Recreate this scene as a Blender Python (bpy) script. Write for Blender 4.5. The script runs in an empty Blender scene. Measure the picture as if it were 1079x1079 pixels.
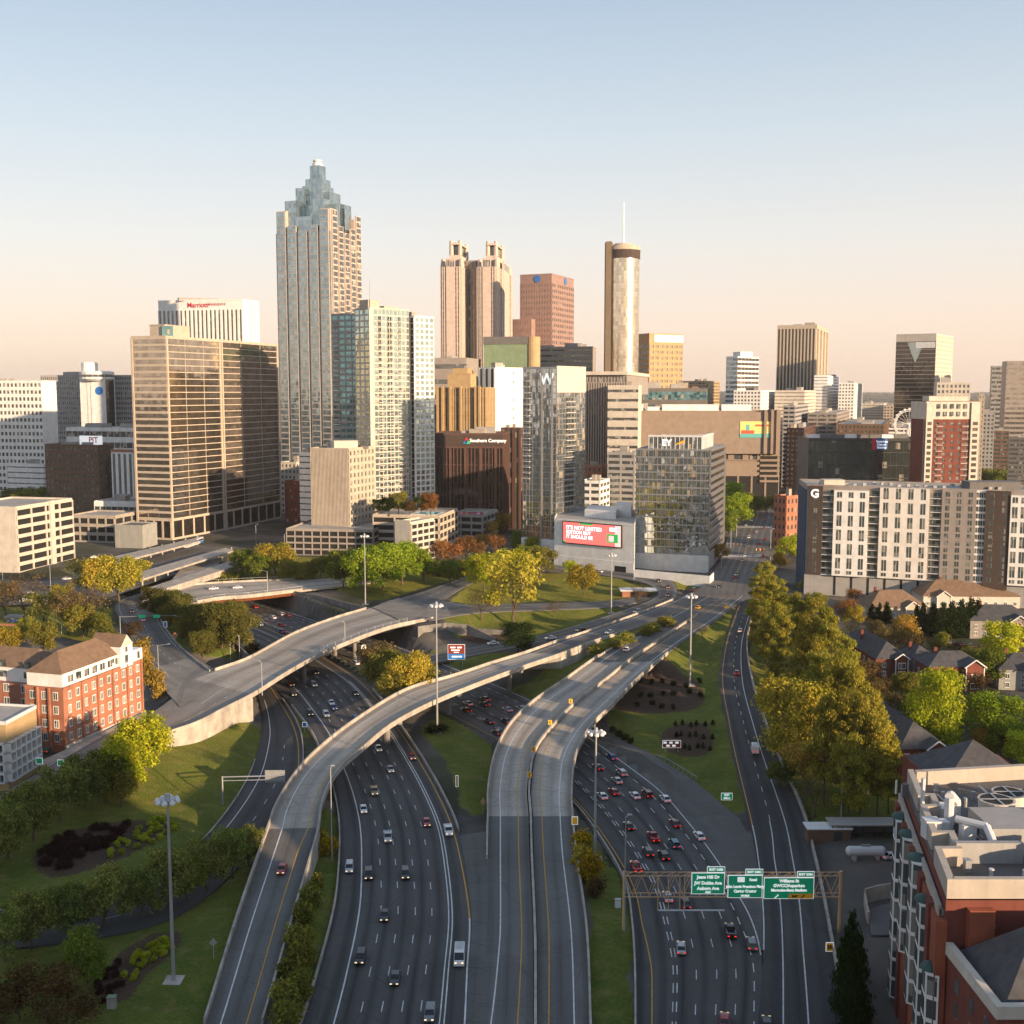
import bpy, math, random
import numpy as np
from mathutils import Vector
R = math.radians
random.seed(11)
rng = np.random.default_rng(5)

# ------------------------------------------------------------------ camera, sky, sun, exposure
scene = bpy.context.scene
col = scene.collection
CAM_H, FOC, PITCH = 108.0, 1180.0, R(6.12)       # metres, pixels of a 1079 px wide frame
cp, sp = math.cos(PITCH), math.sin(PITCH)
cam_d = bpy.data.cameras.new("camera")
cam = bpy.data.objects.new("camera", cam_d)
col.objects.link(cam)
cam.location = (0, 0, CAM_H)
cam.rotation_euler = (R(90) - PITCH, 0, 0)
cam_d.sensor_width = 36
cam_d.lens = 36 * FOC / 1079
cam_d.clip_start = 1
cam_d.clip_end = 60000
scene.camera = cam

SUN_AZ, SUN_EL = R(48), R(11)                    # azimuth measured from straight behind the camera towards the right
sv = Vector((math.sin(SUN_AZ) * math.cos(SUN_EL), -math.cos(SUN_AZ) * math.cos(SUN_EL), math.sin(SUN_EL)))
world = bpy.data.worlds.new("World")
scene.world = world
world.use_nodes = True
wn, wl = world.node_tree.nodes, world.node_tree.links
wn.clear()
wo = wn.new("ShaderNodeOutputWorld")
bg = wn.new("ShaderNodeBackground")
sky = wn.new("ShaderNodeTexSky")
sky.sky_type = 'NISHITA'
sky.sun_disc = False
sky.sun_elevation = SUN_EL
sky.sun_rotation = math.pi - SUN_AZ
sky.altitude = 300
sky.air_density = 1.0
sky.dust_density = 1.5
sky.ozone_density = 1.5
bg.inputs[1].default_value = 0.1
# a dusk sky: pale blue overhead fading to peach at the horizon, laid over the physical sky by elevation
tc = wn.new("ShaderNodeTexCoord")
sx = wn.new("ShaderNodeSeparateXYZ")
ramp = wn.new("ShaderNodeValToRGB")
mixs = wn.new("ShaderNodeMix")
mixs.data_type = 'RGBA'
mixs.inputs[0].default_value = 0.8
wl.new(tc.outputs['Generated'], sx.inputs[0])
wl.new(sx.outputs['Z'], ramp.inputs[0])
SKY = [(0.0, (6.0, 4.45, 3.5)), (0.06, (5.9, 4.65, 3.85)), (0.13, (5.1, 4.8, 4.5)), (0.22, (3.85, 4.25, 4.55)),
       (0.33, (2.6, 3.25, 4.0)), (0.48, (2.0, 2.7, 3.7)), (1.0, (1.6, 2.0, 2.8))]
els = ramp.color_ramp.elements
while len(els) < len(SKY):
    els.new(0.5)
for e, (p, c) in zip(els, SKY):
    e.position = p
    e.color = (c[0], c[1], c[2], 1)
wl.new(sky.outputs[0], mixs.inputs[6])
wl.new(ramp.outputs[0], mixs.inputs[7])
wl.new(mixs.outputs[2], bg.inputs[0])
wl.new(bg.outputs[0], wo.inputs[0])

sun_d = bpy.data.lights.new("sun", 'SUN')
sun = bpy.data.objects.new("sun", sun_d)
col.objects.link(sun)
sun_d.energy = 5.0
sun_d.angle = R(0.5)
sun_d.color = (1.0, 0.72, 0.46)
sun.rotation_euler = sv.to_track_quat('Z', 'Y').to_euler()

scene.view_settings.view_transform = 'Standard'
scene.view_settings.look = 'None'
scene.view_settings.gamma = 1
scene.view_settings.use_curve_mapping = False
scene.view_settings.exposure = 0.95
scene.render.engine = 'CYCLES'
scene.cycles.max_bounces = 5
scene.cycles.diffuse_bounces = 2
scene.cycles.glossy_bounces = 3
scene.cycles.transmission_bounces = 2
scene.cycles.volume_bounces = 0
scene.cycles.transparent_max_bounces = 8
scene.cycles.sample_clamp_indirect = 4
scene.cycles.use_denoising = True

# ------------------------------------------------------------------ photograph pixel -> place in the world
def ray(px, py):
    u, v = (px - 539.5) / FOC, (539.5 - py) / FOC
    return Vector((u, cp + v * sp, -sp + v * cp))

def W(px, py, z):
    d = ray(px, py)
    t = (z - CAM_H) / d.z
    return Vector((d.x * t, d.y * t, z))

def zat(px, py, Y):
    d = ray(px, py)
    return CAM_H + d.z / d.y * Y

def proj(p):
    zc = p[1] * cp + (CAM_H - p[2]) * sp
    return 539.5 + FOC * p[0] / zc, 539.5 - FOC * (p[1] * sp + (p[2] - CAM_H) * cp) / zc

def xat(px, Y, z):
    return (px - 539.5) / FOC * (Y * cp + (CAM_H - z) * sp)

# ------------------------------------------------------------------ mesh building
class MB:
    def __init__(s):
        s.v, s.f, s.m, s.uv = [], [], [], None
    def quad(s, a, b, c, d, m=0):
        n = len(s.v)
        s.v += [tuple(a), tuple(b), tuple(c), tuple(d)]
        s.f.append((n, n + 1, n + 2, n + 3)); s.m.append(m)
    def tri(s, a, b, c, m=0):
        n = len(s.v)
        s.v += [tuple(a), tuple(b), tuple(c)]
        s.f.append((n, n + 1, n + 2)); s.m.append(m)
    def box8(s, lo, hi, m=0):                      # four bottom points, four top points
        n = len(s.v)
        s.v += [tuple(p) for p in lo] + [tuple(p) for p in hi]
        for f in ((3, 2, 1, 0), (4, 5, 6, 7), (0, 1, 5, 4), (1, 2, 6, 5), (2, 3, 7, 6), (3, 0, 4, 7)):
            s.f.append(tuple(n + i for i in f)); s.m.append(m)
    def box(s, x0, x1, y0, y1, z0, z1, m=0):
        s.box8([(x0, y0, z0), (x1, y0, z0), (x1, y1, z0), (x0, y1, z0)],
               [(x0, y0, z1), (x1, y0, z1), (x1, y1, z1), (x0, y1, z1)], m)
    def prism(s, poly, z0, z1, m=0, mtop=None):    # poly anticlockwise
        n, k = len(s.v), len(poly)
        s.v += [(p[0], p[1], z0) for p in poly] + [(p[0], p[1], z1) for p in poly]
        s.f.append(tuple(n + k - 1 - i for i in range(k))); s.m.append(m)
        s.f.append(tuple(n + k + i for i in range(k))); s.m.append(m if mtop is None else mtop)
        for i in range(k):
            j = (i + 1) % k
            s.f.append((n + i, n + j, n + k + j, n + k + i)); s.m.append(m)
    def tube(s, p0, p1, r0, r1=None, n=8, m=0, cap=True):
        r1 = r0 if r1 is None else r1
        p0, p1 = Vector(p0), Vector(p1)
        d = (p1 - p0).normalized()
        a = d.orthogonal().normalized(); b = d.cross(a)
        i0 = len(s.v)
        for p, r in ((p0, r0), (p1, r1)):
            for k in range(n):
                t = 2 * math.pi * k / n
                s.v.append(tuple(p + (a * math.cos(t) + b * math.sin(t)) * r))
        for k in range(n):
            j = (k + 1) % n
            s.f.append((i0 + k, i0 + j, i0 + n + j, i0 + n + k)); s.m.append(m)
        if cap:
            s.f.append(tuple(i0 + n - 1 - k for k in range(n))); s.m.append(m)
            s.f.append(tuple(i0 + n + k for k in range(n))); s.m.append(m)
    def lathe(s, c, prof, n=24, m=0):              # prof: (radius, z) from bottom to top
        i0 = len(s.v)
        for r, z in prof:
            for k in range(n):
                t = 2 * math.pi * k / n
                s.v.append((c[0] + r * math.cos(t), c[1] + r * math.sin(t), c[2] + z))
        for q in range(len(prof) - 1):
            for k in range(n):
                j = (k + 1) % n
                s.f.append((i0 + q * n + k, i0 + q * n + j, i0 + (q + 1) * n + j, i0 + (q + 1) * n + k)); s.m.append(m)
        s.f.append(tuple(i0 + n - 1 - k for k in range(n))); s.m.append(m)
        q = len(prof) - 1
        s.f.append(tuple(i0 + q * n + k for k in range(n))); s.m.append(m)
    def mesh(s, name, mats, o=(0, 0, 0), smooth=False):
        me = bpy.data.meshes.new(name)
        me.from_pydata([(v[0] - o[0], v[1] - o[1], v[2] - o[2]) for v in s.v], [], s.f)
        for m in (mats if isinstance(mats, (list, tuple)) else [mats]):
            me.materials.append(m)
        if s.m and max(s.m) > 0:
            me.polygons.foreach_set('material_index', s.m)
        if s.uv:
            uvl = me.uv_layers.new(name='uv')
            uvl.data.foreach_set('uv', [c for f in s.f for i in f for c in s.uv[i]])
        if smooth:
            me.polygons.foreach_set('use_smooth', [True] * len(s.f))
        me.update()
        return me
    def build(s, name, mats, parent=None, smooth=False):
        o = parent.location if parent is not None else (0, 0, 0)
        ob = bpy.data.objects.new(name, s.mesh(name, mats, o, smooth))
        col.objects.link(ob)
        if parent is not None:
            ob.parent = parent
        return ob

def tag(o, label=None, cat=None, group=None, kind=None):
    if label: o['label'] = label
    if cat: o['category'] = cat
    if group: o['group'] = group
    if kind: o['kind'] = kind
    return o

def thing(name, label, cat, loc, group=None, rz=0):
    o = bpy.data.objects.new(name, None)
    o.empty_display_size = 0.5
    o.location = loc
    o.rotation_euler = (0, 0, rz)
    col.objects.link(o)
    return tag(o, label, cat, group)

def struct(o):
    o['kind'] = 'structure'
    return o

def nth(k):
    return str(k) + ('th' if 10 <= k % 100 <= 20 else {1: 'st', 2: 'nd', 3: 'rd'}.get(k % 10, 'th'))
def ordinal_labels(items, axis):
    """items: (object, phrase, px, py). Items that share a phrase are counted off along one axis of the photo."""
    d = {}
    for it in items:
        d.setdefault(it[1], []).append(it)
    for ph, L in d.items():
        L.sort(key=(lambda i: i[2]) if axis == 'x' else (lambda i: -i[3]))
        for k, it in enumerate(L):
            e = (('leftmost', 'rightmost') if axis == 'x' else ('nearest', 'farthest'))
            w = e[0] if k == 0 else e[1] if k == len(L) - 1 else nth(k + 1) + (' from the left' if axis == 'x' else ' nearest')
            it[0]['label'] = ph if len(L) == 1 else ph + ', ' + w

# ------------------------------------------------------------------ materials
def newmat(name):
    m = bpy.data.materials.new(name)
    m.use_nodes = True
    nt = m.node_tree
    return m, nt.nodes, nt.links, nt.nodes['Principled BSDF']

def rgb(n, c):
    x = n.new('ShaderNodeRGB'); x.outputs[0].default_value = (c[0], c[1], c[2], 1); return x.outputs[0]

def mixc(n, l, f, a, b, blend='MIX'):
    x = n.new('ShaderNodeMix'); x.data_type = 'RGBA'; x.blend_type = blend
    for i, v in ((0, f), (6, a), (7, b)):
        if isinstance(v, bpy.types.NodeSocket): l.new(v, x.inputs[i])
        elif isinstance(v, tuple): x.inputs[i].default_value = (v[0], v[1], v[2], 1)
        else: x.inputs[i].default_value = v
    return x.outputs[2]

def math_(n, l, op, a, b=0.0, c=None):
    x = n.new('ShaderNodeMath'); x.operation = op
    for i, v in enumerate((a, b) if c is None else (a, b, c)):
        if isinstance(v, bpy.types.NodeSocket): l.new(v, x.inputs[i])
        else: x.inputs[i].default_value = v
    return x.outputs[0]

def noise(n, l, scale, detail=4, vec=None, rough=0.55):
    t = n.new('ShaderNodeTexNoise')
    t.inputs['Scale'].default_value = scale; t.inputs['Detail'].default_value = detail; t.inputs['Roughness'].default_value = rough
    if vec is None:
        g = n.new('ShaderNodeNewGeometry'); vec = g.outputs['Position']
    l.new(vec, t.inputs['Vector'])
    return t.outputs[0]

def rampf(n, l, f, a, b):
    x = n.new('ShaderNodeMapRange'); x.inputs[1].default_value = a; x.inputs[2].default_value = b
    l.new(f, x.inputs[0])
    return x.outputs[0]

def surf(name, c, rough=0.8, var=0.18, scale=0.25, metal=0.0, c2=None, streak=True, spec=0.3):
    """A weathered surface: large blotches, fine grain and, on upright faces, faint runs of dirt."""
    m, n, l, b = newmat(name)
    lo = tuple(x * (1 - var) for x in c); hi = tuple(min(1, x * (1 + var)) for x in c)
    f = rampf(n, l, noise(n, l, scale, 6), 0.3, 0.7)
    out = mixc(n, l, f, lo, c2 if c2 else hi)
    g = rampf(n, l, noise(n, l, 2.3, 3), 0.3, 0.75)
    out = mixc(n, l, math_(n, l, 'MULTIPLY', g, 0.22), out, tuple(x * 0.6 for x in c))
    if streak:
        ge = n.new('ShaderNodeNewGeometry'); mp = n.new('ShaderNodeVectorMath'); mp.operation = 'MULTIPLY'
        l.new(ge.outputs['Position'], mp.inputs[0]); mp.inputs[1].default_value = (0.9, 0.9, 0.05)
        s = rampf(n, l, noise(n, l, 1.0, 4, mp.outputs[0]), 0.5, 0.75)
        out = mixc(n, l, math_(n, l, 'MULTIPLY', s, 0.35 * var / 0.18), out, tuple(x * 0.55 for x in c))
    l.new(out, b.inputs['Base Color'])
    b.inputs['Roughness'].default_value = rough
    b.inputs['Metallic'].default_value = metal
    b.inputs['Specular IOR Level'].default_value = spec
    return m

def plain(name, c, rough=0.6, metal=0.0, emit=None, es=0.0):
    m, n, l, b = newmat(name)
    b.inputs['Base Color'].default_value = (c[0], c[1], c[2], 1)
    b.inputs['Roughness'].default_value = rough
    b.inputs['Metallic'].default_value = metal
    if emit:
        b.inputs['Emission Color'].default_value = (emit[0], emit[1], emit[2], 1)
        b.inputs['Emission Strength'].default_value = es
    return m

def glass(name, c, metal=0.75, rough=0.06, tilt=0.035, cell=(2.2, 2.2, 3.6), dark=(0.02, 0.025, 0.03), blind=0.0, bc=(0.35, 0.32, 0.27)):
    """Coated window glass: each pane sits a little out of true, some panes have blinds behind them."""
    m, n, l, b = newmat(name)
    ge = n.new('ShaderNodeNewGeometry')
    dv = n.new('ShaderNodeVectorMath'); dv.operation = 'DIVIDE'; dv.inputs[1].default_value = cell
    l.new(ge.outputs['Position'], dv.inputs[0])
    fl = n.new('ShaderNodeVectorMath'); fl.operation = 'FLOOR'; l.new(dv.outputs[0], fl.inputs[0])
    wnz = n.new('ShaderNodeTexWhiteNoise'); wnz.noise_dimensions = '3D'; l.new(fl.outputs[0], wnz.inputs['Vector'])
    sb = n.new('ShaderNodeVectorMath'); sb.operation = 'SUBTRACT'; sb.inputs[1].default_value = (0.5, 0.5, 0.5)
    l.new(wnz.outputs['Color'], sb.inputs[0])
    sc = n.new('ShaderNodeVectorMath'); sc.operation = 'SCALE'; sc.inputs['Scale'].default_value = tilt
    l.new(sb.outputs[0], sc.inputs[0])
    # slow warp across the pane
    nz = n.new('ShaderNodeTexNoise'); nz.inputs['Scale'].default_value = 0.35; nz.inputs['Detail'].default_value = 1
    l.new(ge.outputs['Position'], nz.inputs['Vector'])
    s2 = n.new('ShaderNodeVectorMath'); s2.operation = 'SUBTRACT'; s2.inputs[1].default_value = (0.5, 0.5, 0.5)
    l.new(nz.outputs['Color'], s2.inputs[0])
    s3 = n.new('ShaderNodeVectorMath'); s3.operation = 'SCALE'; s3.inputs['Scale'].default_value = tilt * 1.5
    l.new(s2.outputs[0], s3.inputs[0])
    a1 = n.new('ShaderNodeVectorMath'); l.new(sc.outputs[0], a1.inputs[0]); l.new(s3.outputs[0], a1.inputs[1])
    a2 = n.new('ShaderNodeVectorMath'); l.new(a1.outputs[0], a2.inputs[0]); l.new(ge.outputs['Normal'], a2.inputs[1])
    nn = n.new('ShaderNodeVectorMath'); nn.operation = 'NORMALIZE'; l.new(a2.outputs[0], nn.inputs[0])
    l.new(nn.outputs[0], b.inputs['Normal'])
    f = wnz.outputs['Value']
    cc = mixc(n, l, f, tuple(x * 0.75 for x in c), tuple(min(1, x * 1.15) for x in c))
    if blind > 0:
        t = math_(n, l, 'LESS_THAN', f, blind)
        cc = mixc(n, l, t, cc, bc)
        l.new(math_(n, l, 'MULTIPLY', math_(n, l, 'SUBTRACT', 1.0, math_(n, l, 'MULTIPLY', t, 0.75)), metal), b.inputs['Metallic'])
    else:
        b.inputs['Metallic'].default_value = metal
    l.new(cc, b.inputs['Base Color'])
    b.inputs['Roughness'].default_value = rough
    return m

def objcol(name, rough=0.35, var=0.1, coat=0.0, leaf=False):
    """Takes its colour from the object, so copies can share one mesh."""
    m, n, l, b = newmat(name)
    oi = n.new('ShaderNodeObjectInfo')
    if not leaf:
        l.new(oi.outputs['Color'], b.inputs['Base Color'])
        b.inputs['Roughness'].default_value = rough
        b.inputs['Coat Weight'].default_value = coat
        return m
    ge = n.new('ShaderNodeNewGeometry')
    f = ge.outputs['Random Per Island']
    c1 = mixc(n, l, f, (0.5, 0.55, 0.45), (1.6, 1.5, 1.2))
    c = mixc(n, l, 1.0, oi.outputs['Color'], c1, 'MULTIPLY')
    tc_ = n.new('ShaderNodeTexCoord')
    nz = rampf(n, l, noise(n, l, 3.0, 3, tc_.outputs['Object']), 0.35, 0.65)
    c = mixc(n, l, nz, mixc(n, l, 1.0, c, (0.72, 0.85, 0.75), 'MULTIPLY'), c)
    df = n.new('ShaderNodeBsdfDiffuse'); tr = n.new('ShaderNodeBsdfTranslucent'); mx = n.new('ShaderNodeMixShader')
    l.new(c, df.inputs[0]); l.new(mixc(n, l, 1.0, c, (1.2, 1.15, 0.6), 'MULTIPLY'), tr.inputs[0])
    mx.inputs[0].default_value = 0.42
    l.new(df.outputs[0], mx.inputs[1]); l.new(tr.outputs[0], mx.inputs[2])
    l.new(mx.outputs[0], n['Material Output'].inputs[0])
    n.remove(b)
    return m

M = {}
M['asphalt'] = None
def road_mat(name, c, streak, joint=False):
    m, n, l, b = newmat(name)
    uv = n.new('ShaderNodeUVMap'); uv.uv_map = 'uv'
    s = n.new('ShaderNodeSeparateXYZ'); l.new(uv.outputs[0], s.inputs[0])
    f = rampf(n, l, noise(n, l, 0.06, 6), 0.3, 0.7)
    out = mixc(n, l, f, tuple(x * 0.8 for x in c), tuple(x * 1.22 for x in c))
    g = rampf(n, l, noise(n, l, 1.7, 4), 0.3, 0.75)
    out = mixc(n, l, math_(n, l, 'MULTIPLY', g, 0.25), out, tuple(x * 0.65 for x in c))
    # lane-wide resurfacing patches of slightly different age
    pv = n.new('ShaderNodeVectorMath'); pv.operation = 'MULTIPLY'; l.new(uv.outputs[0], pv.inputs[0]); pv.inputs[1].default_value = (1.0, 1 / 31.0, 0)
    pf = n.new('ShaderNodeVectorMath'); pf.operation = 'FLOOR'; l.new(pv.outputs[0], pf.inputs[0])
    pw = n.new('ShaderNodeTexWhiteNoise'); pw.noise_dimensions = '2D'; l.new(pf.outputs[0], pw.inputs['Vector'])
    out = mixc(n, l, math_(n, l, 'MULTIPLY', math_(n, l, 'GREATER_THAN', pw.outputs['Value'], 0.6), 0.3), out, tuple(x * (0.6 if not joint else 0.75) for x in c))
    vo = n.new('ShaderNodeTexVoronoi'); vo.feature = 'DISTANCE_TO_EDGE'; vo.inputs['Scale'].default_value = 0.14
    wv = n.new('ShaderNodeNewGeometry'); l.new(wv.outputs['Position'], vo.inputs['Vector'])
    out = mixc(n, l, math_(n, l, 'MULTIPLY', math_(n, l, 'LESS_THAN', vo.outputs['Distance'], 0.012), 0.4), out, tuple(x * 0.4 for x in c))
    # oil and rubber worn along the middle of each lane, patchy along its length
    fr = math_(n, l, 'FRACT', s.outputs[0])
    k = math_(n, l, 'ABSOLUTE', math_(n, l, 'SUBTRACT', fr, 0.5))
    k = rampf(n, l, k, 0.30, 0.04)
    mp = n.new('ShaderNodeVectorMath'); mp.operation = 'MULTIPLY'; l.new(uv.outputs[0], mp.inputs[0]); mp.inputs[1].default_value = (1.0, 0.02, 0)
    w = rampf(n, l, noise(n, l, 1.4, 3, mp.outputs[0]), 0.3, 0.7)
    k = math_(n, l, 'MULTIPLY', k, math_(n, l, 'MULTIPLY_ADD', w, 0.6, 0.4))
    out = mixc(n, l, math_(n, l, 'MULTIPLY', k, streak), out, tuple(x * 0.25 for x in c))
    # long scuffs
    mp2 = n.new('ShaderNodeVectorMath'); mp2.operation = 'MULTIPLY'; l.new(uv.outputs[0], mp2.inputs[0]); mp2.inputs[1].default_value = (7.0, 0.015, 0)
    w2 = rampf(n, l, noise(n, l, 1.0, 4, mp2.outputs[0]), 0.45, 0.75)
    out = mixc(n, l, math_(n, l, 'MULTIPLY', w2, 0.3), out, tuple(x * 1.5 for x in c))
    if joint:
        y = math_(n, l, 'FRACT', math_(n, l, 'MULTIPLY', s.outputs[1], 1 / 9.0))
        j = math_(n, l, 'LESS_THAN', y, 0.03)
        out = mixc(n, l, math_(n, l, 'MULTIPLY', j, 0.55), out, tuple(x * 0.4 for x in c))
    l.new(out, b.inputs['Base Color'])
    b.inputs['Roughness'].default_value = 0.82
    b.inputs['Specular IOR Level'].default_value = 0.35
    return m

M['asphalt'] = road_mat('asphalt_freeway', (0.082, 0.08, 0.079), 0.95)
M['asphalt_street'] = road_mat('asphalt_street', (0.135, 0.13, 0.122), 0.45)
M['asphalt_dark'] = road_mat('asphalt_dark', (0.06, 0.06, 0.061), 0.6)
M['deck'] = road_mat('bridge_deck_concrete', (0.38, 0.34, 0.29), 0.6, True)
M['street_pale'] = road_mat('street_concrete', (0.24, 0.22, 0.195), 0.45)
M['gore'] = road_mat('shoulder_concrete', (0.115, 0.112, 0.105), 0.2, True)
M['concrete'] = surf('concrete', (0.4, 0.36, 0.31), 0.85, 0.32)
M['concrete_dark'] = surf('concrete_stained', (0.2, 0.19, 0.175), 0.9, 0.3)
M['white_line'] = surf('white_road_paint', (0.62, 0.62, 0.6), 0.6, 0.2, 0.8, streak=False)
M['yellow_line'] = surf('yellow_road_paint', (0.55, 0.3, 0.03), 0.6, 0.2, 0.8, streak=False)
M['rust'] = surf('rust_red_girder', (0.27, 0.09, 0.035), 0.7, 0.25)
M['galv'] = surf('galvanised_steel', (0.42, 0.43, 0.44), 0.45, 0.1, metal=0.5)
M['dark_steel'] = surf('dark_steel', (0.05, 0.05, 0.05), 0.5, 0.1)
M['bark'] = surf('bark', (0.11, 0.08, 0.055), 0.95, 0.3, 1.0)
M['leaf'] = objcol('leaves', leaf=True)
M['paint'] = objcol('car_paint', 0.3, coat=0.6)
M['car_glass'] = plain('car_glass', (0.015, 0.018, 0.022), 0.06)
M['rubber'] = plain('tyre_rubber', (0.015, 0.015, 0.015), 0.8)
M['head_lamp'] = plain('head_lamp', (0.8, 0.75, 0.6), 0.2, emit=(1, 0.72, 0.38), es=.7)
M['tail_lamp'] = plain('tail_lamp', (0.4, 0.01, 0.01), 0.3, emit=(1, 0.03, 0.02), es=.6)
M['chrome'] = plain('wheel_metal', (0.5, 0.5, 0.5), 0.3, 0.9)
# ------------------------------------------------------------------ roads: left edge, right edge (photo pixels), height, mode
# mode g = on the ground, w = between retaining walls, e = on a bridge
def catmull(P, k):
    P = np.array(P, float)
    n = len(P)
    out = []
    for i in range(n - 1):
        p0, p1, p2, p3 = P[max(i - 1, 0)], P[i], P[i + 1], P[min(i + 2, n - 1)]
        t = np.linspace(0, 1, k, endpoint=False)[:, None]
        out.append(0.5 * ((2 * p1) + (p2 - p0) * t + (2 * p0 - 5 * p1 + 4 * p2 - p3) * t ** 2 + (3 * p1 - p0 - 3 * p2 + p3) * t ** 3))
    out.append(P[-1:])
    return np.vstack(out)

class Road:
    K = 10
    def __init__(s, rows, slope=0.55):
        s.slope = slope
        s.L = catmull([W(r[0], r[1], r[4]) for r in rows], s.K)
        s.Rr = catmull([W(r[2], r[3], r[4]) for r in rows], s.K)
        s.n = len(s.L)
        s.mode = [rows[min(int(i / s.K), len(rows) - 2)][5] for i in range(s.n)]
        s.C = (s.L + s.Rr) / 2
        d = np.gradient(s.C[:, :2], axis=0)
        s.T = d / np.maximum(np.linalg.norm(d, axis=1)[:, None], 1e-6)
        w = s.Rr[:, :2] - s.L[:, :2]
        nrm = np.stack([s.T[:, 1], -s.T[:, 0]], 1)
        s.hw = np.maximum(np.abs((w * nrm).sum(1)) / 2, 1.5)
        seg = np.linalg.norm(np.diff(s.C, axis=0), axis=1)
        s.len = np.concatenate([[0], np.cumsum(seg)])
    def at(s, u, t):                                  # u in rows, t from left to right
        x = min(max(u * s.K, 0), s.n - 1.001)
        i = int(x); f = x - i
        a = s.L[i] * (1 - f) + s.L[i + 1] * f
        b = s.Rr[i] * (1 - f) + s.Rr[i + 1] * f
        return a * (1 - t) + b * t
    def edge(s, side, u0, u1):
        E = s.L if side == 'L' else s.Rr
        return E[int(u0 * s.K):int(u1 * s.K) + 1]
    def find(s, px, py):                              # nearest place on the road seen at this pixel
        best = None
        for i in range(s.n):
            p = W(px, py, s.C[i][2])
            d = (p.x - s.C[i][0]) ** 2 + (p.y - s.C[i][1]) ** 2
            if best is None or d < best[0]:
                best = (d, i, p)
        return best[2], s.T[best[1]]

Lr = Road([(305, 1110, 487, 1110, 1.4, 'g'), (316.8, 1079, 491, 1079, 1.5, 'g'), (333.4, 1029, 494, 1022, 1.6, 'g'), (351.5, 960, 497, 968, 1.7, 'g'), (357, 912.5, 491, 915, 1.7, 'g'),
           (357.5, 870, 482, 872, 1.4, 'g'), (352, 835, 467, 838, 1.0, 'g'), (343, 806, 449, 806, .7, 'g'), (330, 775, 427, 772, .4, 'g'),
           (311, 749, 404, 740, .2, 'g'), (292, 727, 381, 716, 0, 'g'), (265, 706, 352, 697, 0, 'g'), (225, 681, 312, 674, 0, 'g'),
           (175, 657, 270, 656, 0, 'g'), (120, 634, 222, 639, 0, 'g'), (60, 612, 165, 621, 0, 'g')], 2.5)
Rc = Road([(669, 1112, 798, 1112, .9, 'g'), (669.5, 1079, 799, 1079, .9, 'g'), (669, 1020, 803, 1016, .9, 'g'), (666, 973, 795, 973, .9, 'g'), (659.8, 935, 776, 937, .8, 'g'), (641.7, 898.5, 754, 902, .7, 'g'),
           (616.7, 862, 728, 868, .5, 'g'), (595, 838, 699, 835, .3, 'g'), (565, 808, 662, 806, .1, 'g'), (525, 782.5, 615, 772, 0, 'g'),
           (466.7, 752, 561, 738, 0, 'g'), (415, 722, 500, 712, 0, 'g'), (372, 700, 444, 690, 0, 'g'), (322, 674, 392, 671, 0, 'g'),
           (280, 656, 336, 655, 0, 'g'), (230, 638, 286, 638, 0, 'g'), (175, 620, 236, 621, 0, 'g')], 2.5)
Dr = Road([(258, 708, 288, 722, 0, 'g'), (273, 738, 298, 738, 0, 'g'), (276, 765, 313, 762, 0, 'g'), (273, 785, 319, 785, .2, 'g'), (262, 818, 317, 817, .6, 'g'),
           (239, 855, 296, 862, 1.0, 'g'), (205, 893, 262, 903, 1.6, 'g'), (150, 932, 192, 962, 2.2, 'g'), (70, 954, 90, 990, 2.6, 'g'), (-60, 962, -52, 1004, 2.8, 'g')], 0.5)
Ar = Road([(202, 1116, 258, 1116, 1.6, 'g'), (216.7, 1079, 275, 1079, 2.2, 'w'), (250, 971, 305, 976, 4.0, 'w'), (273.7, 901, 328, 899, 6.0, 'w'), (283.4, 873.5, 335, 872, 7.0, 'e'),
           (291.7, 850, 339, 846, 7.8, 'e'), (311, 818, 354, 815, 8.6, 'e'), (336, 790.7, 381, 790, 9.1, 'e'), (375, 760, 413, 764, 9.4, 'e'),
           (428, 728, 456, 741, 9.6, 'e'), (478, 713, 507, 720, 9.8, 'e'), (520, 699, 553, 703, 9.85, 'e'), (555.7, 688, 594, 689, 9.9, 'w'),
           (594.6, 674, 639, 672, 10, 'g'), (630.7, 662, 690, 656, 10, 'g'), (678, 645, 735, 638, 10, 'g'), (725, 626, 765, 620, 10, 'g')])
bmid = [(564, 1110), (564, 1079), (563.5, 985), (560, 900), (559, 860), (557.5, 829), (564, 791), (584, 764), (609, 739), (638, 717), (662, 697.5), (686, 681), (725, 655), (770, 627)]
bleft = [(500, 1110), (506, 1079), (513, 985), (514, 905), (514.8, 860), (515.4, 829), (523, 793), (539, 763), (564, 739), (594.6, 718), (622.4, 698), (648, 682), (693, 656), (742, 629)]
bright = [(622, 1110), (621, 1079), (617, 980), (606, 898), (602.5, 860), (601.6, 835), (606, 797), (622, 766), (643, 745), (670, 717), (693, 697), (720, 676), (755, 653), (785, 628)]
bz = [1.3, 1.5, 2.0, 3.2, 4.6, 5.8, 7.0, 7.9, 8.6, 9.1, 9.5, 9.8, 10, 10]
bm_ = ['g', 'g', 'g', 'w', 'e', 'e', 'e', 'e', 'e', 'e', 'g', 'g', 'g', 'g']
B1r = Road([(l[0], l[1], m[0] - 2.0, m[1], z, k) for l, m, z, k in zip(bleft, bmid, bz, bm_)])
B2r = Road([(m[0] + 2.5, m[1], r[0], r[1], z - .01, k) for r, m, z, k in zip(bright, bmid, bz, bm_)])
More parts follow.
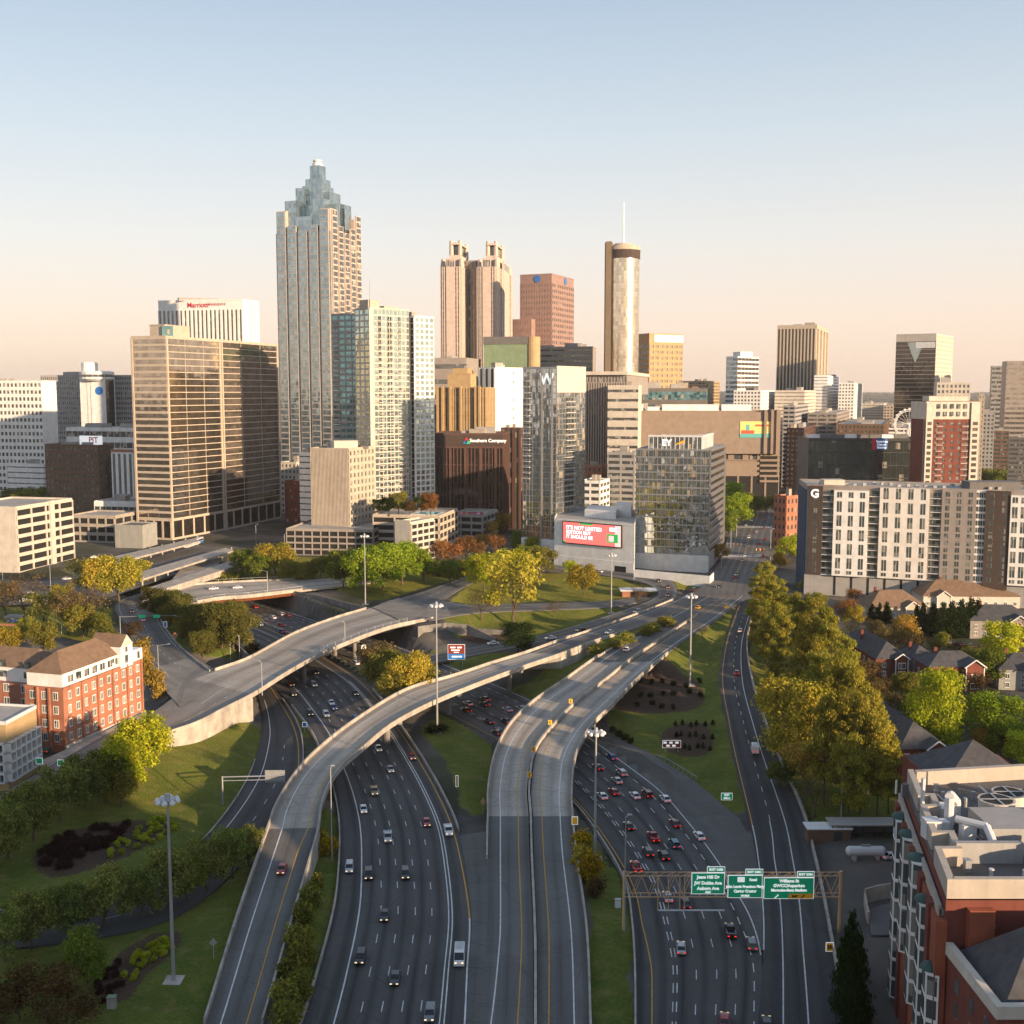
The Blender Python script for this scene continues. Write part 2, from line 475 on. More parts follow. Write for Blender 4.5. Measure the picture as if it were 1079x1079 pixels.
Cr = Road([(798.5, 1112, 893, 1112, .9, 'g'), (799.5, 1079, 892, 1079, .9, 'g'), (804, 1001, 878, 1001, .9, 'g'), (803, 950, 868, 947, 1, 'g'), (797.5, 905, 858, 902, 1.2, 'g'), (790.5, 870, 846, 856, 1.8, 'g'),
           (772, 795, 823, 803, 3.2, 'g'), (765, 760, 807, 763, 4.5, 'g'), (758, 716, 793, 720, 6.2, 'g'), (764, 677, 787, 682, 8, 'g'), (774, 648, 791, 655, 9.3, 'g'), (783, 626, 799, 630, 10, 'g')])
Fr = Road([(-58, 880, -38, 876, 6.6, 'g'), (10, 832, 32, 829, 7.1, 'g'), (45, 812, 75, 809, 7.4, 'g'), (83, 791, 122, 793, 7.7, 'g'), (120, 770, 172, 775, 8, 'w'), (155, 754, 207, 763, 8.4, 'w'),
           (184, 734, 236, 748, 8.8, 'w'), (205, 716, 267, 732, 9, 'e'), (230, 706, 300, 711, 9.1, 'e'), (264, 693.5, 330, 694, 9.2, 'e'), (311, 668, 370, 676, 9.4, 'e'),
           (353, 652, 412, 661, 9.6, 'e'), (389, 641, 456, 652, 9.7, 'g'), (412, 632, 500, 643, 9.9, 'g')])
Ir = Road([(400, 636, 446, 646, 9.8, 'g'), (440, 625, 470, 630, 10, 'g'), (482, 610.5, 494, 616, 10, 'g'), (520, 597, 528, 601, 10, 'g'), (548, 588, 553, 592, 10, 'g')])
Jr = Road([(440, 642, 452, 654, 9.85, 'g'), (500, 637, 500, 646, 9.98, 'g'), (567, 636, 567, 643, 10, 'g'), (640, 633, 640, 640, 10, 'g'), (668, 629, 671, 635, 10, 'g')])
Er = Road([(540, 590, 540, 598, 10, 'g'), (600, 592, 598, 600, 10, 'g'), (640, 597, 634, 606, 10, 'g'), (690, 602, 674, 613, 10, 'g'), (711, 615, 691, 621, 10, 'g'),
           (709, 632, 690, 630, 10, 'g'), (672, 647, 654, 644, 9.9, 'g'), (635, 660, 610, 658, 8.8, 'g'), (590, 672, 570, 669, 6.6, 'g'), (530, 685, 520, 678, 3.6, 'g'), (475, 695, 468, 687, 1.8, 'g'), (436, 702, 432, 693, .8, 'g')])
Gr = Road([(186, 733, 224, 710, 8.85, 'g'), (167, 705, 203, 694, 8.9, 'g'), (147, 688, 186, 678, 9, 'g'), (130, 657, 171, 657, 9, 'g'), (121, 641, 165, 640, 9, 'g'), (128, 632, 150, 630, 9, 'g'), (150, 625, 165, 624, 9.2, 'g'), (190, 617, 196, 622, 9.4, 'g')])
K2 = Road([(176, 620, 196, 637, 9.4, 'e'), (212, 616, 230, 631, 9.45, 'e'), (245, 614, 262, 628.5, 9.5, 'e'), (300, 611.5, 309, 623, 9.5, 'e'), (352, 609, 356, 618, 9.7, 'g'), (400, 607, 402, 613, 10, 'g')])
Hr = Road([(742, 627, 798, 627, 10.02, 'g'), (751, 604, 802, 604, 10.02, 'g'), (761, 585, 808, 585, 10.02, 'g'), (768, 562, 813, 562, 10.02, 'g'), (777, 545, 818, 545, 10.02, 'g'), (783, 530, 816, 530, 10.02, 'g'), (790, 505, 812, 505, 10.02, 'g')])
ROADS = [Ir, Jr, Gr, Hr, Er, Fr, K2, Cr, Ar, B1r, B2r, Dr, Lr, Rc]

# ------------------------------------------------------------------ the ground: one sheet, cut and banked to the roads
xs = np.concatenate([-np.geomspace(14000, 345, 22), np.arange(-340, 341, 2.5), np.geomspace(345, 14000, 22)])
ys = np.concatenate([-np.geomspace(6000, 30, 14), np.arange(-20, 130, 15), np.arange(140, 760, 2.5), np.geomspace(765, 16000, 44)])
GX, GY = np.meshgrid(xs, ys)
HCP = [(0, 1079, 3.2), (120, 1050, 3.4), (220, 1000, 3.2), (183, 1033, 3.2), (100, 930, 3.6), (0, 900, 5), (0, 850, 6.4), (190, 850, 2.8), (230, 800, 3), (150, 800, 6.5), (250, 790, 2), (240, 820, 1.6), (215, 850, 2),
       (120, 800, 7), (320, 960, 2.2), (310, 1079, 2), (340, 900, 2), (640, 950, 1.6), (640, 1079, 1.6), (620, 900, 1), (740, 870, .1), (775, 900, .2), (790, 950, .2), (760, 885, .1), (780, 885, .2), (700, 800, .2), (670, 785, .1), (720, 720, 5), (740, 760, 3.6), (700, 690, 6.5), (690, 760, 2), (760, 650, 9), (735, 832, .4),
       (490, 800, 1), (500, 850, 1.6), (460, 765, .8), (570, 655, 7), (600, 645, 8.6), (560, 610, 10), (500, 692, 2.8), (470, 705, 1.6), (640, 690, 6.5), (700, 650, 9.6), (600, 700, 5), (560, 730, 1.5),
       (420, 605, 10), (350, 600, 10), (420, 700, 1.5), (400, 710, 1), (210, 680, 8.6), (245, 695, 8.6), (100, 650, 8.6), (60, 640, 8.6), (150, 600, 9), (60, 700, 8), (30, 760, 7.4),
       (920, 900, 2.6), (920, 1000, 2), (920, 1079, 2), (900, 780, 6), (940, 700, 8), (1040, 700, 8), (860, 640, 9.6), (1000, 640, 9), (1079, 760, 7.4), (1079, 860, 6), (870, 850, 3.5)]
hp = np.array([list(W(a, b, c)) for a, b, c in HCP] + [(x, y, 10) for x in (-500, -250, 0, 250, 500) for y in (640, 760, 1000)] + [(-300, 300, 7), (-400, 450, 9), (300, 350, 8), (300, 150, 5), (-250, 120, 4), (0, 100, 2), (0, -200, 4), (400, -200, 6), (-400, -200, 6)])
Z = np.zeros(GX.size)
gx, gy = GX.ravel(), GY.ravel()
for i in range(0, gx.size, 20000):
    d2 = (gx[i:i + 20000, None] - hp[None, :, 0]) ** 2 + (gy[i:i + 20000, None] - hp[None, :, 1]) ** 2
    w = 1 / (d2 + 60) ** 1.6
    Z[i:i + 20000] = (w * hp[None, :, 2]).sum(1) / w.sum(1)
far = np.clip((gy - 640) / 120, 0, 1)
Z = Z * (1 - far) + 10 * far
Z += np.where((np.abs(gx) < 345) & (gy > 130) & (gy < 640), 0.25 * np.sin(gx * .11 + 1) * np.cos(gy * .09), 0)
# low hills on the horizon
ridge = np.clip((gy - 7000) / 8000, 0, 1)
Z += ridge * (88 + 14 * np.sin(gx / 2300. + 1) + 9 * np.sin(gx / 900.))
for rd in ROADS:
    lo = rd.C[:, :2].min(0) - 60; hi = rd.C[:, :2].max(0) + 60
    sel = np.where((gx > lo[0]) & (gx < hi[0]) & (gy > lo[1]) & (gy < hi[1]))[0]
    sub = np.arange(0, rd.n, 1)
    for i in range(0, sel.size, 8000):
        q = sel[i:i + 8000]
        d2 = (gx[q, None] - rd.C[None, sub, 0]) ** 2 + (gy[q, None] - rd.C[None, sub, 1]) ** 2
        j = d2.argmin(1)
        dist = np.sqrt(d2[np.arange(q.size), j])
        # perpendicular distance where the road is finely sampled
        t = rd.T[sub[j]]
        rel = np.stack([gx[q] - rd.C[sub[j], 0], gy[q] - rd.C[sub[j], 1]], 1)
        perp = np.abs(rel[:, 0] * t[:, 1] - rel[:, 1] * t[:, 0]); along = np.abs((rel * t).sum(1))
        dist = np.where(along < 12, perp, dist)
        hw = rd.hw[sub[j]] + 1.2
        over = np.maximum(dist - hw, 0)
        zr = rd.C[sub[j], 2] - 0.35
        md = np.array(rd.mode)[sub[j]]
        z = Z[q]
        up = zr + rd.slope * over
        z = np.where(md == 'e', np.where(over <= 0, np.minimum(z, zr - 1.6), z), np.minimum(z, up))
        z = np.where((md == 'g'), np.maximum(z, zr - (0.5 if rd.slope > 1 else 0.5) * over), z)
        ends = (along > 14)
        Z[q] = np.where(ends, Z[q], z)
Z2 = Z.reshape(GX.shape)
def gz(x, y):
    i = min(max(int(np.searchsorted(xs, x)) - 1, 0), len(xs) - 2); j = min(max(int(np.searchsorted(ys, y)) - 1, 0), len(ys) - 2)
    fx = min(max((x - xs[i]) / (xs[i + 1] - xs[i]), 0), 1); fy = min(max((y - ys[j]) / (ys[j + 1] - ys[j]), 0), 1)
    return float((Z2[j, i] * (1 - fx) + Z2[j, i + 1] * fx) * (1 - fy) + (Z2[j + 1, i] * (1 - fx) + Z2[j + 1, i + 1] * fx) * fy)
def G(px, py, z=5.0):                                 # where the ground shows at this pixel
    for _ in range(14):
        p = W(px, py, z)
        z += (gz(p.x, p.y) - z) * 0.6
    p = W(px, py, z)
    p.z = gz(p.x, p.y)
    return p

# what covers the ground: lawns and planting beds (outlines seen in the photo), otherwise town ground
def inside(poly, X, Y):
    c = np.zeros(X.shape, bool)
    n = len(poly)
    for i in range(n):
        x0, y0 = poly[i]; x1, y1 = poly[(i + 1) % n]
        if y0 == y1: continue
        c ^= ((y0 > Y) != (y1 > Y)) & (X < (x1 - x0) * (Y - y0) / (y1 - y0) + x0)
    return c
LAWN = [
    [(-80, 1120), (215, 1120), (232, 1040), (255, 960), (275, 890), (240, 860), (262, 818), (276, 780), (272, 762), (190, 780), (120, 800), (60, 822), (-60, 890)],
    [(285, 1120), (318, 1120), (358, 940), (360, 880), (345, 820), (318, 930)],
    [(622, 1120), (668, 1120), (664, 970), (640, 905), (612, 870), (604, 880), (620, 980)],
    [(440, 770), (470, 800), (492, 862), (516, 862), (512, 830), (522, 790), (470, 750)],
    [(305, 770), (322, 780), (338, 800), (330, 770), (300, 735)],
    [(640, 770), (690, 796), (732, 822), (772, 858), (791, 872), (772, 790), (756, 716), (764, 672), (778, 630), (740, 650), (690, 700), (640, 745)],
    [(440, 690), (530, 688), (600, 675), (600, 682), (480, 716), (440, 720)],
    [(590, 700), (640, 690), (700, 655), (640, 670), (600, 684)],
    [(540, 760), (620, 700), (640, 690), (600, 690), (560, 720), (520, 730)],
    [(460, 648), (640, 642), (660, 640), (640, 654), (590, 666), (520, 678), (480, 672)],
    [(495, 616), (530, 602), (640, 606), (690, 622), (660, 632), (560, 634), (470, 636)],
    [(320, 616), (400, 634), (480, 610), (540, 588), (440, 590), (240, 585), (240, 612)],
    [(205, 690), (258, 705), (268, 692), (240, 650), (170, 640), (178, 670)],
    [(380, 700), (430, 745), (470, 755), (440, 700), (400, 680)],
    [(-60, 640), (120, 640), (110, 680), (60, 670), (-60, 680)],
    [(640, 606), (745, 612), (700, 626)],
    [(860, 880), (800, 740), (790, 690), (800, 640), (840, 640), (900, 690), (940, 760), (945, 860)],
]
cover = np.zeros(GX.shape); bed = np.zeros(GX.shape)
BEDS = [[(35, 900), (60, 880), (130, 865), (180, 862), (178, 878), (130, 905), (60, 925), (35, 920)],
        [(92, 1045), (125, 1010), (150, 985), (195, 978), (190, 1000), (150, 1030), (130, 1062), (100, 1060)],
        [(640, 748), (672, 720), (690, 690), (730, 715), (745, 735), (728, 750), (690, 752)],
        [(690, 770), (740, 760), (752, 790), (730, 800), (700, 790)],
        [(478, 668), (545, 660), (545, 672), (500, 680)]]
for poly in LAWN:
    wp = [(p.x, p.y) for p in (G(a, b) for a, b in poly)]
    cover = np.maximum(cover, inside(wp, GX, GY).astype(float))
for poly in BEDS:
    wp = [(p.x, p.y) for p in (G(a, b) for a, b in poly)]
    bed = np.maximum(bed, inside(wp, GX, GY).astype(float))
def soften(a):
    for _ in range(2):
        a = (np.roll(a, 1, 0) + np.roll(a, -1, 0) + 2 * a) / 4; a = (np.roll(a, 1, 1) + np.roll(a, -1, 1) + 2 * a) / 4
    return a
cover, bed = soften(cover), soften(bed)
# town ground, then grass, then mulch beds; beyond the town the ground is wooded
m, n, l, b = newmat('ground')
at_ = n.new('ShaderNodeAttribute'); at_.attribute_name = 'cover'
at2 = n.new('ShaderNodeAttribute'); at2.attribute_name = 'bed'
ge = n.new('ShaderNodeNewGeometry')
wob = math_(n, l, 'MULTIPLY', math_(n, l, 'SUBTRACT', noise(n, l, 0.5, 4), 0.5), 0.35)
cv = math_(n, l, 'ADD', at_.outputs['Fac'], wob)
town = mixc(n, l, rampf(n, l, noise(n, l, 0.03, 6), 0.35, 0.65), (0.06, 0.058, 0.055), (0.17, 0.155, 0.135))
town = mixc(n, l, math_(n, l, 'MULTIPLY', rampf(n, l, noise(n, l, 0.012, 3), 0.5, 0.56), 0.7), town, (0.045, 0.055, 0.022))
sepg = n.new('ShaderNodeSeparateXYZ'); l.new(ge.outputs['Position'], sepg.inputs[0])
farf = rampf(n, l, sepg.outputs[1], 1200, 3200)
town = mixc(n, l, farf, town, mixc(n, l, rampf(n, l, noise(n, l, 0.004, 6), 0.4, 0.6), (0.035, 0.045, 0.022), (0.10, 0.09, 0.07)))
mulch = mixc(n, l, noise(n, l, 1.2, 5), (0.035, 0.022, 0.015), (0.12, 0.08, 0.06))
gr = mixc(n, l, rampf(n, l, noise(n, l, 0.09, 6), 0.3, 0.7), (0.062, 0.105, 0.02), (0.15, 0.175, 0.036))
gr = mixc(n, l, rampf(n, l, noise(n, l, 1.6, 6), 0.35, 0.7), mixc(n, l, 1.0, gr, (0.6, 0.65, 0.5), 'MULTIPLY'), gr)
gr = mixc(n, l, math_(n, l, 'MULTIPLY', rampf(n, l, noise(n, l, 0.3, 6), 0.52, 0.68), 0.6), gr, (0.19, 0.15, 0.06))
c1 = mixc(n, l, rampf(n, l, cv, 0.42, 0.54), town, gr)
c2 = mixc(n, l, rampf(n, l, math_(n, l, 'ADD', at2.outputs['Fac'], wob), 0.45, 0.52), c1, mulch)
l.new(c2, b.inputs['Base Color'])
b.inputs['Roughness'].default_value = 0.95
b.inputs['Specular IOR Level'].default_value = 0.1
bmp = n.new('ShaderNodeBump'); bmp.inputs['Strength'].default_value = 1.0; bmp.inputs['Distance'].default_value = 0.45
l.new(noise(n, l, 2.2, 6), bmp.inputs['Height']); l.new(bmp.outputs[0], b.inputs['Normal'])
l.new(math_(n, l, 'MULTIPLY', math_(n, l, 'SUBTRACT', rampf(n, l, cv, 0.42, 0.54), at2.outputs['Fac']), 0.16), b.inputs['Sheen Weight'])
b.inputs['Sheen Tint'].default_value = (0.75, 0.6, 0.1, 1)
b.inputs['Sheen Roughness'].default_value = 0.45
M['ground'] = m
me = bpy.data.meshes.new('ground')
nx, ny = len(xs), len(ys)
idx = np.arange(nx * ny).reshape(ny, nx)
fc = np.stack([idx[:-1, :-1], idx[:-1, 1:], idx[1:, 1:], idx[1:, :-1]], -1).reshape(-1, 4)
me.from_pydata(np.stack([gx, gy, Z], 1).tolist(), [], fc.tolist())
ca = me.attributes.new('cover', 'FLOAT', 'POINT')
ca.data.foreach_set('value', cover.ravel().astype(np.float32))
ca = me.attributes.new('bed', 'FLOAT', 'POINT')
ca.data.foreach_set('value', bed.ravel().astype(np.float32))
me.polygons.foreach_set('use_smooth', [True] * len(fc))
me.materials.append(M['ground'])
ground = bpy.data.objects.new('ground', me)
col.objects.link(ground)
struct(ground)

# ------------------------------------------------------------------ road sheets and paint
def road_sheet(name, rd, lane, mat, mat2=None, off=0.0, skirt=0.8):
    """lane = (t of the first lane line, lane width in t)"""
    mb = MB(); mb.uv = []
    for i in range(rd.n - 1):
        m = 1 if (mat2 and rd.mode[i] == 'e') else 0
        n0 = len(mb.v)
        for p, t, k in ((rd.L[i], 0, i), (rd.Rr[i], 1, i), (rd.Rr[i + 1], 1, i + 1), (rd.L[i + 1], 0, i + 1)):
            mb.v.append((p[0], p[1], p[2] + off)); mb.uv.append(((t - lane[0]) / lane[1] + 40, rd.len[k]))
        mb.f.append((n0, n0 + 1, n0 + 2, n0 + 3)); mb.m.append(m)
        for E in (rd.L, rd.Rr):
            n0 = len(mb.v)
            a, c = E[i], E[i + 1]
            for p in ((a[0], a[1], a[2] + off), (c[0], c[1], c[2] + off), (c[0], c[1], c[2] - skirt), (a[0], a[1], a[2] - skirt)):
                mb.v.append(p); mb.uv.append((40.0, rd.len[i]))
            mb.f.append((n0, n0 + 1, n0 + 2, n0 + 3)); mb.m.append(m)
    o = mb.build(name, [M[mat], M[mat2 or mat]])
    return struct(o)

def paint(parent, rd, lines, off=0.03):
    """lines: (colour w/y, [(row, t), ...], dash or 0, width)"""
    for colr, pts, dash, wd in lines:
        mb = MB()
        us = [p[0] for p in pts]; ts = [p[1] for p in pts]
        if us[0] > us[-1]: us, ts = us[::-1], ts[::-1]
        L0, L1 = np.interp([us[0], us[-1]], np.arange(rd.n) / rd.K, rd.len)
        step = dash if dash else 2.5
        s = L0
        seg = (3.4 if dash else step)
        while s < L1:
            e = min(s + seg, L1)
            parts = 1
            u0, u1 = np.interp([s, e], rd.len, np.arange(rd.n) / rd.K)
            q = []
            for u in (u0, u1):
                t = float(np.interp(u, us, ts))
                c = rd.at(u, t)
                i = min(int(u * rd.K), rd.n - 1)
                nrm = np.array([rd.T[i][1], -rd.T[i][0], 0]) * wd / 2
                q.append((c - nrm, c + nrm))
            z = np.array([0, 0, off])
            mb.quad(q[0][0] + z, q[0][1] + z, q[1][1] + z, q[1][0] + z)
            s += step
        nm = ('dashed_' if dash else '') + ('lane_line' if colr == 'w' else 'edge_line')
        mb.build(nm, M['white_line' if colr == 'w' else 'yellow_line'], parent)

o = road_sheet('freeway_carriageway', Lr, (.2, .127), 'asphalt')
EL = 15
paint(o, Lr, [('w', [(0, .2), (1, .2), (4, .18), (7, .17), (10, .2), (15, .2)], 0, .28),
              ('w', [(0, .348), (3, .345), (5, .31), (8, .26), (10, .33), (15, .33)], 12, .17), ('w', [(0, .474), (3, .47), (5, .43), (8, .40), (10, .45), (15, .45)], 12, .17),
              ('w', [(0, .60), (3, .595), (5, .57), (8, .55), (10, .57), (15, .57)], 12, .17), ('w', [(0, .715), (3, .715), (5, .70), (8, .69), (10, .69), (15, .69)], 12, .17),
              ('w', [(0, .84), (15, .82)], 0, .24), ('w', [(0, .868), (10, .848)], 0, .24),
              ('w', [(0, .995), (3, .985)], 0, .3), ('y', [(3, .985), (5, .955), (10, .95), (15, .95)], 0, .28)])
o = road_sheet('freeway_carriageway', Rc, (.3, .165), 'asphalt')
paint(o, Rc, [('y', [(0, .14), (2, .13), (3, .08), (5, .06), (16, .05)], 0, .22),
              ('w', [(0, .30), (2, .30), (3, .265), (5, .25), (16, .2)], 6.5, .2), ('w', [(0, .33), (2, .33), (3, .295), (5, .28), (16, .23)], 6.5, .2),
              ('w', [(0, .49), (2, .48), (3, .445), (5, .43), (16, .38)], 12, .17), ('w', [(0, .66), (2, .64), (3, .6), (5, .59), (16, .52)], 12, .17),
              ('w', [(0, .83), (2, .79), (3, .745), (5, .74), (16, .66)], 12, .17), ('w', [(0, 1.), (2, .93), (3, .88), (5, .87), (16, .8)], 6.5, .2),
              ('w', [(2.2, .995), (3, .985), (6, .985), (16, .95)], 0, .28)])
o = road_sheet('exit_ramp', Cr, (.33, .3), 'asphalt_dark')
paint(o, Cr, [('w', [(0, .28), (2, .28), (4, .3), (5, .36)], 0, .24), ('w', [(5, .37), (6, .43), (8, .45), (10.5, .5)], 9, .17),
              ('w', [(0, .565), (2, .57), (3, .6), (5, .63), (6, .65), (8, .7), (11, .85)], 0, .26),
              ('w', [(2, .01), (3, .01), (5, .04)], 0, .26), ('y', [(5, .04), (6, .06), (8, .1), (10.8, .06)], 0, .24)])
o = road_sheet('exit_ramp', Dr, (.2, .4), 'asphalt_dark')
paint(o, Dr, [('w', [(1, .22), (4, .22), (6, .2), (9, .2)], 0, .24), ('y', [(0, .8), (2, .86), (4, .92), (6, .9)], 0, .24), ('w', [(3, .58), (5, .56), (9, .55)], 12, .16)])
o = road_sheet('flyover_roadway', Ar, (.3, .42), 'asphalt_street', 'deck')
paint(o, Ar, [('w', [(0, .27), (4, .27), (7, .24), (10, .2), (16, .15)], 0, .26), ('y', [(0, .74), (3, .72), (4, .8), (8, .84), (12, .8), (16, .85)], 0, .22)])
o = road_sheet('viaduct_roadway', B1r, (.28, .42), 'asphalt_street', 'deck')
paint(o, B1r, [('w', [(0, .17), (1, .2), (2, .29), (3, .3), (10, .27), (13, .2)], 0, .26), ('y', [(0, .64), (2, .76), (3, .74), (5, .74), (8, .86), (13, .9)], 0, .22)])
o = road_sheet('viaduct_roadway', B2r, (.24, .47), 'asphalt_street', 'deck')
paint(o, B2r, [('y', [(0, .19), (2, .24), (4, .23), (8, .16), (13, .1)], 0, .22), ('w', [(0, .72), (3, .69), (5, .71), (9, .72), (13, .8)], 0, .26)])
o = road_sheet('street', Fr, (.1, .4), 'street_pale', 'deck')
paint(o, Fr, [('w', [(0, .5), (5, .5)], 9, .15), ('w', [(7, .18), (11, .16)], 0, .15), ('w', [(6, .55), (11.5, .52)], 0, .2), ('w', [(5, .74), (11, .74)], 9, .14)])
for nm, rd, off in (('street', Ir, .035), ('street', Jr, .02), ('street', Gr, .012), ('ramp_road', Er, .004)):
    o = road_sheet(nm, rd, (.1, .4), 'asphalt_street', off=off)
    e = rd.n / rd.K - .2
    paint(o, rd, [('w', [(0, .1), (e, .1)], 0, .14), ('y' if rd is Er else 'w', [(0, .5), (e, .5)], 0 if rd is Er else 8, .14), ('w', [(0, .92), (e, .92)], 0, .14)], off + .03)
o = road_sheet('overpass_roadway', K2, (.1, .4), 'deck', off=.01)
paint(o, K2, [('w', [(0, .5), (3.5, .5)], 8, .15)], .04)
o = road_sheet('street', Hr, (.05, .15), 'asphalt_street', off=.05)
paint(o, Hr, [('w', [(1, t), (6, t)], 9, .18) for t in (.2, .35, .65, .8)] + [('y', [(.6, .5), (6, .5)], 0, .3)], .09)
for u0 in (1.9, 3.3):                                 # crossings
    mb = MB()
    for k in range(26):
        a, c = Hr.at(u0, .04 + k * .036), Hr.at(u0 + .12, .04 + k * .036)
        mb.box8([(a[0], a[1], a[2] + .08), (a[0] + .6, a[1], a[2] + .08), (c[0] + .6, c[1], c[2] + .08), (c[0], c[1], c[2] + .08)],
                [(a[0], a[1], a[2] + .1), (a[0] + .6, a[1], a[2] + .1), (c[0] + .6, c[1], c[2] + .1), (c[0], c[1], c[2] + .1)])
    struct(mb.build('pedestrian_crossing', M['white_line']))

def strip(name, A, B, mat, off):
    """A sheet between two edge lines (world points)."""
    mb = MB(); mb.uv = []
    N = 24
    def res(P):
        P = np.array([list(p) for p in P], float)
        s = np.concatenate([[0], np.cumsum(np.linalg.norm(np.diff(P, axis=0), axis=1))])
        t = np.linspace(0, s[-1], N + 1)
        return np.stack([np.interp(t, s, P[:, k]) for k in range(3)], 1), t
    A, ta = res(A); B, tb = res(B)
    for i in range(N):
        n0 = len(mb.v)
        for p, u, v in ((A[i], 40.2, ta[i]), (B[i], 40.8, ta[i]), (B[i + 1], 40.8, ta[i + 1]), (A[i + 1], 40.2, ta[i + 1])):
            mb.v.append((p[0], p[1], p[2] + off)); mb.uv.append((u, v))
        mb.f.append((n0, n0 + 1, n0 + 2, n0 + 3)); mb.m.append(0)
    return struct(mb.build(name, M[mat]))

M['pave'] = surf('pavement_slabs', (0.38, 0.33, 0.28), .9, .25, .3, streak=False)
strip('paved_gore', Lr.edge('R', 0, 4.8), B1r.edge('L', 0, 3.6), 'gore', -.015)
go = [W(604, 764, .2), W(630.6, 768, .3), W(691, 797, .6), W(731, 822, .8), W(770, 855, 1.0), W(791, 872, 1.3), W(797.5, 905, 1.1), W(803, 950, 1.0), W(804, 1001, .95)]
ri = [Rc.at(u, .99) for u in (9.4, 8.6, 7.6, 6.6, 5.6, 4.6, 3.6, 3.0, 2.3)]
strip('paved_gore', [Vector(p) for p in ri], go, 'gore', -.015)
# the junctions where ramps and streets meet
def patch(name, pts, z, mat, off):
    mb = MB(); mb.uv = []
    P = [W(a, b_, z) for a, b_ in pts]
    c = sum(P, Vector()) / len(P)
    for i in range(len(P)):
        n0 = len(mb.v)
        for p in (c, P[i], P[(i + 1) % len(P)]):
            mb.v.append((p.x, p.y, z + off)); mb.uv.append((40 + p.x / 9, p.y))
        a, b_, d = (Vector(mb.v[n0 + k]) for k in range(3))
        if (b_ - a).cross(d - a).z < 0:
            mb.v[n0 + 1], mb.v[n0 + 2] = mb.v[n0 + 2], mb.v[n0 + 1]
        mb.f.append((n0, n0 + 1, n0 + 2)); mb.m.append(0)
    return struct(mb.build(name, M[mat]))
patch('street_junction', [(700, 640), (740, 618), (752, 604), (803, 604), (799, 630), (786, 632), (755, 653), (715, 662)], 10, 'asphalt_street', .012)
patch('street_junction', [(160, 700), (204, 693), (232, 708), (215, 730), (190, 745), (176, 730)], 8.9, 'street_pale', .02)
patch('street_junction', [(392, 640), (420, 630), (455, 632), (500, 638), (500, 645), (455, 652), (425, 655)], 9.9, 'street_pale', .045)
strip('pavement', [W(40, 803, 7.5), W(68, 791, 7.7), W(110, 771, 8.1), W(152, 750, 8.5)], Fr.edge('L', 2, 5.0), 'pave', .12)
patch('parking_lot', [(-20, 612), (60, 606), (150, 596), (190, 604), (110, 632), (-20, 640)], 9, 'asphalt_street', .1)

# ------------------------------------------------------------------ barriers, bridges, walls
def run(mb, P, h, th, z0=None, side=0.0, m=0, foot=0.0):
    """A wall along world points P: from z0 (or P.z) up to P.z + h."""
    P = [Vector(p) for p in P]
    n = len(P)
    off = []
    for i in range(n):
        d = (P[min(i + 1, n - 1)] - P[max(i - 1, 0)]); d.z = 0
        d = d.normalized() if d.length > 1e-6 else Vector((1, 0, 0))
        off.append(Vector((d.y, -d.x, 0)))
    for i in range(n - 1):
        a, c = P[i] + off[i] * side, P[i + 1] + off[i + 1] * side
        oa, oc = off[i] * th / 2, off[i + 1] * th / 2
        za = a.z + foot if z0 is None else z0[i]; zc = c.z + foot if z0 is None else z0[i + 1]
        fl = 1.0
        mb.box8([(a.x - oa.x * fl, a.y - oa.y * fl, za), (a.x + oa.x * fl, a.y + oa.y * fl, za), (c.x + oc.x * fl, c.y + oc.y * fl, zc), (c.x - oc.x * fl, c.y - oc.y * fl, zc)],
                [(a.x - oa.x, a.y - oa.y, a.z + h), (a.x + oa.x, a.y + oa.y, a.z + h), (c.x + oc.x, c.y + oc.y, c.z + h), (c.x - oc.x, c.y - oc.y, c.z + h)], m)

def barrier(label, P, h=0.95, th=0.3, cat='barrier', mat='concrete', foot=-.6, name='roadside_barrier', group='concrete barriers along the roads'):
    mb = MB(); run(mb, P, h, th, foot=foot)
    return tag(mb.build(name, M[mat]), label, cat, group)

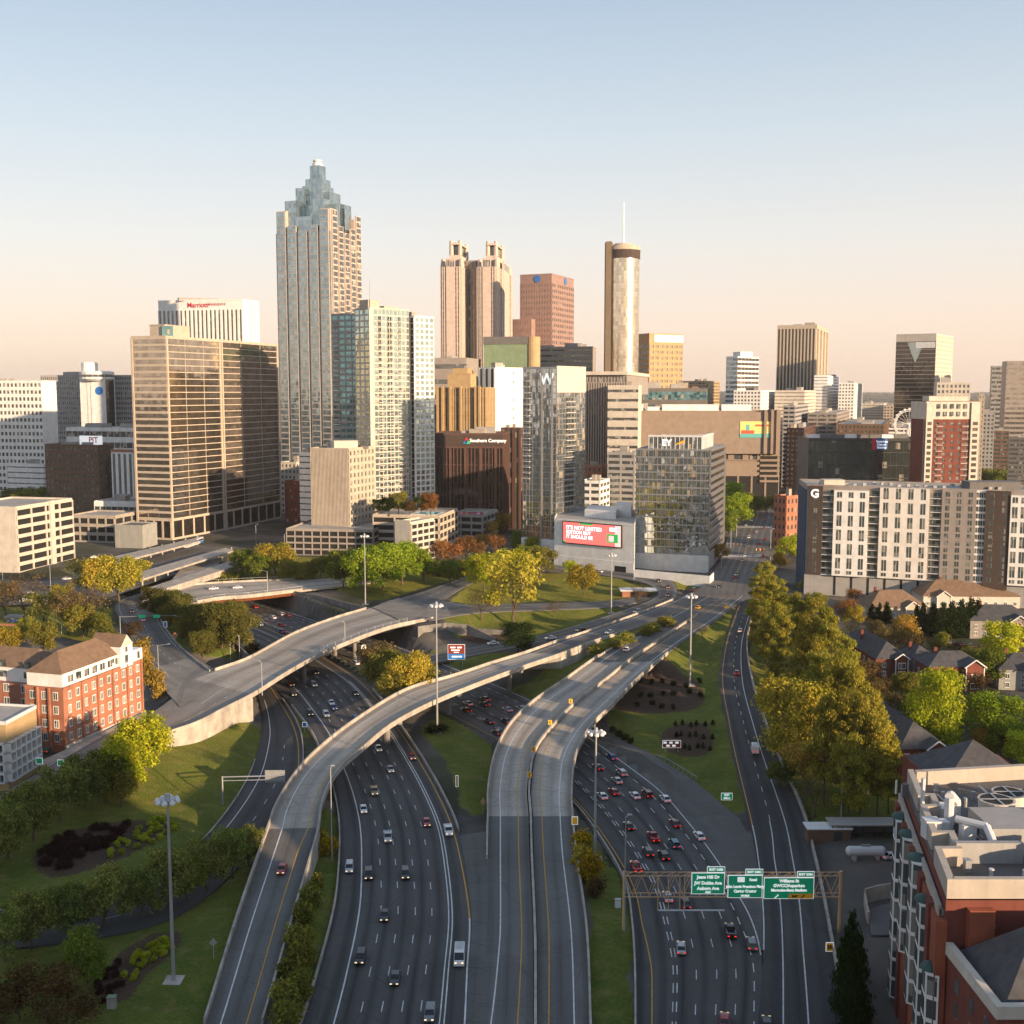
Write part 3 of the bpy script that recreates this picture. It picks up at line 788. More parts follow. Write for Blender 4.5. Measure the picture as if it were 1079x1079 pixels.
def bridge(name, label, rd, u0, u1, piers, group=None, mat='concrete', sides='LR', girder=1.7, rail=False, wall=None):
    """Deck, girder, parapets and piers of an elevated stretch; wall = rows where it stands on retaining walls."""
    i0, i1 = int(u0 * rd.K), int(u1 * rd.K)
    t = thing(name, label, 'bridge', Vector(rd.C[i0]), group)
    mb = MB()
    for i in range(i0, i1):
        lo, hi = [], []
        for j, E, F in ((i, rd.L, rd.Rr), (i, rd.Rr, rd.L), (i + 1, rd.Rr, rd.L), (i + 1, rd.L, rd.Rr)):
            e, f = Vector(E[j]), Vector(F[j])
            hi.append(e + Vector((0, 0, -.05)))
            q = e + (f - e) * 0.06; q.z = e.z - girder; lo.append(q)
        mb.box8(lo, hi)
    mb.build('deck', M['concrete_dark'] if mat == 'concrete' else M[mat], t)
    a = int((wall[0] if wall else u0) * rd.K) ; b_ = int((wall[1] if wall else u1) * rd.K)
    for E, sgn, nm in ((rd.L, -1, 'L'), (rd.Rr, 1, 'R')):
        if nm not in sides: continue
        mb = MB(); run(mb, E[a:b_ + 1], 1.0, 0.4, side=0.2 * sgn, foot=-.55)
        mb.build('parapet', M['concrete'], t)
        if rail:
            mb = MB(); run(mb, [Vector(p) + Vector((0, 0, 2.0)) for p in E[i0:i1 + 1]], .12, .12, side=.2 * sgn, foot=0)
            for p in E[i0:i1 + 1:4]:
                mb.tube((p[0], p[1], p[2] + .9), (p[0], p[1], p[2] + 2.1), .07, n=5)
            mb.build('railing', M['galv'], t)
        if wall:
            P = E[a:i0 + 1] if a < i0 else None
            for Q in (E[a:i0 + 1], E[i1:b_ + 1]):
                if len(Q) > 1:
                    mb = MB(); run(mb, Q, -.5, 0.5, z0=[min(gz(p[0], p[1]), p[2] - .6) - 1.5 for p in Q], side=.3 * sgn)
                    mb.build('retaining_wall', M['concrete'], t)
    for u, ts, r in piers:
        mb = MB()
        for tt in ts:
            p = rd.at(u, tt); z = gz(p[0], p[1])
            if z < p[2] - girder - .5:
                mb.tube((p[0], p[1], z - 1), (p[0], p[1], p[2] - girder - .6), r, n=12)
        e, f = rd.at(u, .08), rd.at(u, .92)
        if len(ts) > 1 or True:
            run(mb, [Vector(e) + Vector((0, 0, -girder - .9)), Vector(f) + Vector((0, 0, -girder - .9))], .95, 1.6, foot=0)
        mb.build('pier', M['concrete_dark'], t)
    for u in ([u0, u1] if wall else []):              # abutments
        e, f = Vector(rd.at(u, -.02)), Vector(rd.at(u, 1.02))
        mb = MB(); run(mb, [e, f], -girder - .05 + 1.0 if False else -.6, 1.0, z0=[min(gz(e.x, e.y), e.z - 1) - 1.5, min(gz(f.x, f.y), f.z - 1) - 1.5])
        mb.build('abutment', M['concrete'], t)
    return t

bridge('flyover_bridge', 'single lane curved concrete flyover sweeping over the left freeway carriageway', Ar, 3.9, 11.9, [(5.2, (.5,), 1.0), (6.6, (.5,), 1.0), (8.3, (.5,), 1.0), (9.6, (.5,), 1.1), (11.0, (.5,), 1.0)], wall=(1.0, 13.2), girder=1.25)
bridge('viaduct_bridge', 'left curved viaduct of the twin pair, solid outer parapet, white edge line', B1r, 3.9, 9.9, [(5.0, (.5,), 1.0), (6.2, (.5,), 1.0), (7.4, (.5,), 1.0), (8.6, (.5,), 1.0)], sides='L', wall=(3.0, 10.4), group='twin curved viaducts')
bridge('viaduct_bridge', 'right curved viaduct of the twin pair, beside the masts and triangular lawn', B2r, 3.9, 9.9, [(5.0, (.5,), 1.0), (6.2, (.5,), 1.0), (7.4, (.5,), 1.0), (8.6, (.5,), 1.0)], sides='R', wall=(0.2, 10.4), group='twin curved viaducts')
bridge('road_bridge', 'wide concrete road bridge crossing the freeway in front of the hotel', Fr, 6.9, 11.6, [(9.0, (.15, .5, .85), .8), (10.3, (.15, .5, .85), .8)], wall=(3.9, 12.0), sides='R')
mb = MB(); run(mb, Fr.edge('L', 7.9, 11.9), 1.0, .4, side=-.2, foot=-.55)
tag(mb.build('parapet_wall', M['concrete']), 'far concrete parapet of the wide road bridge, sunlit on its inner side', 'parapet')
bridge('overpass_bridge', 'far overpass with rust red steel girders and a railing', K2, .4, 3.2, [], mat='rust', girder=2.6, rail=True)
fence_pts = [Vector(p) for p in Fr.edge('R', 9.2, 11.4)]
t = thing('bridge_fence', 'curved chain link fence along the near side of the wide road bridge', 'fence', fence_pts[0])
mb = MB()
for p in fence_pts[::2]:
    mb.tube((p.x, p.y, p.z + .95), (p.x, p.y, p.z + 2.6), .06, n=5)
mb.build('post', M['galv'], t)
mb = MB()
for k in range(7):
    run(mb, [p + Vector((0, 0, 1.1 + k * .24)) for p in fence_pts], .035, .03, foot=0)
mb.build('mesh_panel', M['galv'], t)

off = lambda rd, side, a, b_, dz=0: [Vector(p) + Vector((0, 0, dz)) for p in rd.edge(side, a, b_)]
barrier('median barrier between the twin curved viaducts, stained and sunlit', [Vector((B1r.Rr[i] + B2r.L[i]) / 2) for i in range(0, B1r.n - 8)], 1.05, .5, foot=-1.2)
barrier('low concrete barrier along the left edge of the near carriageway', off(Lr, 'L', 0, 9.2), .85, .35)
barrier('concrete barrier between the near carriageway and the grass by the viaduct', off(Lr, 'R', 4.9, 9.5), .9, .35)
barrier('curving concrete barrier along the grass strip left of the gantry lanes', off(Rc, 'L', 0, 7.2), .85, .35)
barrier('long concrete wall along the right side of the right exit ramp', off(Cr, 'R', 0, 10.8), 1.2, .45)
barrier('concrete median between the two carriageways under the far bridge', [(Vector(a) + Vector(c)) / 2 for a, c in zip(Lr.edge('R', 10.5, 15), Rc.edge('L', 11.6, 16.1))], .95, .5)
barrier('kerb wall along the grass bank of the left exit ramp', off(Dr, 'L', 3.5, 9), .3, .3)
barrier('low barrier around the inside of the left exit ramp', off(Dr, 'R', 1, 4.5), .8, .3)
barrier('barrier between the flyover and the lower ramp road on its left', off(Ar, 'L', 13.2, 15.6), .9, .35)
barrier('barrier beside the viaduct where it comes down to the junction', off(B1r, 'L', 10.4, 11.6), .8, .3)
barrier('low wall of the street beside the evergreen hedge and freeway trench', off(Gr, 'R', .2, 3.2), .8, .3)
g1 = [W(691, 797, .6), W(705, 803, .65), W(720, 812, .75), W(734, 821, .9)]
t = thing('guard_rail', 'grey steel guard rail along the wide shoulder below the triangular lawn', 'guard rail', g1[0])
mb = MB(); run(mb, [p + Vector((0, 0, .45)) for p in g1], .32, .08, foot=0); mb.build('rail', M['galv'], t)
for p in [W(691 + k * 4.7, 797 + k * 2.7, .6 + k * .03) for k in range(10)]:
    mb = MB(); mb.box(p.x - .06, p.x + .06, p.y - .06, p.y + .06, p.z - .6, p.z + .72); mb.build('post', M['galv'], t)
def wall(label, pts, z0, th=.7, mat='concrete_dark', name='retaining_wall'):
    mb = MB(); P = [W(a, b_, z) for a, b_, z in pts]
    run(mb, P, 0, th, z0=[z0] * len(P))
    return tag(mb.build(name, M[mat]), label, 'wall')
wall('tall stained concrete wall right of the rust red overpass', [(311, 623, 9.6), (338, 628, 9.6), (362, 634, 9.6), (391, 641, 9.6)], -1.5)
wall('concrete abutment wall under the right end of the wide road bridge', [(440, 660, 9.6), (470, 656, 9.6), (492, 658, 9.0), (522, 672, 5.5)], -1)
wall('low stone wall at the foot of the small lawn by the lower ramp', [(505, 662, 7.4), (530, 664, 7.2), (548, 668, 6.2)], 2)
wall('left abutment wall of the rust red overpass, behind the hedge', [(196, 640, 9.2), (225, 655, 8.8), (262, 690, 8.9)], -1.5)
# ------------------------------------------------------------------ building materials
def wallm(name, c, var=0.12, **k):
    M[name] = surf(name, c, 0.82, var, **k)
wallm('cream_wall', (0.55, 0.5, 0.43)); wallm('white_wall', (0.76, 0.75, 0.72)); wallm('beige_wall', (0.47, 0.4, 0.32)); wallm('tan_wall', (0.42, 0.3, 0.16))
wallm('grey_wall', (0.34, 0.33, 0.32)); wallm('dark_grey_wall', (0.14, 0.135, 0.13)); wallm('brown_wall', (0.16, 0.10, 0.065)); wallm('dark_brown_wall', (0.07, 0.05, 0.042))
wallm('taupe_wall', (0.3, 0.265, 0.24)); wallm('pink_granite', (0.54, 0.44, 0.38)); wallm('red_granite', (0.3, 0.2, 0.175)); wallm('brick_red', (0.29, 0.085, 0.045), 0.22)
wallm('brick_orange', (0.36, 0.155, 0.095), 0.22); wallm('brick_dark', (0.17, 0.05, 0.035), 0.2); wallm('maroon_wall', (0.11, 0.06, 0.048)); wallm('bronze_wall', (0.2, 0.15, 0.1))
wallm('pale_wall', (0.72, 0.68, 0.63)); wallm('blue_wall', (0.022, 0.055, 0.11)); wallm('concrete_wall', (0.36, 0.32, 0.27), 0.15); wallm('mart_wall', (0.27, 0.21, 0.165), 0.12); wallm('green_panel', (0.2, 0.27, 0.17)); wallm('siding', (0.3, 0.3, 0.28))
M['roof_dark'] = surf('roof_membrane', (0.13, 0.125, 0.12), 0.9, 0.3, 0.08, streak=False)
M['roof_pale'] = surf('roof_gravel', (0.36, 0.34, 0.31), 0.9, 0.25, 0.08, streak=False)
M['slate'] = surf('roof_shingle', (0.075, 0.075, 0.08), 0.85, 0.25, 0.6, streak=True)
M['brown_shingle'] = surf('brown_roof_shingle', (0.2, 0.13, 0.085), 0.85, 0.2, 0.6)
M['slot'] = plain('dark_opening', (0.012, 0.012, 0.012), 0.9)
M['glass_dark'] = glass('glass_dark', (0.16, 0.17, 0.17), 0.6, blind=0.12)
M['glass_home'] = glass('glass_home', (0.14, 0.17, 0.17), 0.55, cell=(1.5, 1.5, 2.9), blind=0.3, bc=(0.25, 0.25, 0.22))
M['glass_green'] = glass('glass_green', (0.5, 0.62, 0.6), 0.88, 0.06, blind=0.12, cell=(3, 3, 3.2), bc=(.4, .38, .33))
M['glass_blue'] = glass('glass_blue', (0.36, 0.43, 0.45), 0.85, tilt=0.02)
M['glass_teal'] = glass('glass_teal', (0.18, 0.34, 0.38), 0.85, tilt=0.03, cell=(3, 3, 3.1), blind=.1)
M['glass_bronze'] = glass('glass_bronze', (0.85, 0.72, 0.55), 0.97, 0.2, tilt=0.004)
M['glass_gold'] = glass('glass_gold', (0.44, 0.39, 0.33), 0.92, 0.06, tilt=0.012, cell=(3.2, 3.2, 3.7))
M['glass_black'] = glass('glass_black', (0.09, 0.08, 0.075), 0.75, 0.05, tilt=0.02)
M['glass_clear'] = glass('glass_clear', (0.55, 0.6, 0.61), 0.92, 0.04, tilt=0.05, cell=(1.7, 1.7, 3.6), blind=0.12, bc=(0.4, 0.33, 0.24))
M['steel_white'] = plain('white_metal', (0.6, 0.6, 0.6), 0.4)
M['mullion'] = plain('aluminium', (0.4, 0.4, 0.4), 0.35, 0.7)
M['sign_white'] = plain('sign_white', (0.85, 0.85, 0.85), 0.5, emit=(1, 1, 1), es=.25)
M['sign_red'] = plain('sign_red', (0.5, 0.03, 0.05), 0.5)
M['sign_green'] = plain('sign_green', (0.015, 0.6, 0.28), 0.5)
M['sign_yellow'] = plain('sign_yellow', (1.0, 0.5, 0.03), 0.5)
M['sign_blue'] = plain('sign_blue', (0.02, 0.16, 0.5), 0.5)
M['sign_brown'] = plain('sign_brown', (0.2, 0.03, 0.02), 0.5)

UNIT = {}
def unit_box(mat, name):
    if (mat, name) not in UNIT:
        mb = MB(); mb.box(0, 1, -1, 0, 0, 1)
        UNIT[(mat, name)] = mb.mesh(name, M[mat])
    return UNIT[(mat, name)]

def text_mesh(s, size, mat, depth=0.05, bold=0.0, spacing=1.0):
    c = bpy.data.curves.new('text', 'FONT')
    c.body = s; c.size = size; c.extrude = depth; c.offset = bold; c.space_character = spacing
    c.align_x = 'CENTER'; c.align_y = 'CENTER'; c.resolution_u = 3
    o = bpy.data.objects.new('text', c)
    col.objects.link(o)
    dg = bpy.context.evaluated_depsgraph_get(); dg.update()
    me = bpy.data.meshes.new_from_object(o.evaluated_get(dg))
    bpy.data.objects.remove(o); bpy.data.curves.remove(c)
    me.materials.clear(); me.materials.append(M[mat])
    return me

def put_text(name, s, size, mat, pos, dirx, parent, bold=0.0, spacing=1.0, tilt=0.0, width=None):
    """Flat lettering on an upright face; dirx = horizontal reading direction."""
    me = text_mesh(s, size, mat, 0.04, bold, spacing)
    o = bpy.data.objects.new(name, me)
    col.objects.link(o)
    o.rotation_euler = (R(90), 0, math.atan2(dirx[1], dirx[0]))
    p = Vector(pos)
    o.location = p - (Vector(parent.location) if parent else Vector())
    if width:
        xs_ = [v.co.x for v in me.vertices]
        k = width / max(max(xs_) - min(xs_), .01)
        o.scale = (k, k if tilt == 0 else 1, 1)
    if parent: o.parent = parent
    return o

class Face:
    """An upright face seen from outside: a = left foot, b = right foot."""
    def __init__(s, a, b, z0, z1):
        s.a = Vector((a[0], a[1], 0)); s.b = Vector((b[0], b[1], 0))
        s.w = (s.b - s.a).length
        s.d = (s.b - s.a) / s.w
        s.n = Vector((s.d.y, -s.d.x, 0))
        s.z0, s.z1 = z0, z1
    def p(s, u, z, o=0.0):
        q = s.a + s.d * u + s.n * o
        return Vector((q.x, q.y, z))
    def u(s, px, z):                                   # along-face distance seen at pixel column px
        k = (px - 539.5) / FOC
        c = (CAM_H - z) * sp
        return (k * (s.a.y * cp + c) - s.a.x) / (s.d.x - k * s.d.y * cp)

class Building:
    def __init__(s, name, label, cat, poly, z1, mat, roof='roof_dark', base=None, group=None, parapet=0.9, z0=None):
        s.poly = [(p[0], p[1]) for p in poly]
        cx = sum(p[0] for p in s.poly) / len(s.poly); cy = sum(p[1] for p in s.poly) / len(s.poly)
        gmin = min([gz(*p) for p in s.poly] + [gz(cx, cy)])
        s.z0 = gmin if z0 is None else z0
        s.z1 = z1
        s.t = thing(name, label, cat, (cx, cy, s.z0), group)
        s.mat = mat
        s.core = MB(); s.core.prism(s.poly, s.z0 - 2.0, z1)
        s.trim = MB()
        s.wins = []
        s.roofmat = roof
        s.parapet = parapet
        k = len(s.poly)
        if parapet:                                    # rim round the roof
            for i in range(k):
                a, b = Vector((*s.poly[i], 0)), Vector((*s.poly[(i + 1) % k], 0))
                d = (b - a).normalized(); nn = Vector((d.y, -d.x, 0))
                q = [a + nn * .12, b + nn * .12 + d * 0, b - nn * .35 - d * .35, a - nn * .35 + d * .35]
                s.trim.box8([(p.x, p.y, z1 - .35) for p in (q[3], q[2], q[1], q[0])][::-1], [(p.x, p.y, z1 + parapet) for p in (q[3], q[2], q[1], q[0])][::-1])
    def face(s, i, z0=None, z1=None):
        k = len(s.poly)
        return Face(s.poly[i], s.poly[(i + 1) % k], s.z0 if z0 is None else z0, s.z1 if z1 is None else z1)
    def pane(s, name, f, u0, u1, za, zb, o, mat):
        s.wins.append((name, f, u0, u1, za, zb, o, mat))
    def bar(s, f, u0, u1, za, zb, o0, o1):
        a, b, c, d = f.p(u0, za, o1), f.p(u1, za, o1), f.p(u1, za, o0), f.p(u0, za, o0)
        up = Vector((0, 0, zb - za))
        s.trim.box8([a, b, c, d], [a + up, b + up, c + up, d + up])
    # --- kinds of facade
    def grid(s, f, nx, nz, fw=.55, fh=.6, mat='glass_dark', u0=0, u1=None, z0=None, z1=None, proud=.28, name='window', pier=True, span=True, skip=()):
        u1 = f.w if u1 is None else u1; z0 = f.z0 if z0 is None else z0; z1 = f.z1 if z1 is None else z1
        du, dz = (u1 - u0) / nx, (z1 - z0) / nz
        if pier:
            for i in range(nx + 1):
                c = u0 + i * du; h = du * (1 - fw) / 2
                s.bar(f, max(c - h, u0), min(c + h, u1), z0, z1, -.05, proud)
        if span:
            for j in range(nz + 1):
                c = z0 + j * dz; h = dz * (1 - fh) / 2
                s.bar(f, u0, u1, max(c - h, z0), min(c + h, z1), -.05, proud - .03)
        for j in range(nz):
            for i in range(nx):
                if (i, j) in skip: continue
                s.pane(name, f, u0 + (i + .5 - fw / 2) * du, u0 + (i + .5 + fw / 2) * du, z0 + (j + .5 - fh / 2) * dz, z0 + (j + .5 + fh / 2) * dz, .06, mat)
    def bands(s, f, nz, fh=.55, mat='glass_dark', u0=0, u1=None, z0=None, z1=None, proud=.3, nx=0, mw=.25, name='window_band'):
        u1 = f.w if u1 is None else u1; z0 = f.z0 if z0 is None else z0; z1 = f.z1 if z1 is None else z1
        dz = (z1 - z0) / nz
        for j in range(nz):
            s.pane(name, f, u0, u1, z0 + (j + .5 - fh / 2) * dz, z0 + (j + .5 + fh / 2) * dz, .06, mat)
        for j in range(nz + 1):
            c = z0 + j * dz; h = dz * (1 - fh) / 2
            s.bar(f, u0, u1, max(c - h, z0), min(c + h, z1), -.05, proud)
        for i in range(nx + 1 if nx else 0):
            c = u0 + (u1 - u0) * i / nx
            s.bar(f, max(c - mw / 2, u0), min(c + mw / 2, u1), z0, z1, -.05, proud + .06)
    def strips(s, f, nx, fw=.5, mat='glass_dark', u0=0, u1=None, z0=None, z1=None, proud=.5, name='window_strip', nz=0):
        u1 = f.w if u1 is None else u1; z0 = f.z0 if z0 is None else z0; z1 = f.z1 if z1 is None else z1
        du = (u1 - u0) / nx
        for i in range(nx):
            s.pane(name, f, u0 + (i + .5 - fw / 2) * du, u0 + (i + .5 + fw / 2) * du, z0, z1, .06, mat)
        for i in range(nx + 1):
            c = u0 + i * du; h = du * (1 - fw) / 2
            s.bar(f, max(c - h, u0), min(c + h, u1), z0, z1, -.05, proud)
        for j in range(nz + 1 if nz else 0):
            c = z0 + (z1 - z0) * j / nz
            s.bar(f, u0, u1, c - .18, c + .18, -.05, proud * .5)
    def balconies(s, f, u0, u1, nz, z0, z1, d=1.4, slab='white_wall', rail='mullion', gl='glass_home'):
        dz = (z1 - z0) / nz
        for j in range(nz):
            za = z0 + j * dz
            s.pane('balcony_door', f, u0 + .3, u1 - .3, za + .3, za + dz * .85, .06, gl)
            mb = MB()
            q = [f.p(u0, za, d), f.p(u1, za, d), f.p(u1, za, 0.02), f.p(u0, za, 0.02)]
            mb.box8(q, [p + Vector((0, 0, .22)) for p in q])
            q = [f.p(u0, za + .22, d), f.p(u1, za + .22, d), f.p(u1, za + .22, d - .06), f.p(u0, za + .22, d - .06)]
            mb.box8([p + Vector((0, 0, .75)) for p in q], [p + Vector((0, 0, .85)) for p in q], 1)
            k = max(2, int((u1 - u0) / .6))
            for i in range(k + 1):
                u = u0 + (u1 - u0 - .06) * i / k
                q = [f.p(u, za + .22, d), f.p(u + .06, za + .22, d), f.p(u + .06, za + .22, d - .06), f.p(u, za + .22, d - .06)]
                mb.box8(q, [p + Vector((0, 0, .75)) for p in q], 1)
            mb.build('balcony', [M[slab], M[rail]], s.t)
    def roof_unit(s, x, y, w, d, h, mat='grey_wall', name='rooftop_plant', z=None, rz=0.35, r=None):
        mb = MB()
        z = s.z1 if z is None else z
        c, q = math.cos(rz), math.sin(rz)
        P = [(x + (a * w / 2) * c - (b * d / 2) * q, y + (a * w / 2) * q + (b * d / 2) * c) for a, b in ((-1, -1), (1, -1), (1, 1), (-1, 1))]
        mb.prism(P, z - .3, z + h)
        P2 = [(x + (p[0] - x) * 1.03, y + (p[1] - y) * 1.03) for p in P]
        mb.prism(P2, z + h - .25, z + h + .1)
        return mb.build(name, M[mat], s.t)
    def crown(s, n=3, seed=0, hh=(2, 5), mats=('grey_wall', 'roof_pale', 'concrete_wall')):
        r = random.Random(seed + int(s.z1 * 7))
        a, b, d = Vector((*s.poly[0], 0)), Vector((*s.poly[1], 0)), Vector((*s.poly[-1], 0))
        for _ in range(n):
            i, j = r.uniform(.2, .8), r.uniform(.2, .8)
            p = a + (b - a) * i + (d - a) * j
            s.roof_unit(p.x, p.y, (b - a).length * r.uniform(.12, .3), (d - a).length * r.uniform(.12, .3), r.uniform(*hh), r.choice(mats), rz=math.atan2((b - a).y, (b - a).x))
    def done(s, limit=100):
        s.core.build('wall', [M[s.mat]], s.t)
        if s.trim.v: s.trim.build('facade_frame', M[getattr(s, 'trimmat', s.mat)], s.t)
        # roof sheet just over the core
        mb = MB(); cx, cy = s.t.location.x, s.t.location.y
        mb.prism([(cx + (p[0] - cx) * .995, cy + (p[1] - cy) * .995) for p in s.poly], s.z1 - .1, s.z1 + .06)
        mb.build('roof', M[s.roofmat], s.t)
        L = s.t.location
        def dist(wi):
            q = wi[1].p((wi[2] + wi[3]) / 2, (wi[4] + wi[5]) / 2)
            return -(wi[3] - wi[2]) * (wi[5] - wi[4]) / ((q.x ** 2 + q.y ** 2 + (q.z - CAM_H) ** 2))
        by = {}
        for wi in s.wins: by.setdefault(wi[0], []).append(wi)
        for nm, ws in by.items():
            ws.sort(key=dist)
            for (nm, f, u0, u1, za, zb, o, mat) in ws[:limit]:
                ob = bpy.data.objects.new(nm, unit_box(mat, nm))
                col.objects.link(ob)
                p = f.p(u0, za, o)
                ob.location = p - L
                ob.scale = (max(u1 - u0, .02), .09, max(zb - za, .02))
                ob.rotation_euler = (0, 0, math.atan2(f.d.y, f.d.x) + math.pi * 0)
                ob.scale.y = -.09
                ob.parent = s.t
            rest = ws[limit:]
            if rest:
                mats = sorted({w[7] for w in rest}); mb = MB()
                for (n_, f, u0, u1, za, zb, o, mat) in rest:
                    q = [f.p(u0, za, o), f.p(u1, za, o), f.p(u1, zb, o), f.p(u0, zb, o)]
                    mb.quad(*q, m=mats.index(mat))
                ob = mb.build(nm, [M[k] for k in mats], s.t); ob['kind'] = 'stuff'
        return s.t

def rect(xl, xm, xr, d, th=20.0, zref=70.0, wl=None, wr=None):
    """Plan of a block from its photo columns: left end, nearest corner, right end; d = distance of the nearest corner."""
    t = R(th)
    c = (CAM_H - zref) * sp
    k0, k1, k2 = ((x - 539.5) / FOC if x is not None else 0 for x in (xl, xm, xr))
    x1 = k1 * (d * cp + c)
    if wl is None:
        den = math.cos(t) + k0 * math.sin(t) * cp
        wl = (x1 - k0 * (d * cp + c)) / den
    if wr is None:
        den = math.sin(t) - k2 * math.cos(t) * cp
        wr = (k2 * (d * cp + c) - x1) / den
    wl, wr = max(3, min(wl, 220)), max(3, min(wr, 220))
    p1 = Vector((x1, d))
    p0 = p1 + Vector((-math.cos(t), math.sin(t))) * wl
    p2 = p1 + Vector((math.sin(t), math.cos(t))) * wr
    return [tuple(p0), tuple(p1), tuple(p2), tuple(p2 + p0 - p1)]

def sub(poly, a0, a1, b0, b1):
    """Part of a block's plan: a along the left face (0 far left .. 1 near corner), b back along the right face."""
    p0, p1, p2 = (Vector(p) for p in poly[:3])
    f = lambda a, b: tuple(p0 + (p1 - p0) * a + (p2 - p1) * b)
    return [f(a0, b0), f(a1, b0), f(a1, b1), f(a0, b1)]

# ================================================================== the skyline, left to right
# --- slab hotel far left
p = rect(-60, 46, 60, 1020, 12, wr=22); z = zat(46, 402, 1020)
b = Building('hotel_slab', 'pale grid-fronted slab at the far left edge of the skyline', 'building', p, z, 'white_wall', 'roof_pale')
b.grid(b.face(0), 26, 17, .62, .5); b.crown(2); b.done()
# --- wide grey slabs and the round-shouldered lift tower between them
p = rect(45, 146, 160, 1180, 8, wr=20); z = zat(100, 396, 1180)
b = Building('hotel_slab', 'wide grey hotel slab of close window rows behind a tall lift tower', 'building', p, z, 'grey_wall')
b.bands(b.face(0), 22, .5, nx=46, mw=.9); b.crown(1); b.done()
p = rect(86, 112, 124, 1150, 12, wr=18); z = zat(105, 392, 1150)
b = Building('hotel_tower', 'pale windowless lift tower with an overhanging round top and roundel', 'building', p, z, 'white_wall', 'roof_pale', parapet=0)
f = b.face(0); b.strips(f, 1, .12, 'glass_black', u0=f.w * .3, u1=f.w * .55)
b.strips(b.face(1), 1, .9, 'glass_black')
c = Vector((sum(q[0] for q in p) / 4, sum(q[1] for q in p) / 4, z))
mb = MB(); mb.lathe(c, [(14, -9), (17, -7), (17, 0), (15, 1)], 20); mb.build('tower_head', M['white_wall'], b.t)
mb = MB(); mb.lathe(c, [(17.15, -5), (17.15, -2.5)], 20); mb.build('head_window', M['glass_dark'], b.t)
mb = MB(); mb.lathe(c + Vector((-7, 0, 0)), [(8, 0), (8, 9), (7, 10)], 16); mb.build('stair_drum', M['white_wall'], b.t)
ff = b.face(0); q = ff.p(ff.w * .78, z - 19, .2)
mb = MB(); mb.tube(q, q + ff.n * .3, 4.2, n=20); mb.build('roundel', M['sign_blue'], b.t); b.done()
# --- brown brick block with roof sign, fire stairs on its right side
p = rect(47, 103, 119, 860, 20); z = zat(103, 470, 860)
b = Building('brick_block', 'brown brick block with square windows and a red and white rooftop sign', 'building', p, z, 'brown_wall')
b.grid(b.face(0), 13, 11, .42, .5, 'glass_home'); f = b.face(1); b.grid(f, 3, 11, .4, .5, 'glass_home')
mb = MB()
for k in range(10):
    za = b.z0 + 6 + k * 4.2
    q = [f.p(f.w * .4, za, 1.6), f.p(f.w * .75, za, 1.6), f.p(f.w * .75, za, .3), f.p(f.w * .4, za, .3)]
    mb.box8(q, [v + Vector((0, 0, .4)) for v in q])
    q = [f.p(f.w * .4, za, 1.6), f.p(f.w * .5, za, 1.6), f.p(f.w * .5, za, .9), f.p(f.w * .4, za, .9)]
    mb.box8(q, [v + f.d * f.w * .25 + Vector((0, 0, 4.2)) for v in q])
mb.build('fire_stair', M['dark_steel'], b.t)
f = b.face(0); s0 = f.p(f.w * .62, z + 1, -6)
mb = MB(); q = [f.p(f.w * .56, z + .5, -6), f.p(f.w * .98, z + .5, -6), f.p(f.w * .98, z + .5, -6.6), f.p(f.w * .56, z + .5, -6.6)]
mb.box8(q, [v + Vector((0, 0, 7)) for v in q]); o = mb.build('roof_sign', M['sign_white'], b.t)
put_text('lettering', 'PIT', 6.5, 'sign_red', f.p(f.w * .82, z + 4, -5.9), f.d, b.t, .1)
b.crown(2); b.done()
# --- white office rows behind it, small red and white flats beside it
p = rect(70, 146, 160, 960, 15, wr=30); z = zat(120, 452, 960)
b = Building('office_block', 'white low office with dark window bands behind the brown brick block', 'building', p, z, 'white_wall', 'roof_pale')
b.bands(b.face(0), 7, .5, nx=12); b.crown(3); b.done()
p = rect(117, 140, 148, 840, 25); z = zat(140, 478, 840)
b = Building('apartment_block', 'small white and blue flats with a red roof beside the brown block', 'building', p, z, 'white_wall')
f = b.face(0); b.strips(f, 4, .5, 'glass_blue'); b.grid(b.face(1), 2, 8)
mb = MB(); mb.prism([(b.t.location.x + (q[0] - b.t.location.x) * 1.08, b.t.location.y + (q[1] - b.t.location.y) * 1.08) for q in p], z + .9, z + 2.6); mb.build('roof_cap', M['brick_orange'], b.t); b.done()
# --- hotel tower behind the gold tower: white fins, red name on top
p = rect(171, 259, 276, 1150, 14); z = zat(259, 316, 1150)
b = Building('hotel_tower', 'white finned hotel tower with red lettering along its top', 'building', p, z, 'white_wall', 'roof_pale', parapet=1.2)
f = b.face(0); ztop = zat(259, 326, 1150)
b.strips(f, 20, .52, 'glass_dark', z1=ztop, proud=.9); f1 = b.face(1); b.strips(f1, 2, .12, 'glass_dark', u0=f1.w * .3, u1=f1.w * .8, proud=1.2)
put_text('lettering', 'Marriott', 9.5, 'sign_red', f.p(f.w * .475, (z + ztop) / 2 + .3, .35), f.d, b.t, .14, width=f.w * .25)
put_text('lettering', 'M A R Q U I S', 5, 'sign_red', f.p(f.w * .70, (z + ztop) / 2 + .8, .35), f.d, b.t, .1, width=f.w * .2)
b.roof_unit(*[f.p(f.w * .4, 0, -14)[k] for k in (0, 1)], 40, 14, 3.5, 'grey_wall'); b.done()
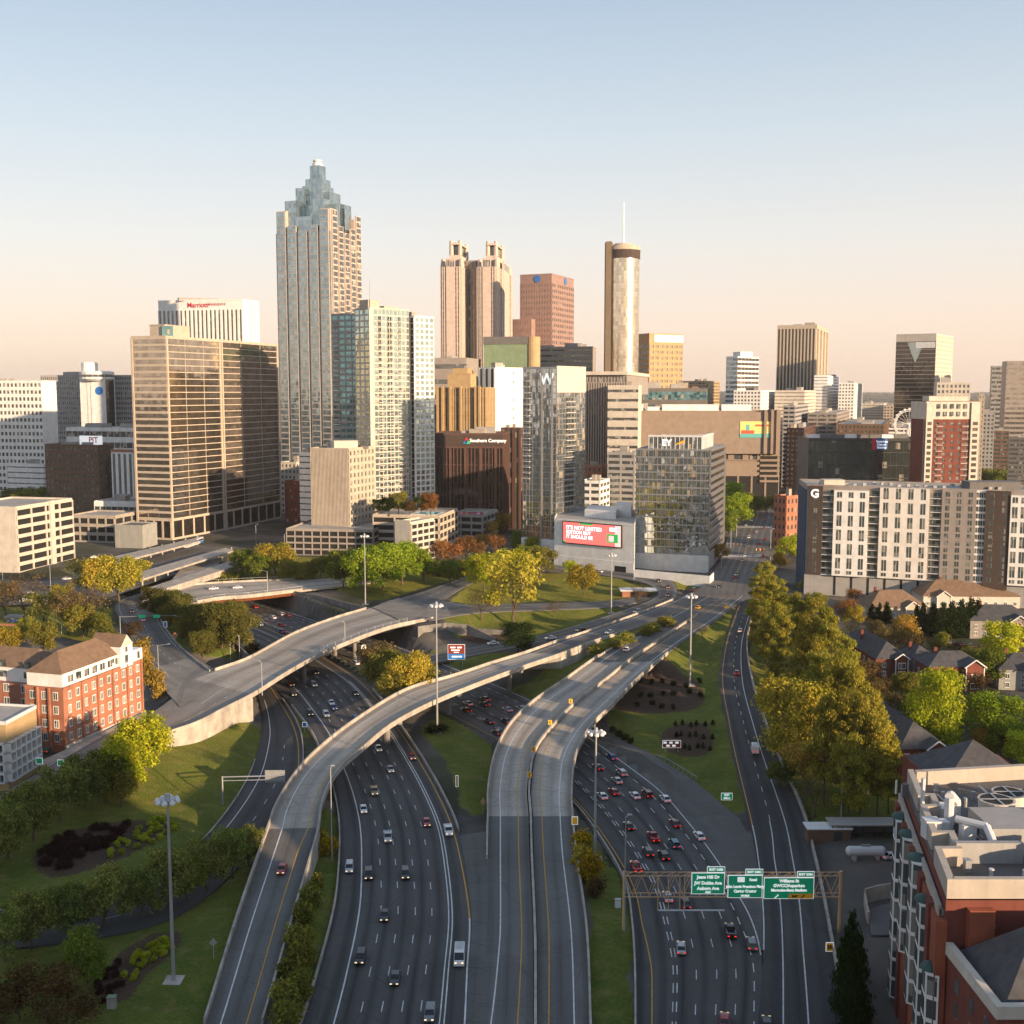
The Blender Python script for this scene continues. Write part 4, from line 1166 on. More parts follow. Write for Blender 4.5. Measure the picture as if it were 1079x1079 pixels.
# --- the gold glass tower with a bent front
p0 = rect(142, 178, 295, 738, 19)
z = zat(178, 356, 738)
P0, P1, P2, P3 = (Vector(q) for q in p0)
k1 = P1 + (P2 - P1) * .42 + Vector((2.2, -.8)); 
poly = [tuple(P0), tuple(P1), tuple(k1), tuple(P2), tuple(P3)]
b = Building('glass_tower', 'broad bronze glass tower with pale floor bands and a bent, sunlit front', 'building', poly, z, 'beige_wall', 'roof_pale', parapet=1.5)
zb = b.z0 + 14
b.bands(b.face(0), 27, .66, 'glass_gold', z0=zb, proud=.25)
b.bands(b.face(1), 27, .87, 'glass_gold', z0=zb, proud=.22, nx=3, mw=.3)
b.bands(b.face(2), 27, .87, 'glass_gold', z0=zb, proud=.22, nx=3, mw=.3)
for i, n_ in ((0, 4), (1, 5), (2, 7)):
    f = b.face(i)
    b.bands(f, 1, .8, 'glass_black', z0=b.z0, z1=zb, nx=n_, mw=1.5, name='lobby_glass')
    for u in (.02, .98) if i else (.02,):
        b.bar(f, f.w * u - .7, f.w * u + .7, b.z0, z, 0, .6)
b.trimmat = 'beige_wall'
f = b.face(1); q = f.p(f.w * .3, 0, -10); b.roof_unit(q.x, q.y, 26, 12, 9, 'beige_wall', rz=math.atan2(f.d.y, f.d.x))
f = b.face(0); q = f.p(f.w * .85, 0, -8); b.roof_unit(q.x, q.y, 7, 6, 8, 'glass_teal')
b.done()
# --- the tallest tower: granite shaft, notched corners, stepped glass crown
D = 930; p = rect(294, 350, 381, D, 22, zref=150)
zz = lambda y, d=D: zat(340, y, d)
b = Building('skyscraper', 'tallest tower, dark banded shaft with a stepped blue glass crown', 'building', p, zz(243), 'grey_wall', parapet=0)
for i in (0, 1):
    f = b.face(i)
    b.bands(f, 50, .5, 'glass_blue' if i == 0 else 'glass_dark', proud=.25)
    nb = 5
    for k in range(nb):                                   # five projecting bays, dark slots between
        ua, ub = f.w * (k + .1) / nb, f.w * (k + .9) / nb
        zt = [zz(220), zz(236), zz(242), zz(236), zz(220)][k]
        g = Face(f.p(ua, 0, 1.6), f.p(ub, 0, 1.6), b.z0, zt)
        mb = MB(); mb.prism([tuple(f.p(ua, 0, .0))[:2], tuple(g.a)[:2], tuple(g.b)[:2], tuple(f.p(ub, 0, 0))[:2]][::1], b.z0, zt); mb.build('bay', M['pink_granite' if i else 'grey_wall'], b.t)
        nz_ = 50
        for j in range(nz_):
            za = b.z0 + (zt - b.z0) * j / nz_
            b.wins.append(('bay_window', g, .5, g.w - .5, za + .6, za + 4.3, .05, 'glass_blue' if i == 0 else 'glass_dark'))
        b.bar(f, f.w * k / nb - .5, f.w * k / nb + .6, b.z0, b.z1, 0, .35)
c = sum((Vector(q) for q in p), Vector((0, 0))) / 4
ax, ay = (Vector(p[1]) - Vector(p[0])).normalized(), (Vector(p[2]) - Vector(p[1])).normalized()
HW = (Vector(p[1]) - Vector(p[0])).length / 2; HD = (Vector(p[2]) - Vector(p[1])).length / 2
HH = (HW + HD) / 2
def blk(x0, x1, y0, y1, za, zb_, mat, nm):
    mb = MB(); P = [c + ax * x + ay * y for x, y in ((x0 * HW, y0 * HD), (x1 * HW, y0 * HD), (x1 * HW, y1 * HD), (x0 * HW, y1 * HD))]
    mb.prism([tuple(q) for q in P], za, zb_); return mb.build(nm, M[mat], b.t)
zs = b.z1 - 3
for (x0, x1, y0, y1, y) in ((-1, -.62, -1, -.62, 219), (.62, 1, -1, -.62, 219), (.62, 1, .62, 1, 224), (-1, -.62, .62, 1, 224)):
    blk(x0, x1, y0, y1, zs, zz(y), 'pink_granite', 'corner_turret')
for (x0, x1, y0, y1, y) in ((-.72, -.3, -.92, .92, 208), (.3, .72, -.92, .92, 208), (-.92, .92, -.5, -.2, 212), (-.92, .92, .1, .5, 210), (-.3, .3, -.95, .95, 226),
                            (-.5, -.2, -.6, .6, 193), (.2, .5, -.6, .6, 196), (-.62, .62, -.35, .35, 198), (-.36, .36, -.4, .4, 190), (-.3, .3, -.3, .3, 182), (-.19, .19, -.19, .19, 167)):
    blk(x0, x1, y0, y1, zs, zz(y), 'glass_blue', 'crown_step')
mb = MB(); mb.lathe((c.x, c.y, zz(167)), [(4.4, 0), (4.4, 2.2), (3.2, 2.4), (3.2, 3.6), (4.0, 3.8), (4.0, 4.8), (1.5, 5.6)], 16); mb.build('lantern', M['steel_white'], b.t)
b.done()
# --- two joined glass apartment towers
p = rect(352, 386, 396, 745, 20, wr=26); z = zat(375, 331, 745)
b = Building('apartment_tower', 'teal glass side tower with balconies, left of the pale apartment tower', 'building', p, z, 'grey_wall')
f = b.face(0); b.bands(f, 38, .62, 'glass_teal', nx=5, mw=.5); b.bands(b.face(1), 38, .6, 'glass_teal'); b.balconies(f, f.w * .02, f.w * .22, 26, b.z0 + 60, z - 4, d=1.6)
b.crown(1); b.done()
p = rect(378, 391, 432, 722, 47, wl=16); z = zat(391, 325, 722)
b = Building('apartment_tower', 'pale sunlit apartment tower with stacked balconies and a stepped top', 'building', p, z, 'cream_wall', 'roof_pale')
f = b.face(1); z0 = b.z0 + 6
b.grid(f, 9, 38, .86, .78, 'glass_green', z0=z0, proud=.15, u0=f.w * .1)
for uu in (.25, .5, .75): b.balconies(f, f.w * (uu - .06), f.w * (uu + .06), 38, z0, z - 4, d=1.5)
b.grid(b.face(0), 3, 38, .75, .7, 'glass_green', z0=z0, proud=.15)
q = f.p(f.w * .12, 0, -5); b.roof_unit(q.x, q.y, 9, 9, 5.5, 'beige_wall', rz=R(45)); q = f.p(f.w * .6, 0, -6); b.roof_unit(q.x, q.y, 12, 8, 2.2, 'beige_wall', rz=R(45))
q = f.p(.5, 0, 0.2)
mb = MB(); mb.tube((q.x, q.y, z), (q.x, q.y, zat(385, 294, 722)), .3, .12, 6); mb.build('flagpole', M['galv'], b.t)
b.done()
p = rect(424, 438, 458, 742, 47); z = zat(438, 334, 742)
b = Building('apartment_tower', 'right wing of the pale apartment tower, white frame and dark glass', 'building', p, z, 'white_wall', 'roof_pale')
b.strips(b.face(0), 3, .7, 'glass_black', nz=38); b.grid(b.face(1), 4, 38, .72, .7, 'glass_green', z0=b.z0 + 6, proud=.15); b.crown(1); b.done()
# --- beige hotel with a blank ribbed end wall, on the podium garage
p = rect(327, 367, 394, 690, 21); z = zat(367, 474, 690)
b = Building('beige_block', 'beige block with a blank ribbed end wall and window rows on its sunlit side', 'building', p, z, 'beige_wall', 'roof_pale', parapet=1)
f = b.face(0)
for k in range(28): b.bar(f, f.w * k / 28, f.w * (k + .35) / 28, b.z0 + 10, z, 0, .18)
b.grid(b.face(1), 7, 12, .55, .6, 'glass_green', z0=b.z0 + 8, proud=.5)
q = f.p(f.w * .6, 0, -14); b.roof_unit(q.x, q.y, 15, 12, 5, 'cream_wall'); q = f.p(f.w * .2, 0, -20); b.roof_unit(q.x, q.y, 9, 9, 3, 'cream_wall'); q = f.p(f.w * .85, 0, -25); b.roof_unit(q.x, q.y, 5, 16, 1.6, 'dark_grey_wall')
b.done()
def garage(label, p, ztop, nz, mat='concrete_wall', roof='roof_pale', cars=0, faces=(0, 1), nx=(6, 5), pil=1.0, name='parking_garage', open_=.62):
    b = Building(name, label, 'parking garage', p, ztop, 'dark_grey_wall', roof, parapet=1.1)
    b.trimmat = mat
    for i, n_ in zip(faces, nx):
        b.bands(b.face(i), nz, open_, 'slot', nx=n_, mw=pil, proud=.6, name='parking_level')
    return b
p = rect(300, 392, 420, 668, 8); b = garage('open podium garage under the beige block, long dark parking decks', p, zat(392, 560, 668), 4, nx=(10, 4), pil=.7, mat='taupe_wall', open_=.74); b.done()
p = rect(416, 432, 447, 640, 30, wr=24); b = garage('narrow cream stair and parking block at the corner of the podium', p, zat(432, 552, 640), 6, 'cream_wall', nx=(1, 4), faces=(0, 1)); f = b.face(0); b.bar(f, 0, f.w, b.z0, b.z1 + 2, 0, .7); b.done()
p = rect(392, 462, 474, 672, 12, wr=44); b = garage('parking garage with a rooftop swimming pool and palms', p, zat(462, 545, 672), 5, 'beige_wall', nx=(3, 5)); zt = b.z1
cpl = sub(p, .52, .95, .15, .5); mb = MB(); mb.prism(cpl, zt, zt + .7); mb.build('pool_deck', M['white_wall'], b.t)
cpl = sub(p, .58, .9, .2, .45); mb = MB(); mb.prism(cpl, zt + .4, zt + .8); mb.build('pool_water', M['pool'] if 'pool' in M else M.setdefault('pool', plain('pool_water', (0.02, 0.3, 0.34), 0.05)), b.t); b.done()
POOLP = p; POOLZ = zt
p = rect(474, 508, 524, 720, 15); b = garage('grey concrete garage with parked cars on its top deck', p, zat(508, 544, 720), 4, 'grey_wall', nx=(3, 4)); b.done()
ROOFCARS = (p, b.z1)
# --- twin crowned towers
def crowned(x0, xm, x1, label):
    d = 1080; p = rect(x0, xm, x1, d, 9, zref=150); Y = lambda y: zat(xm, y, d)
    b = Building('crowned_tower', label, 'building', p, Y(281), 'pink_granite', parapet=0)
    for i in (0, 1):
        f = b.face(i); b.strips(f, 7 if i == 0 else 4, .5, 'glass_dark', nz=48, proud=.8, u0=f.w * .1, u1=f.w * .9)
        b.bar(f, f.w * .3, f.w * .7, b.z0, Y(272), 0, 1.6)
        for k in range(5): b.pane('crown_window', f, f.w * (.32 + .075 * k), f.w * (.37 + .075 * k), Y(281), Y(274), 1.7, 'glass_dark')
    c = sum((Vector(q) for q in p), Vector((0, 0))) / 4; ax = (Vector(p[1]) - Vector(p[0])) / 2; ay = (Vector(p[2]) - Vector(p[1])) / 2
    def blk(s, za, zb, nm, mat='pink_granite', s2=None):
        mb = MB(); s2 = s2 or s
        lo = [c + ax * a * s + ay * q * s for a, q in ((-1, -1), (1, -1), (1, 1), (-1, 1))]; hi = [c + ax * a * s2 + ay * q * s2 for a, q in ((-1, -1), (1, -1), (1, 1), (-1, 1))]
        mb.box8([(v.x, v.y, za) for v in lo], [(v.x, v.y, zb) for v in hi]); mb.build(nm, M[mat], b.t)
    blk(.78, b.z1, Y(271), 'crown_step'); blk(.5, Y(271), Y(266), 'crown_step'); blk(.3, Y(266), Y(255), 'lantern_core', 'glass_dark'); blk(.46, Y(254.5), Y(252.5), 'lantern_roof')
    for a in (-1, 1):
        for q in (-1, 1):
            v = c + ax * a * .4 + ay * q * .4
            mb = MB(); mb.tube((v.x, v.y, Y(266)), (v.x, v.y, Y(250)), 2.2, 1.8, 8); mb.build('lantern_column', M['pink_granite'], b.t)
            v = c + ax * a * .82 + ay * q * .82
            mb = MB(); mb.tube((v.x, v.y, Y(282)), (v.x, v.y, Y(272)), 3, 2, 8); mb.build('corner_turret', M['pink_granite'], b.t)
    b.done()
crowned(464, 487, 503, 'left of the twin pink granite towers with lantern crowns')
crowned(502.5, 524, 540, 'right of the twin pink granite towers with lantern crowns')
p = rect(485, 505, 516, 1095, 22, zref=150); b = Building('link_block', 'recessed dark link block joining the twin crowned towers', 'building', p, zat(500, 275, 1095), 'taupe_wall'); b.strips(b.face(0), 5, .5); b.done()
# --- red granite office tower, stepped at left
p = rect(548, 581, 604, 1180, 24, zref=150); z = zat(581, 289, 1180)
b = Building('granite_tower', 'red granite tower of square windows with a step on its left', 'building', p, z, 'red_granite', parapet=1)
for i, n_ in ((0, 12), (1, 12)): b.bands(b.face(i), 36, .5, 'glass_dark', nx=n_, mw=2.2, z1=z - 8, proud=.5)
for i in (0, 1):
    f = b.face(i); q = f.p(f.w * (.55 if i == 0 else .6), z - 4, .3); mb = MB(); mb.tube(q, q + f.n * .3, 3.6, n=16); mb.build('roundel', M['sign_blue'], b.t)
p2 = rect(540, 560, 580, 1178, 24, zref=120, wr=40); b.core.prism(p2, b.z0 - 2, zat(560, 336, 1178))
f = Face(p2[0], p2[1], b.z0, zat(560, 336, 1178)); b.bands(f, 22, .5, 'glass_dark', nx=8, mw=2.2, proud=.5)
b.done()
# --- the round bronze tower
D = 1000; cx = xat(656.0, D, 150); r = 16.5 / FOC * (D + 10)
zr = zat(653, 264.5, D)
t = thing('round_tower', 'round bronze mirror glass tower with a revolving top and mast', 'building', (cx, D, 10))
mb = MB(); mb.tube((cx, D, 8), (cx, D, zat(653, 273.5, D)), r, n=96, cap=False); mb.build('glass_drum', M['glass_bronze'], t, smooth=True)
mb = MB()
for k in range(62):
    za = 12 + (zat(653, 274, D) - 12) * k / 62
    mb.lathe((cx, D, za), [(r + .03, 0), (r + .03, .12)], 72)
mb.build('floor_ring', M['bronze_wall'], t)
mb = MB(); mb.lathe((cx, D, zat(653, 273.5, D)), [(r + .5, 0), (r + .5, zr - zat(653, 273.5, D))], 48); mb.build('top_ring', M['dark_brown_wall'], t)
mb = MB(); mb.lathe((cx, D, zr), [(r + .9, 0), (r + .9, 3.2), (r - 4, 3.6), (r - 6, 6), (4, 6.4)], 48); mb.build('roof', M['beige_wall'], t)
for k in range(40):
    a = 2 * math.pi * k / 40
    mb = MB(); mb.box(-.5, .5, -.3, .3, 0, 2.2)
mb = MB(); mb.tube((cx, D, zr + 5), (cx, D, zat(655, 236, D)), .7, .5, 8); mb.tube((cx, D, zat(655, 236, D)), (cx, D, zat(655, 213, D)), .45, .15, 8); mb.build('mast', M['galv'], t)
mb = MB(); ang = R(205)
q = Vector((cx + r * math.cos(ang) * 1.02, D + r * math.sin(ang) * 1.02)); mb.prism([(q.x - 3.2, q.y - 4), (q.x + 1.6, q.y - 5), (q.x + 4, q.y + 8), (q.x - 3.2, q.y + 8)], 8, zat(636, 256, D)); mb.build('lift_shaft', M['bronze_wall'], t)
mb = MB(); mb.prism([(q.x + 1.7, q.y - 4.4), (q.x + 3.2, q.y - 4.8), (q.x + 4.5, q.y), (q.x + 2, q.y)], 8, zat(636, 262, D)); mb.build('shaft_glass', M['glass_black'], t)
# --- gold tower right of it
p = rect(671, 683, 718, 1230, 62); z = zat(683, 352, 1230)
b = Building('office_tower', 'golden gridded tower with a white name band, right of the round tower', 'building', p, z, 'tan_wall', parapet=1)
f = b.face(1); b.bands(f, 24, .5, 'glass_gold', nx=7, mw=1.6, z1=z - 10, proud=.5); b.bands(b.face(0), 24, .5, 'glass_dark', nx=4, z1=z - 10)
mb = MB(); q = [f.p(f.w * .14, z - 8.5, .7), f.p(f.w, z - 8.5, .7), f.p(f.w, z - 8.5, 0), f.p(f.w * .14, z - 8.5, 0)]; mb.box8(q, [v + Vector((0, 0, 8)) for v in q]); mb.build('name_band', M['white_wall'], b.t)
b.done()
# --- green panelled block with a black top and the tan drum beside it
p = rect(510, 556, 565, 960, 10, wr=40); z = zat(540, 356, 960)
b = Building('green_block', 'pale green panelled block with a black cornice', 'building', p, z, 'green_panel')
f = b.face(0); b.bar(f, 0, f.w, z - 5, z + .4, 0, .5); b.bands(f, 9, .35, 'green_panel', z1=z - 5, proud=.12, nx=14, mw=.15, name='wall_panel')
mb = MB(); q = [f.p(-.3, z - 5.2, .7), f.p(f.w + .3, z - 5.2, .7), f.p(f.w + .3, z - 5.2, -.3), f.p(-.3, z - 5.2, -.3)]; mb.box8(q, [v + Vector((0, 0, 6.4)) for v in q]); mb.build('cornice', M['dark_grey_wall'], b.t)
q = f.p(f.w + 4, 0, -4); mb = MB(); mb.lathe((q.x, q.y, b.z0), [(6, 0), (6, z - b.z0 + 1)], 20); mb.build('stair_drum', M['tan_wall'], b.t); b.done()
p = rect(556, 624, 640, 1040, 10, wr=30); b = Building('mall_block', 'long brown windowless block with a banded top, behind the glass hotel', 'building', p, zat(600, 366, 1040), 'taupe_wall'); b.bands(b.face(0), 4, .3, 'glass_dark', z0=b.z1 - 20, proud=.5); b.crown(3, 3); b.done()
p = rect(458, 492, 515, 930, 12, wr=50); b = Building('mall_block', 'brown stepped block below the twin crowned towers', 'building', p, zat(480, 378, 930), 'taupe_wall'); b.bands(b.face(0), 10, .3, 'glass_dark', proud=.4); b.crown(2); b.done()
# --- tan setback tower, white hotel behind
p = rect(461, 512, 530, 840, 14, wr=26); z = zat(505, 409, 840)
b = Building('setback_tower', 'ochre setback tower with vertical ribs and a stepped roof house', 'building', p, z, 'tan_wall', 'roof_pale', parapet=.6)
f = b.face(0); b.strips(f, 18, .4, 'glass_dark', nz=16, proud=.5)
for a_, c_ in ((.0, .14), (.26, .52), (.78, .9)): b.bar(f, f.w * a_, f.w * a_ + 1.5, b.z0, z + 1.5, 0, 2.4); b.bar(f, f.w * c_ - 1.5, f.w * c_, b.z0, z + 1.5, 0, 2.4)
b.strips(b.face(1), 6, .4, 'glass_dark', nz=16)
q = f.p(f.w * .42, 0, -12); b.roof_unit(q.x, q.y, 18, 16, 11, 'tan_wall', name='roof_house', rz=-R(14)); q = f.p(f.w * .42, 0, -13); b.roof_unit(q.x, q.y, 12, 12, 15, 'tan_wall', name='roof_house', rz=-R(14)); b.done()
p = rect(505, 522, 553, 905, 40); z = zat(522, 388, 905)
b = Building('hotel_block', 'white block with a dotted blank side and tall dark window slots', 'building', p, z, 'white_wall', 'roof_pale')
b.strips(b.face(0), 3, .5, 'glass_black', nz=6, proud=.8); f = b.face(1); b.grid(f, 1, 16, .1, .3, 'glass_dark', u0=f.w * .45, u1=f.w * .75, proud=.1, pier=False, span=False); b.crown(2); b.done()
p = rect(452, 470, 480, 880, 20, wr=20); b = Building('office_block', 'small dark balconied block left of the ochre tower', 'building', p, zat(465, 428, 880), 'dark_grey_wall'); b.bands(b.face(0), 14, .4, 'glass_dark', proud=.6); b.crown(1, 5); b.done()
# --- dark red office block with the power company's name
p = rect(456, 530, 549, 760, 6, wr=40); z = zat(500, 458, 760)
b = Building('office_block', 'dark red office block with white lettering on its black top', 'building', p, z, 'maroon_wall', 'roof_dark', parapet=1)
f = b.face(0); zl = z - 8.5
b.strips(f, 20, .72, 'glass_black', z1=zl, nz=5, proud=.5)
for k in range(5): b.bar(f, f.w * (.02 + k * .215), f.w * (.02 + k * .215) + 1.6, b.z0, zl, 0, 1.1)
b.bar(f, 0, f.w, zl - .8, zl + .6, 0, 1.2); b.bar(f, 0, f.w, b.z0 + 16, b.z0 + 17.5, 0, 1.2)
b.strips(b.face(1), 5, .8, 'glass_black', nz=5)
mb = MB(); q = [f.p(0, zl + .8, .9), f.p(f.w, zl + .8, .9), f.p(f.w, zl + .8, .1), f.p(0, zl + .8, .1)]; mb.box8(q, [v + Vector((0, 0, 7.5)) for v in q]); mb.build('name_band', M['dark_brown_wall'], b.t)
put_text('lettering', 'Southern Company', 5.2, 'sign_white', f.p(f.w * .79, zl + 4.4, 1.0), f.d, b.t, .12, width=f.w * .52)
for k, (m_, du, dz_) in enumerate((('sign_red', 0, 1.1), ('sign_blue', -1.3, -1.2), ('sign_green', 1.3, -1.2))):
    q = f.p(f.w * .485 + du, zl + 4.6 + dz_, 1.05); mb = MB(); A = [q - f.d * 1.3 - Vector((0, 0, 1.1)), q + f.d * 1.3 - Vector((0, 0, 1.1)), q + Vector((0, 0, 1.2))]
    mb.tri(*A); B_ = [v + f.n * .15 for v in A]; mb.tri(*B_); mb.build('logo_triangle', M[m_], b.t)
b.crown(3, 2); b.done()
# --- glass hotel with a white letter on top
p = rect(551, 586, 616, 655, 34); z = zat(586, 388, 655)
b = Building('glass_hotel', 'slender mirror glass hotel tower with a white W at its top', 'building', p, z, 'grey_wall', 'roof_pale', parapet=1)
b.trimmat = 'mullion'
f = b.face(0); zb = b.z0 + 12; b.bands(f, 28, .9, 'glass_clear', z0=zb, nx=10, mw=.2, proud=.16)
for u in (.56, .86): b.bar(f, f.w * u, f.w * u + .7, zb, z, 0, .9)
mb = MB()
for g in (f, b.face(1)):
    q = [g.p(-.6, b.z0 - 1, .9), g.p(g.w + .6, b.z0 - 1, .9), g.p(g.w + .6, b.z0 - 1, 0), g.p(-.6, b.z0 - 1, 0)]; mb.box8(q, [v + Vector((0, 0, zb - b.z0 + .6)) for v in q])
mb.build('base_wall', M['white_wall'], b.t)
b.balconies(f, f.w * .02, f.w * .22, 18, zb + 35, z - 4, d=1.3)
f1 = b.face(1); b.bands(f1, 28, .86, 'glass_clear', z0=zb, z1=z - 14, nx=10, mw=.2, proud=.16)
mb = MB(); q = [f1.p(0, z - 14, .5), f1.p(f1.w, z - 14, .5), f1.p(f1.w, z - 14, -.3), f1.p(0, z - 14, -.3)]; mb.box8(q, [v + Vector((0, 0, 15.4)) for v in q]); mb.build('top_screen', M['cream_wall'], b.t)
b.balconies(f1, f1.w * .3, f1.w * .62, 20, zb + 18, z - 16, d=1.3)
put_text('lettering', 'W', 9, 'sign_white', f.p(f.w * .73, z - 6.5, .6), f.d, b.t, .25)
b.done()
# --- podium with the big video screen
p = [tuple(W(584, 595, 10))[:2], tuple(W(668, 604, 10))[:2], tuple(W(672, 584, 10))[:2], tuple(W(590, 576, 10))[:2]]
zp = zat(600, 551, p[0][1] - 18)
b = Building('podium_building', 'low pale podium building carrying a big lit video screen', 'building', p, zp, 'white_wall', 'roof_pale')
f = b.face(0); b.bar(f, 0, f.w, b.z0, b.z0 + 6.5, 0, .4)
ua, ub = f.u(593.5, zp - 7), f.u(656, zp - 7)
zt_, zb_ = zp - .3, zp - 13
mb = MB(); q = [f.p(ua, zb_, .9), f.p(ub, zb_, .9), f.p(ub, zb_, .02), f.p(ua, zb_, .02)]; mb.box8(q, [v + Vector((0, 0, zt_ - zb_)) for v in q]); scr = mb.build('screen_frame', M['dark_steel'], b.t)
M['screen_red'] = plain('screen_red', (0.02, 0.0, 0.0), 0.5, emit=(1.0, 0.13, 0.11), es=1.0)
M['screen_white'] = plain('screen_white', (0.02, 0.02, 0.02), 0.5, emit=(1, 0.95, 0.92), es=1.0)
M['screen_green'] = plain('screen_green', (0.0, 0.02, 0.0), 0.5, emit=(0.01, 0.35, 0.08), es=0.8)
M['screen_pink'] = plain('screen_pink', (0.02, 0.0, 0.0), 0.5, emit=(1.0, 0.45, 0.42), es=1.0)
def on(u0, u1, z0, z1, o, mat, nm):
    mb = MB(); q = [f.p(u0, z0, o), f.p(u1, z0, o), f.p(u1, z0, o - .06), f.p(u0, z0, o - .06)]; mb.box8(q, [v + Vector((0, 0, z1 - z0)) for v in q]); return mb.build(nm, M[mat], b.t)
SWd, SH = ub - ua, zt_ - zb_
on(ua + .6, ub - .6, zb_ + .6, zt_ - .6, .98, 'screen_red', 'screen_picture')
on(ua + SWd * .89, ub - .6, zb_ + .6, zt_ - .6, 1.0, 'screen_pink', 'screen_picture')
on(ua + SWd * .76, ub - SWd * .06, zb_ + SH * .2, zb_ + SH * .58, 1.02, 'screen_green', 'screen_picture')
on(ua + SWd * .79, ub - SWd * .13, zb_ + SH * .26, zb_ + SH * .5, 1.05, 'screen_pink', 'screen_picture')
on(ua + SWd * .3, ua + SWd * .52, zt_ - .6 - SH * .07, zt_ - .6, 1.02, 'screen_green', 'screen_picture')
on(ua + .6, ua + SWd * .06, zb_ + .6, zb_ + SH * .12, 1.02, 'screen_green', 'screen_picture')
for k, (s_, wd) in enumerate((("IT'S NOT LIMITED", .6), ('EDITION BUT', .42), ('IT SHOULD BE', .45))):
    put_text('lettering', s_, SH * .16, 'screen_white', f.p(ua + SWd * (.07 + wd / 2), zt_ - SH * (.28 + .2 * k), 1.0), f.d, b.t, .06, width=SWd * wd)
on(ua + SWd * .8, ua + SWd * .92, zt_ - SH * .3, zt_ - SH * .14, 1.06, 'screen_white', 'screen_picture')
on(f.u(648, 12), f.u(660, 12), b.z0 + .3, b.z0 + 4, .44, 'slot', 'vehicle_door')
c = sub(p, .35, .75, .3, .75); mb = MB(); mb.prism(c, zp, zp + 4); mb.build('rooftop_plant', M['white_wall'], b.t)
c = sub(p, .72, .93, .55, .9); mb = MB(); mb.prism(c, zp, zp + 6); mb.build('rooftop_plant', M['white_wall'], b.t)
b.done()
# --- EY glass office
p = rect(670, 748, 764, 615, 18); z1 = zat(748, 474, 622); z = zat(740, 461, 622)
b = Building('glass_office', 'blocky glass office with white EY lettering and a yellow beam on top', 'building', p, z1, 'grey_wall', 'roof_pale', parapet=.5)
b.trimmat = 'mullion'
f = b.face(0); zb = b.z0 + 9
b.bands(f, 14, .84, 'glass_clear', z0=zb, nx=17, mw=.2, proud=.18); mb = MB(); q = [f.p(-.3, b.z0 - 1, .9), f.p(f.w + .3, b.z0 - 1, .9), f.p(f.w + .3, b.z0 - 1, 0), f.p(-.3, b.z0 - 1, 0)]; mb.box8(q, [v + Vector((0, 0, zb - b.z0 + 1)) for v in q]); mb.build('base_wall', M['white_wall'], b.t)
f1 = b.face(1)
b.bands(f1, 14, .55, 'glass_gold', z0=zb, nx=1, mw=.5, proud=.6)
c = sub(p, .14, .86, .12, .8); mb = MB(); mb.prism(c, z1 - .3, z); mb.build('top_storey', M['glass_clear'], b.t)
for q0, q1 in ((c[0], c[1]), (c[1], c[2])):
    g = Face(q0, q1, z1, z)
    mb = MB()
    for k in range(13):
        u = g.w * k / 12; q = [g.p(u - .15, z1, .3), g.p(u + .15, z1, .3), g.p(u + .15, z1, 0), g.p(u - .15, z1, 0)]; mb.box8(q, [v + Vector((0, 0, z - z1)) for v in q])
    q = [g.p(-.4, z, .5), g.p(g.w + .4, z, .5), g.p(g.w + .4, z, -1.2), g.p(-.4, z, -1.2)]; mb.box8(q, [v + Vector((0, 0, 1.0)) for v in q])
    mb.build('top_frame', M['steel_white'], b.t)
g = Face(c[0], c[1], z1, z)
put_text('lettering', 'EY', 4.8, 'sign_white', g.p(g.w * .34, (z1 + z) / 2, .5), g.d, b.t, .2)
mb = MB(); q = [g.p(g.w * .48, (z1 + z) / 2 - 1, .6), g.p(g.w * .68, (z1 + z) / 2 + .3, .6), g.p(g.w * .68, (z1 + z) / 2 + 1.9, .6)]; mb.tri(*q); mb.tri(*[v + g.n * .2 for v in q]); mb.build('yellow_beam', M['sign_yellow'], b.t)
b.done()
wall('low white garden wall at the foot of the glass office', [(668, 600, 14), (748, 607, 14), (752, 603, 14)], 8, mat='white_wall', name='garden_wall')
# --- finned grey tower behind
p = rect(615, 660, 682, 900, 14); z = zat(660, 393, 900)
b = Building('finned_tower', 'grey tower of tight vertical fins with an overhanging pale cornice', 'building', p, z, 'taupe_wall', 'roof_pale', parapet=0)
f = b.face(0); b.strips(f, 17, .45, 'glass_black', z1=z - 8, proud=1.0); b.grid(f, 14, 1, .6, .8, 'glass_dark', z0=z - 8, z1=z - 2)
mb = MB(); cx, cy = b.t.location.x, b.t.location.y; mb.prism([(cx + (q[0] - cx) * 1.06, cy + (q[1] - cy) * 1.06) for q in p], z - 1.5, z + 1.2); mb.build('cornice', M['cream_wall'], b.t)
b.bands(b.face(1), 4, .3, 'glass_dark', z1=z - 8); b.done()
p = rect(640, 672, 690, 880, 14, wr=20); b = Building('annex', 'cream annex right of the finned grey tower', 'building', p, zat(672, 407, 880), 'cream_wall', 'roof_pale'); b.bands(b.face(0), 14, .3, 'glass_dark'); b.crown(1); b.done()
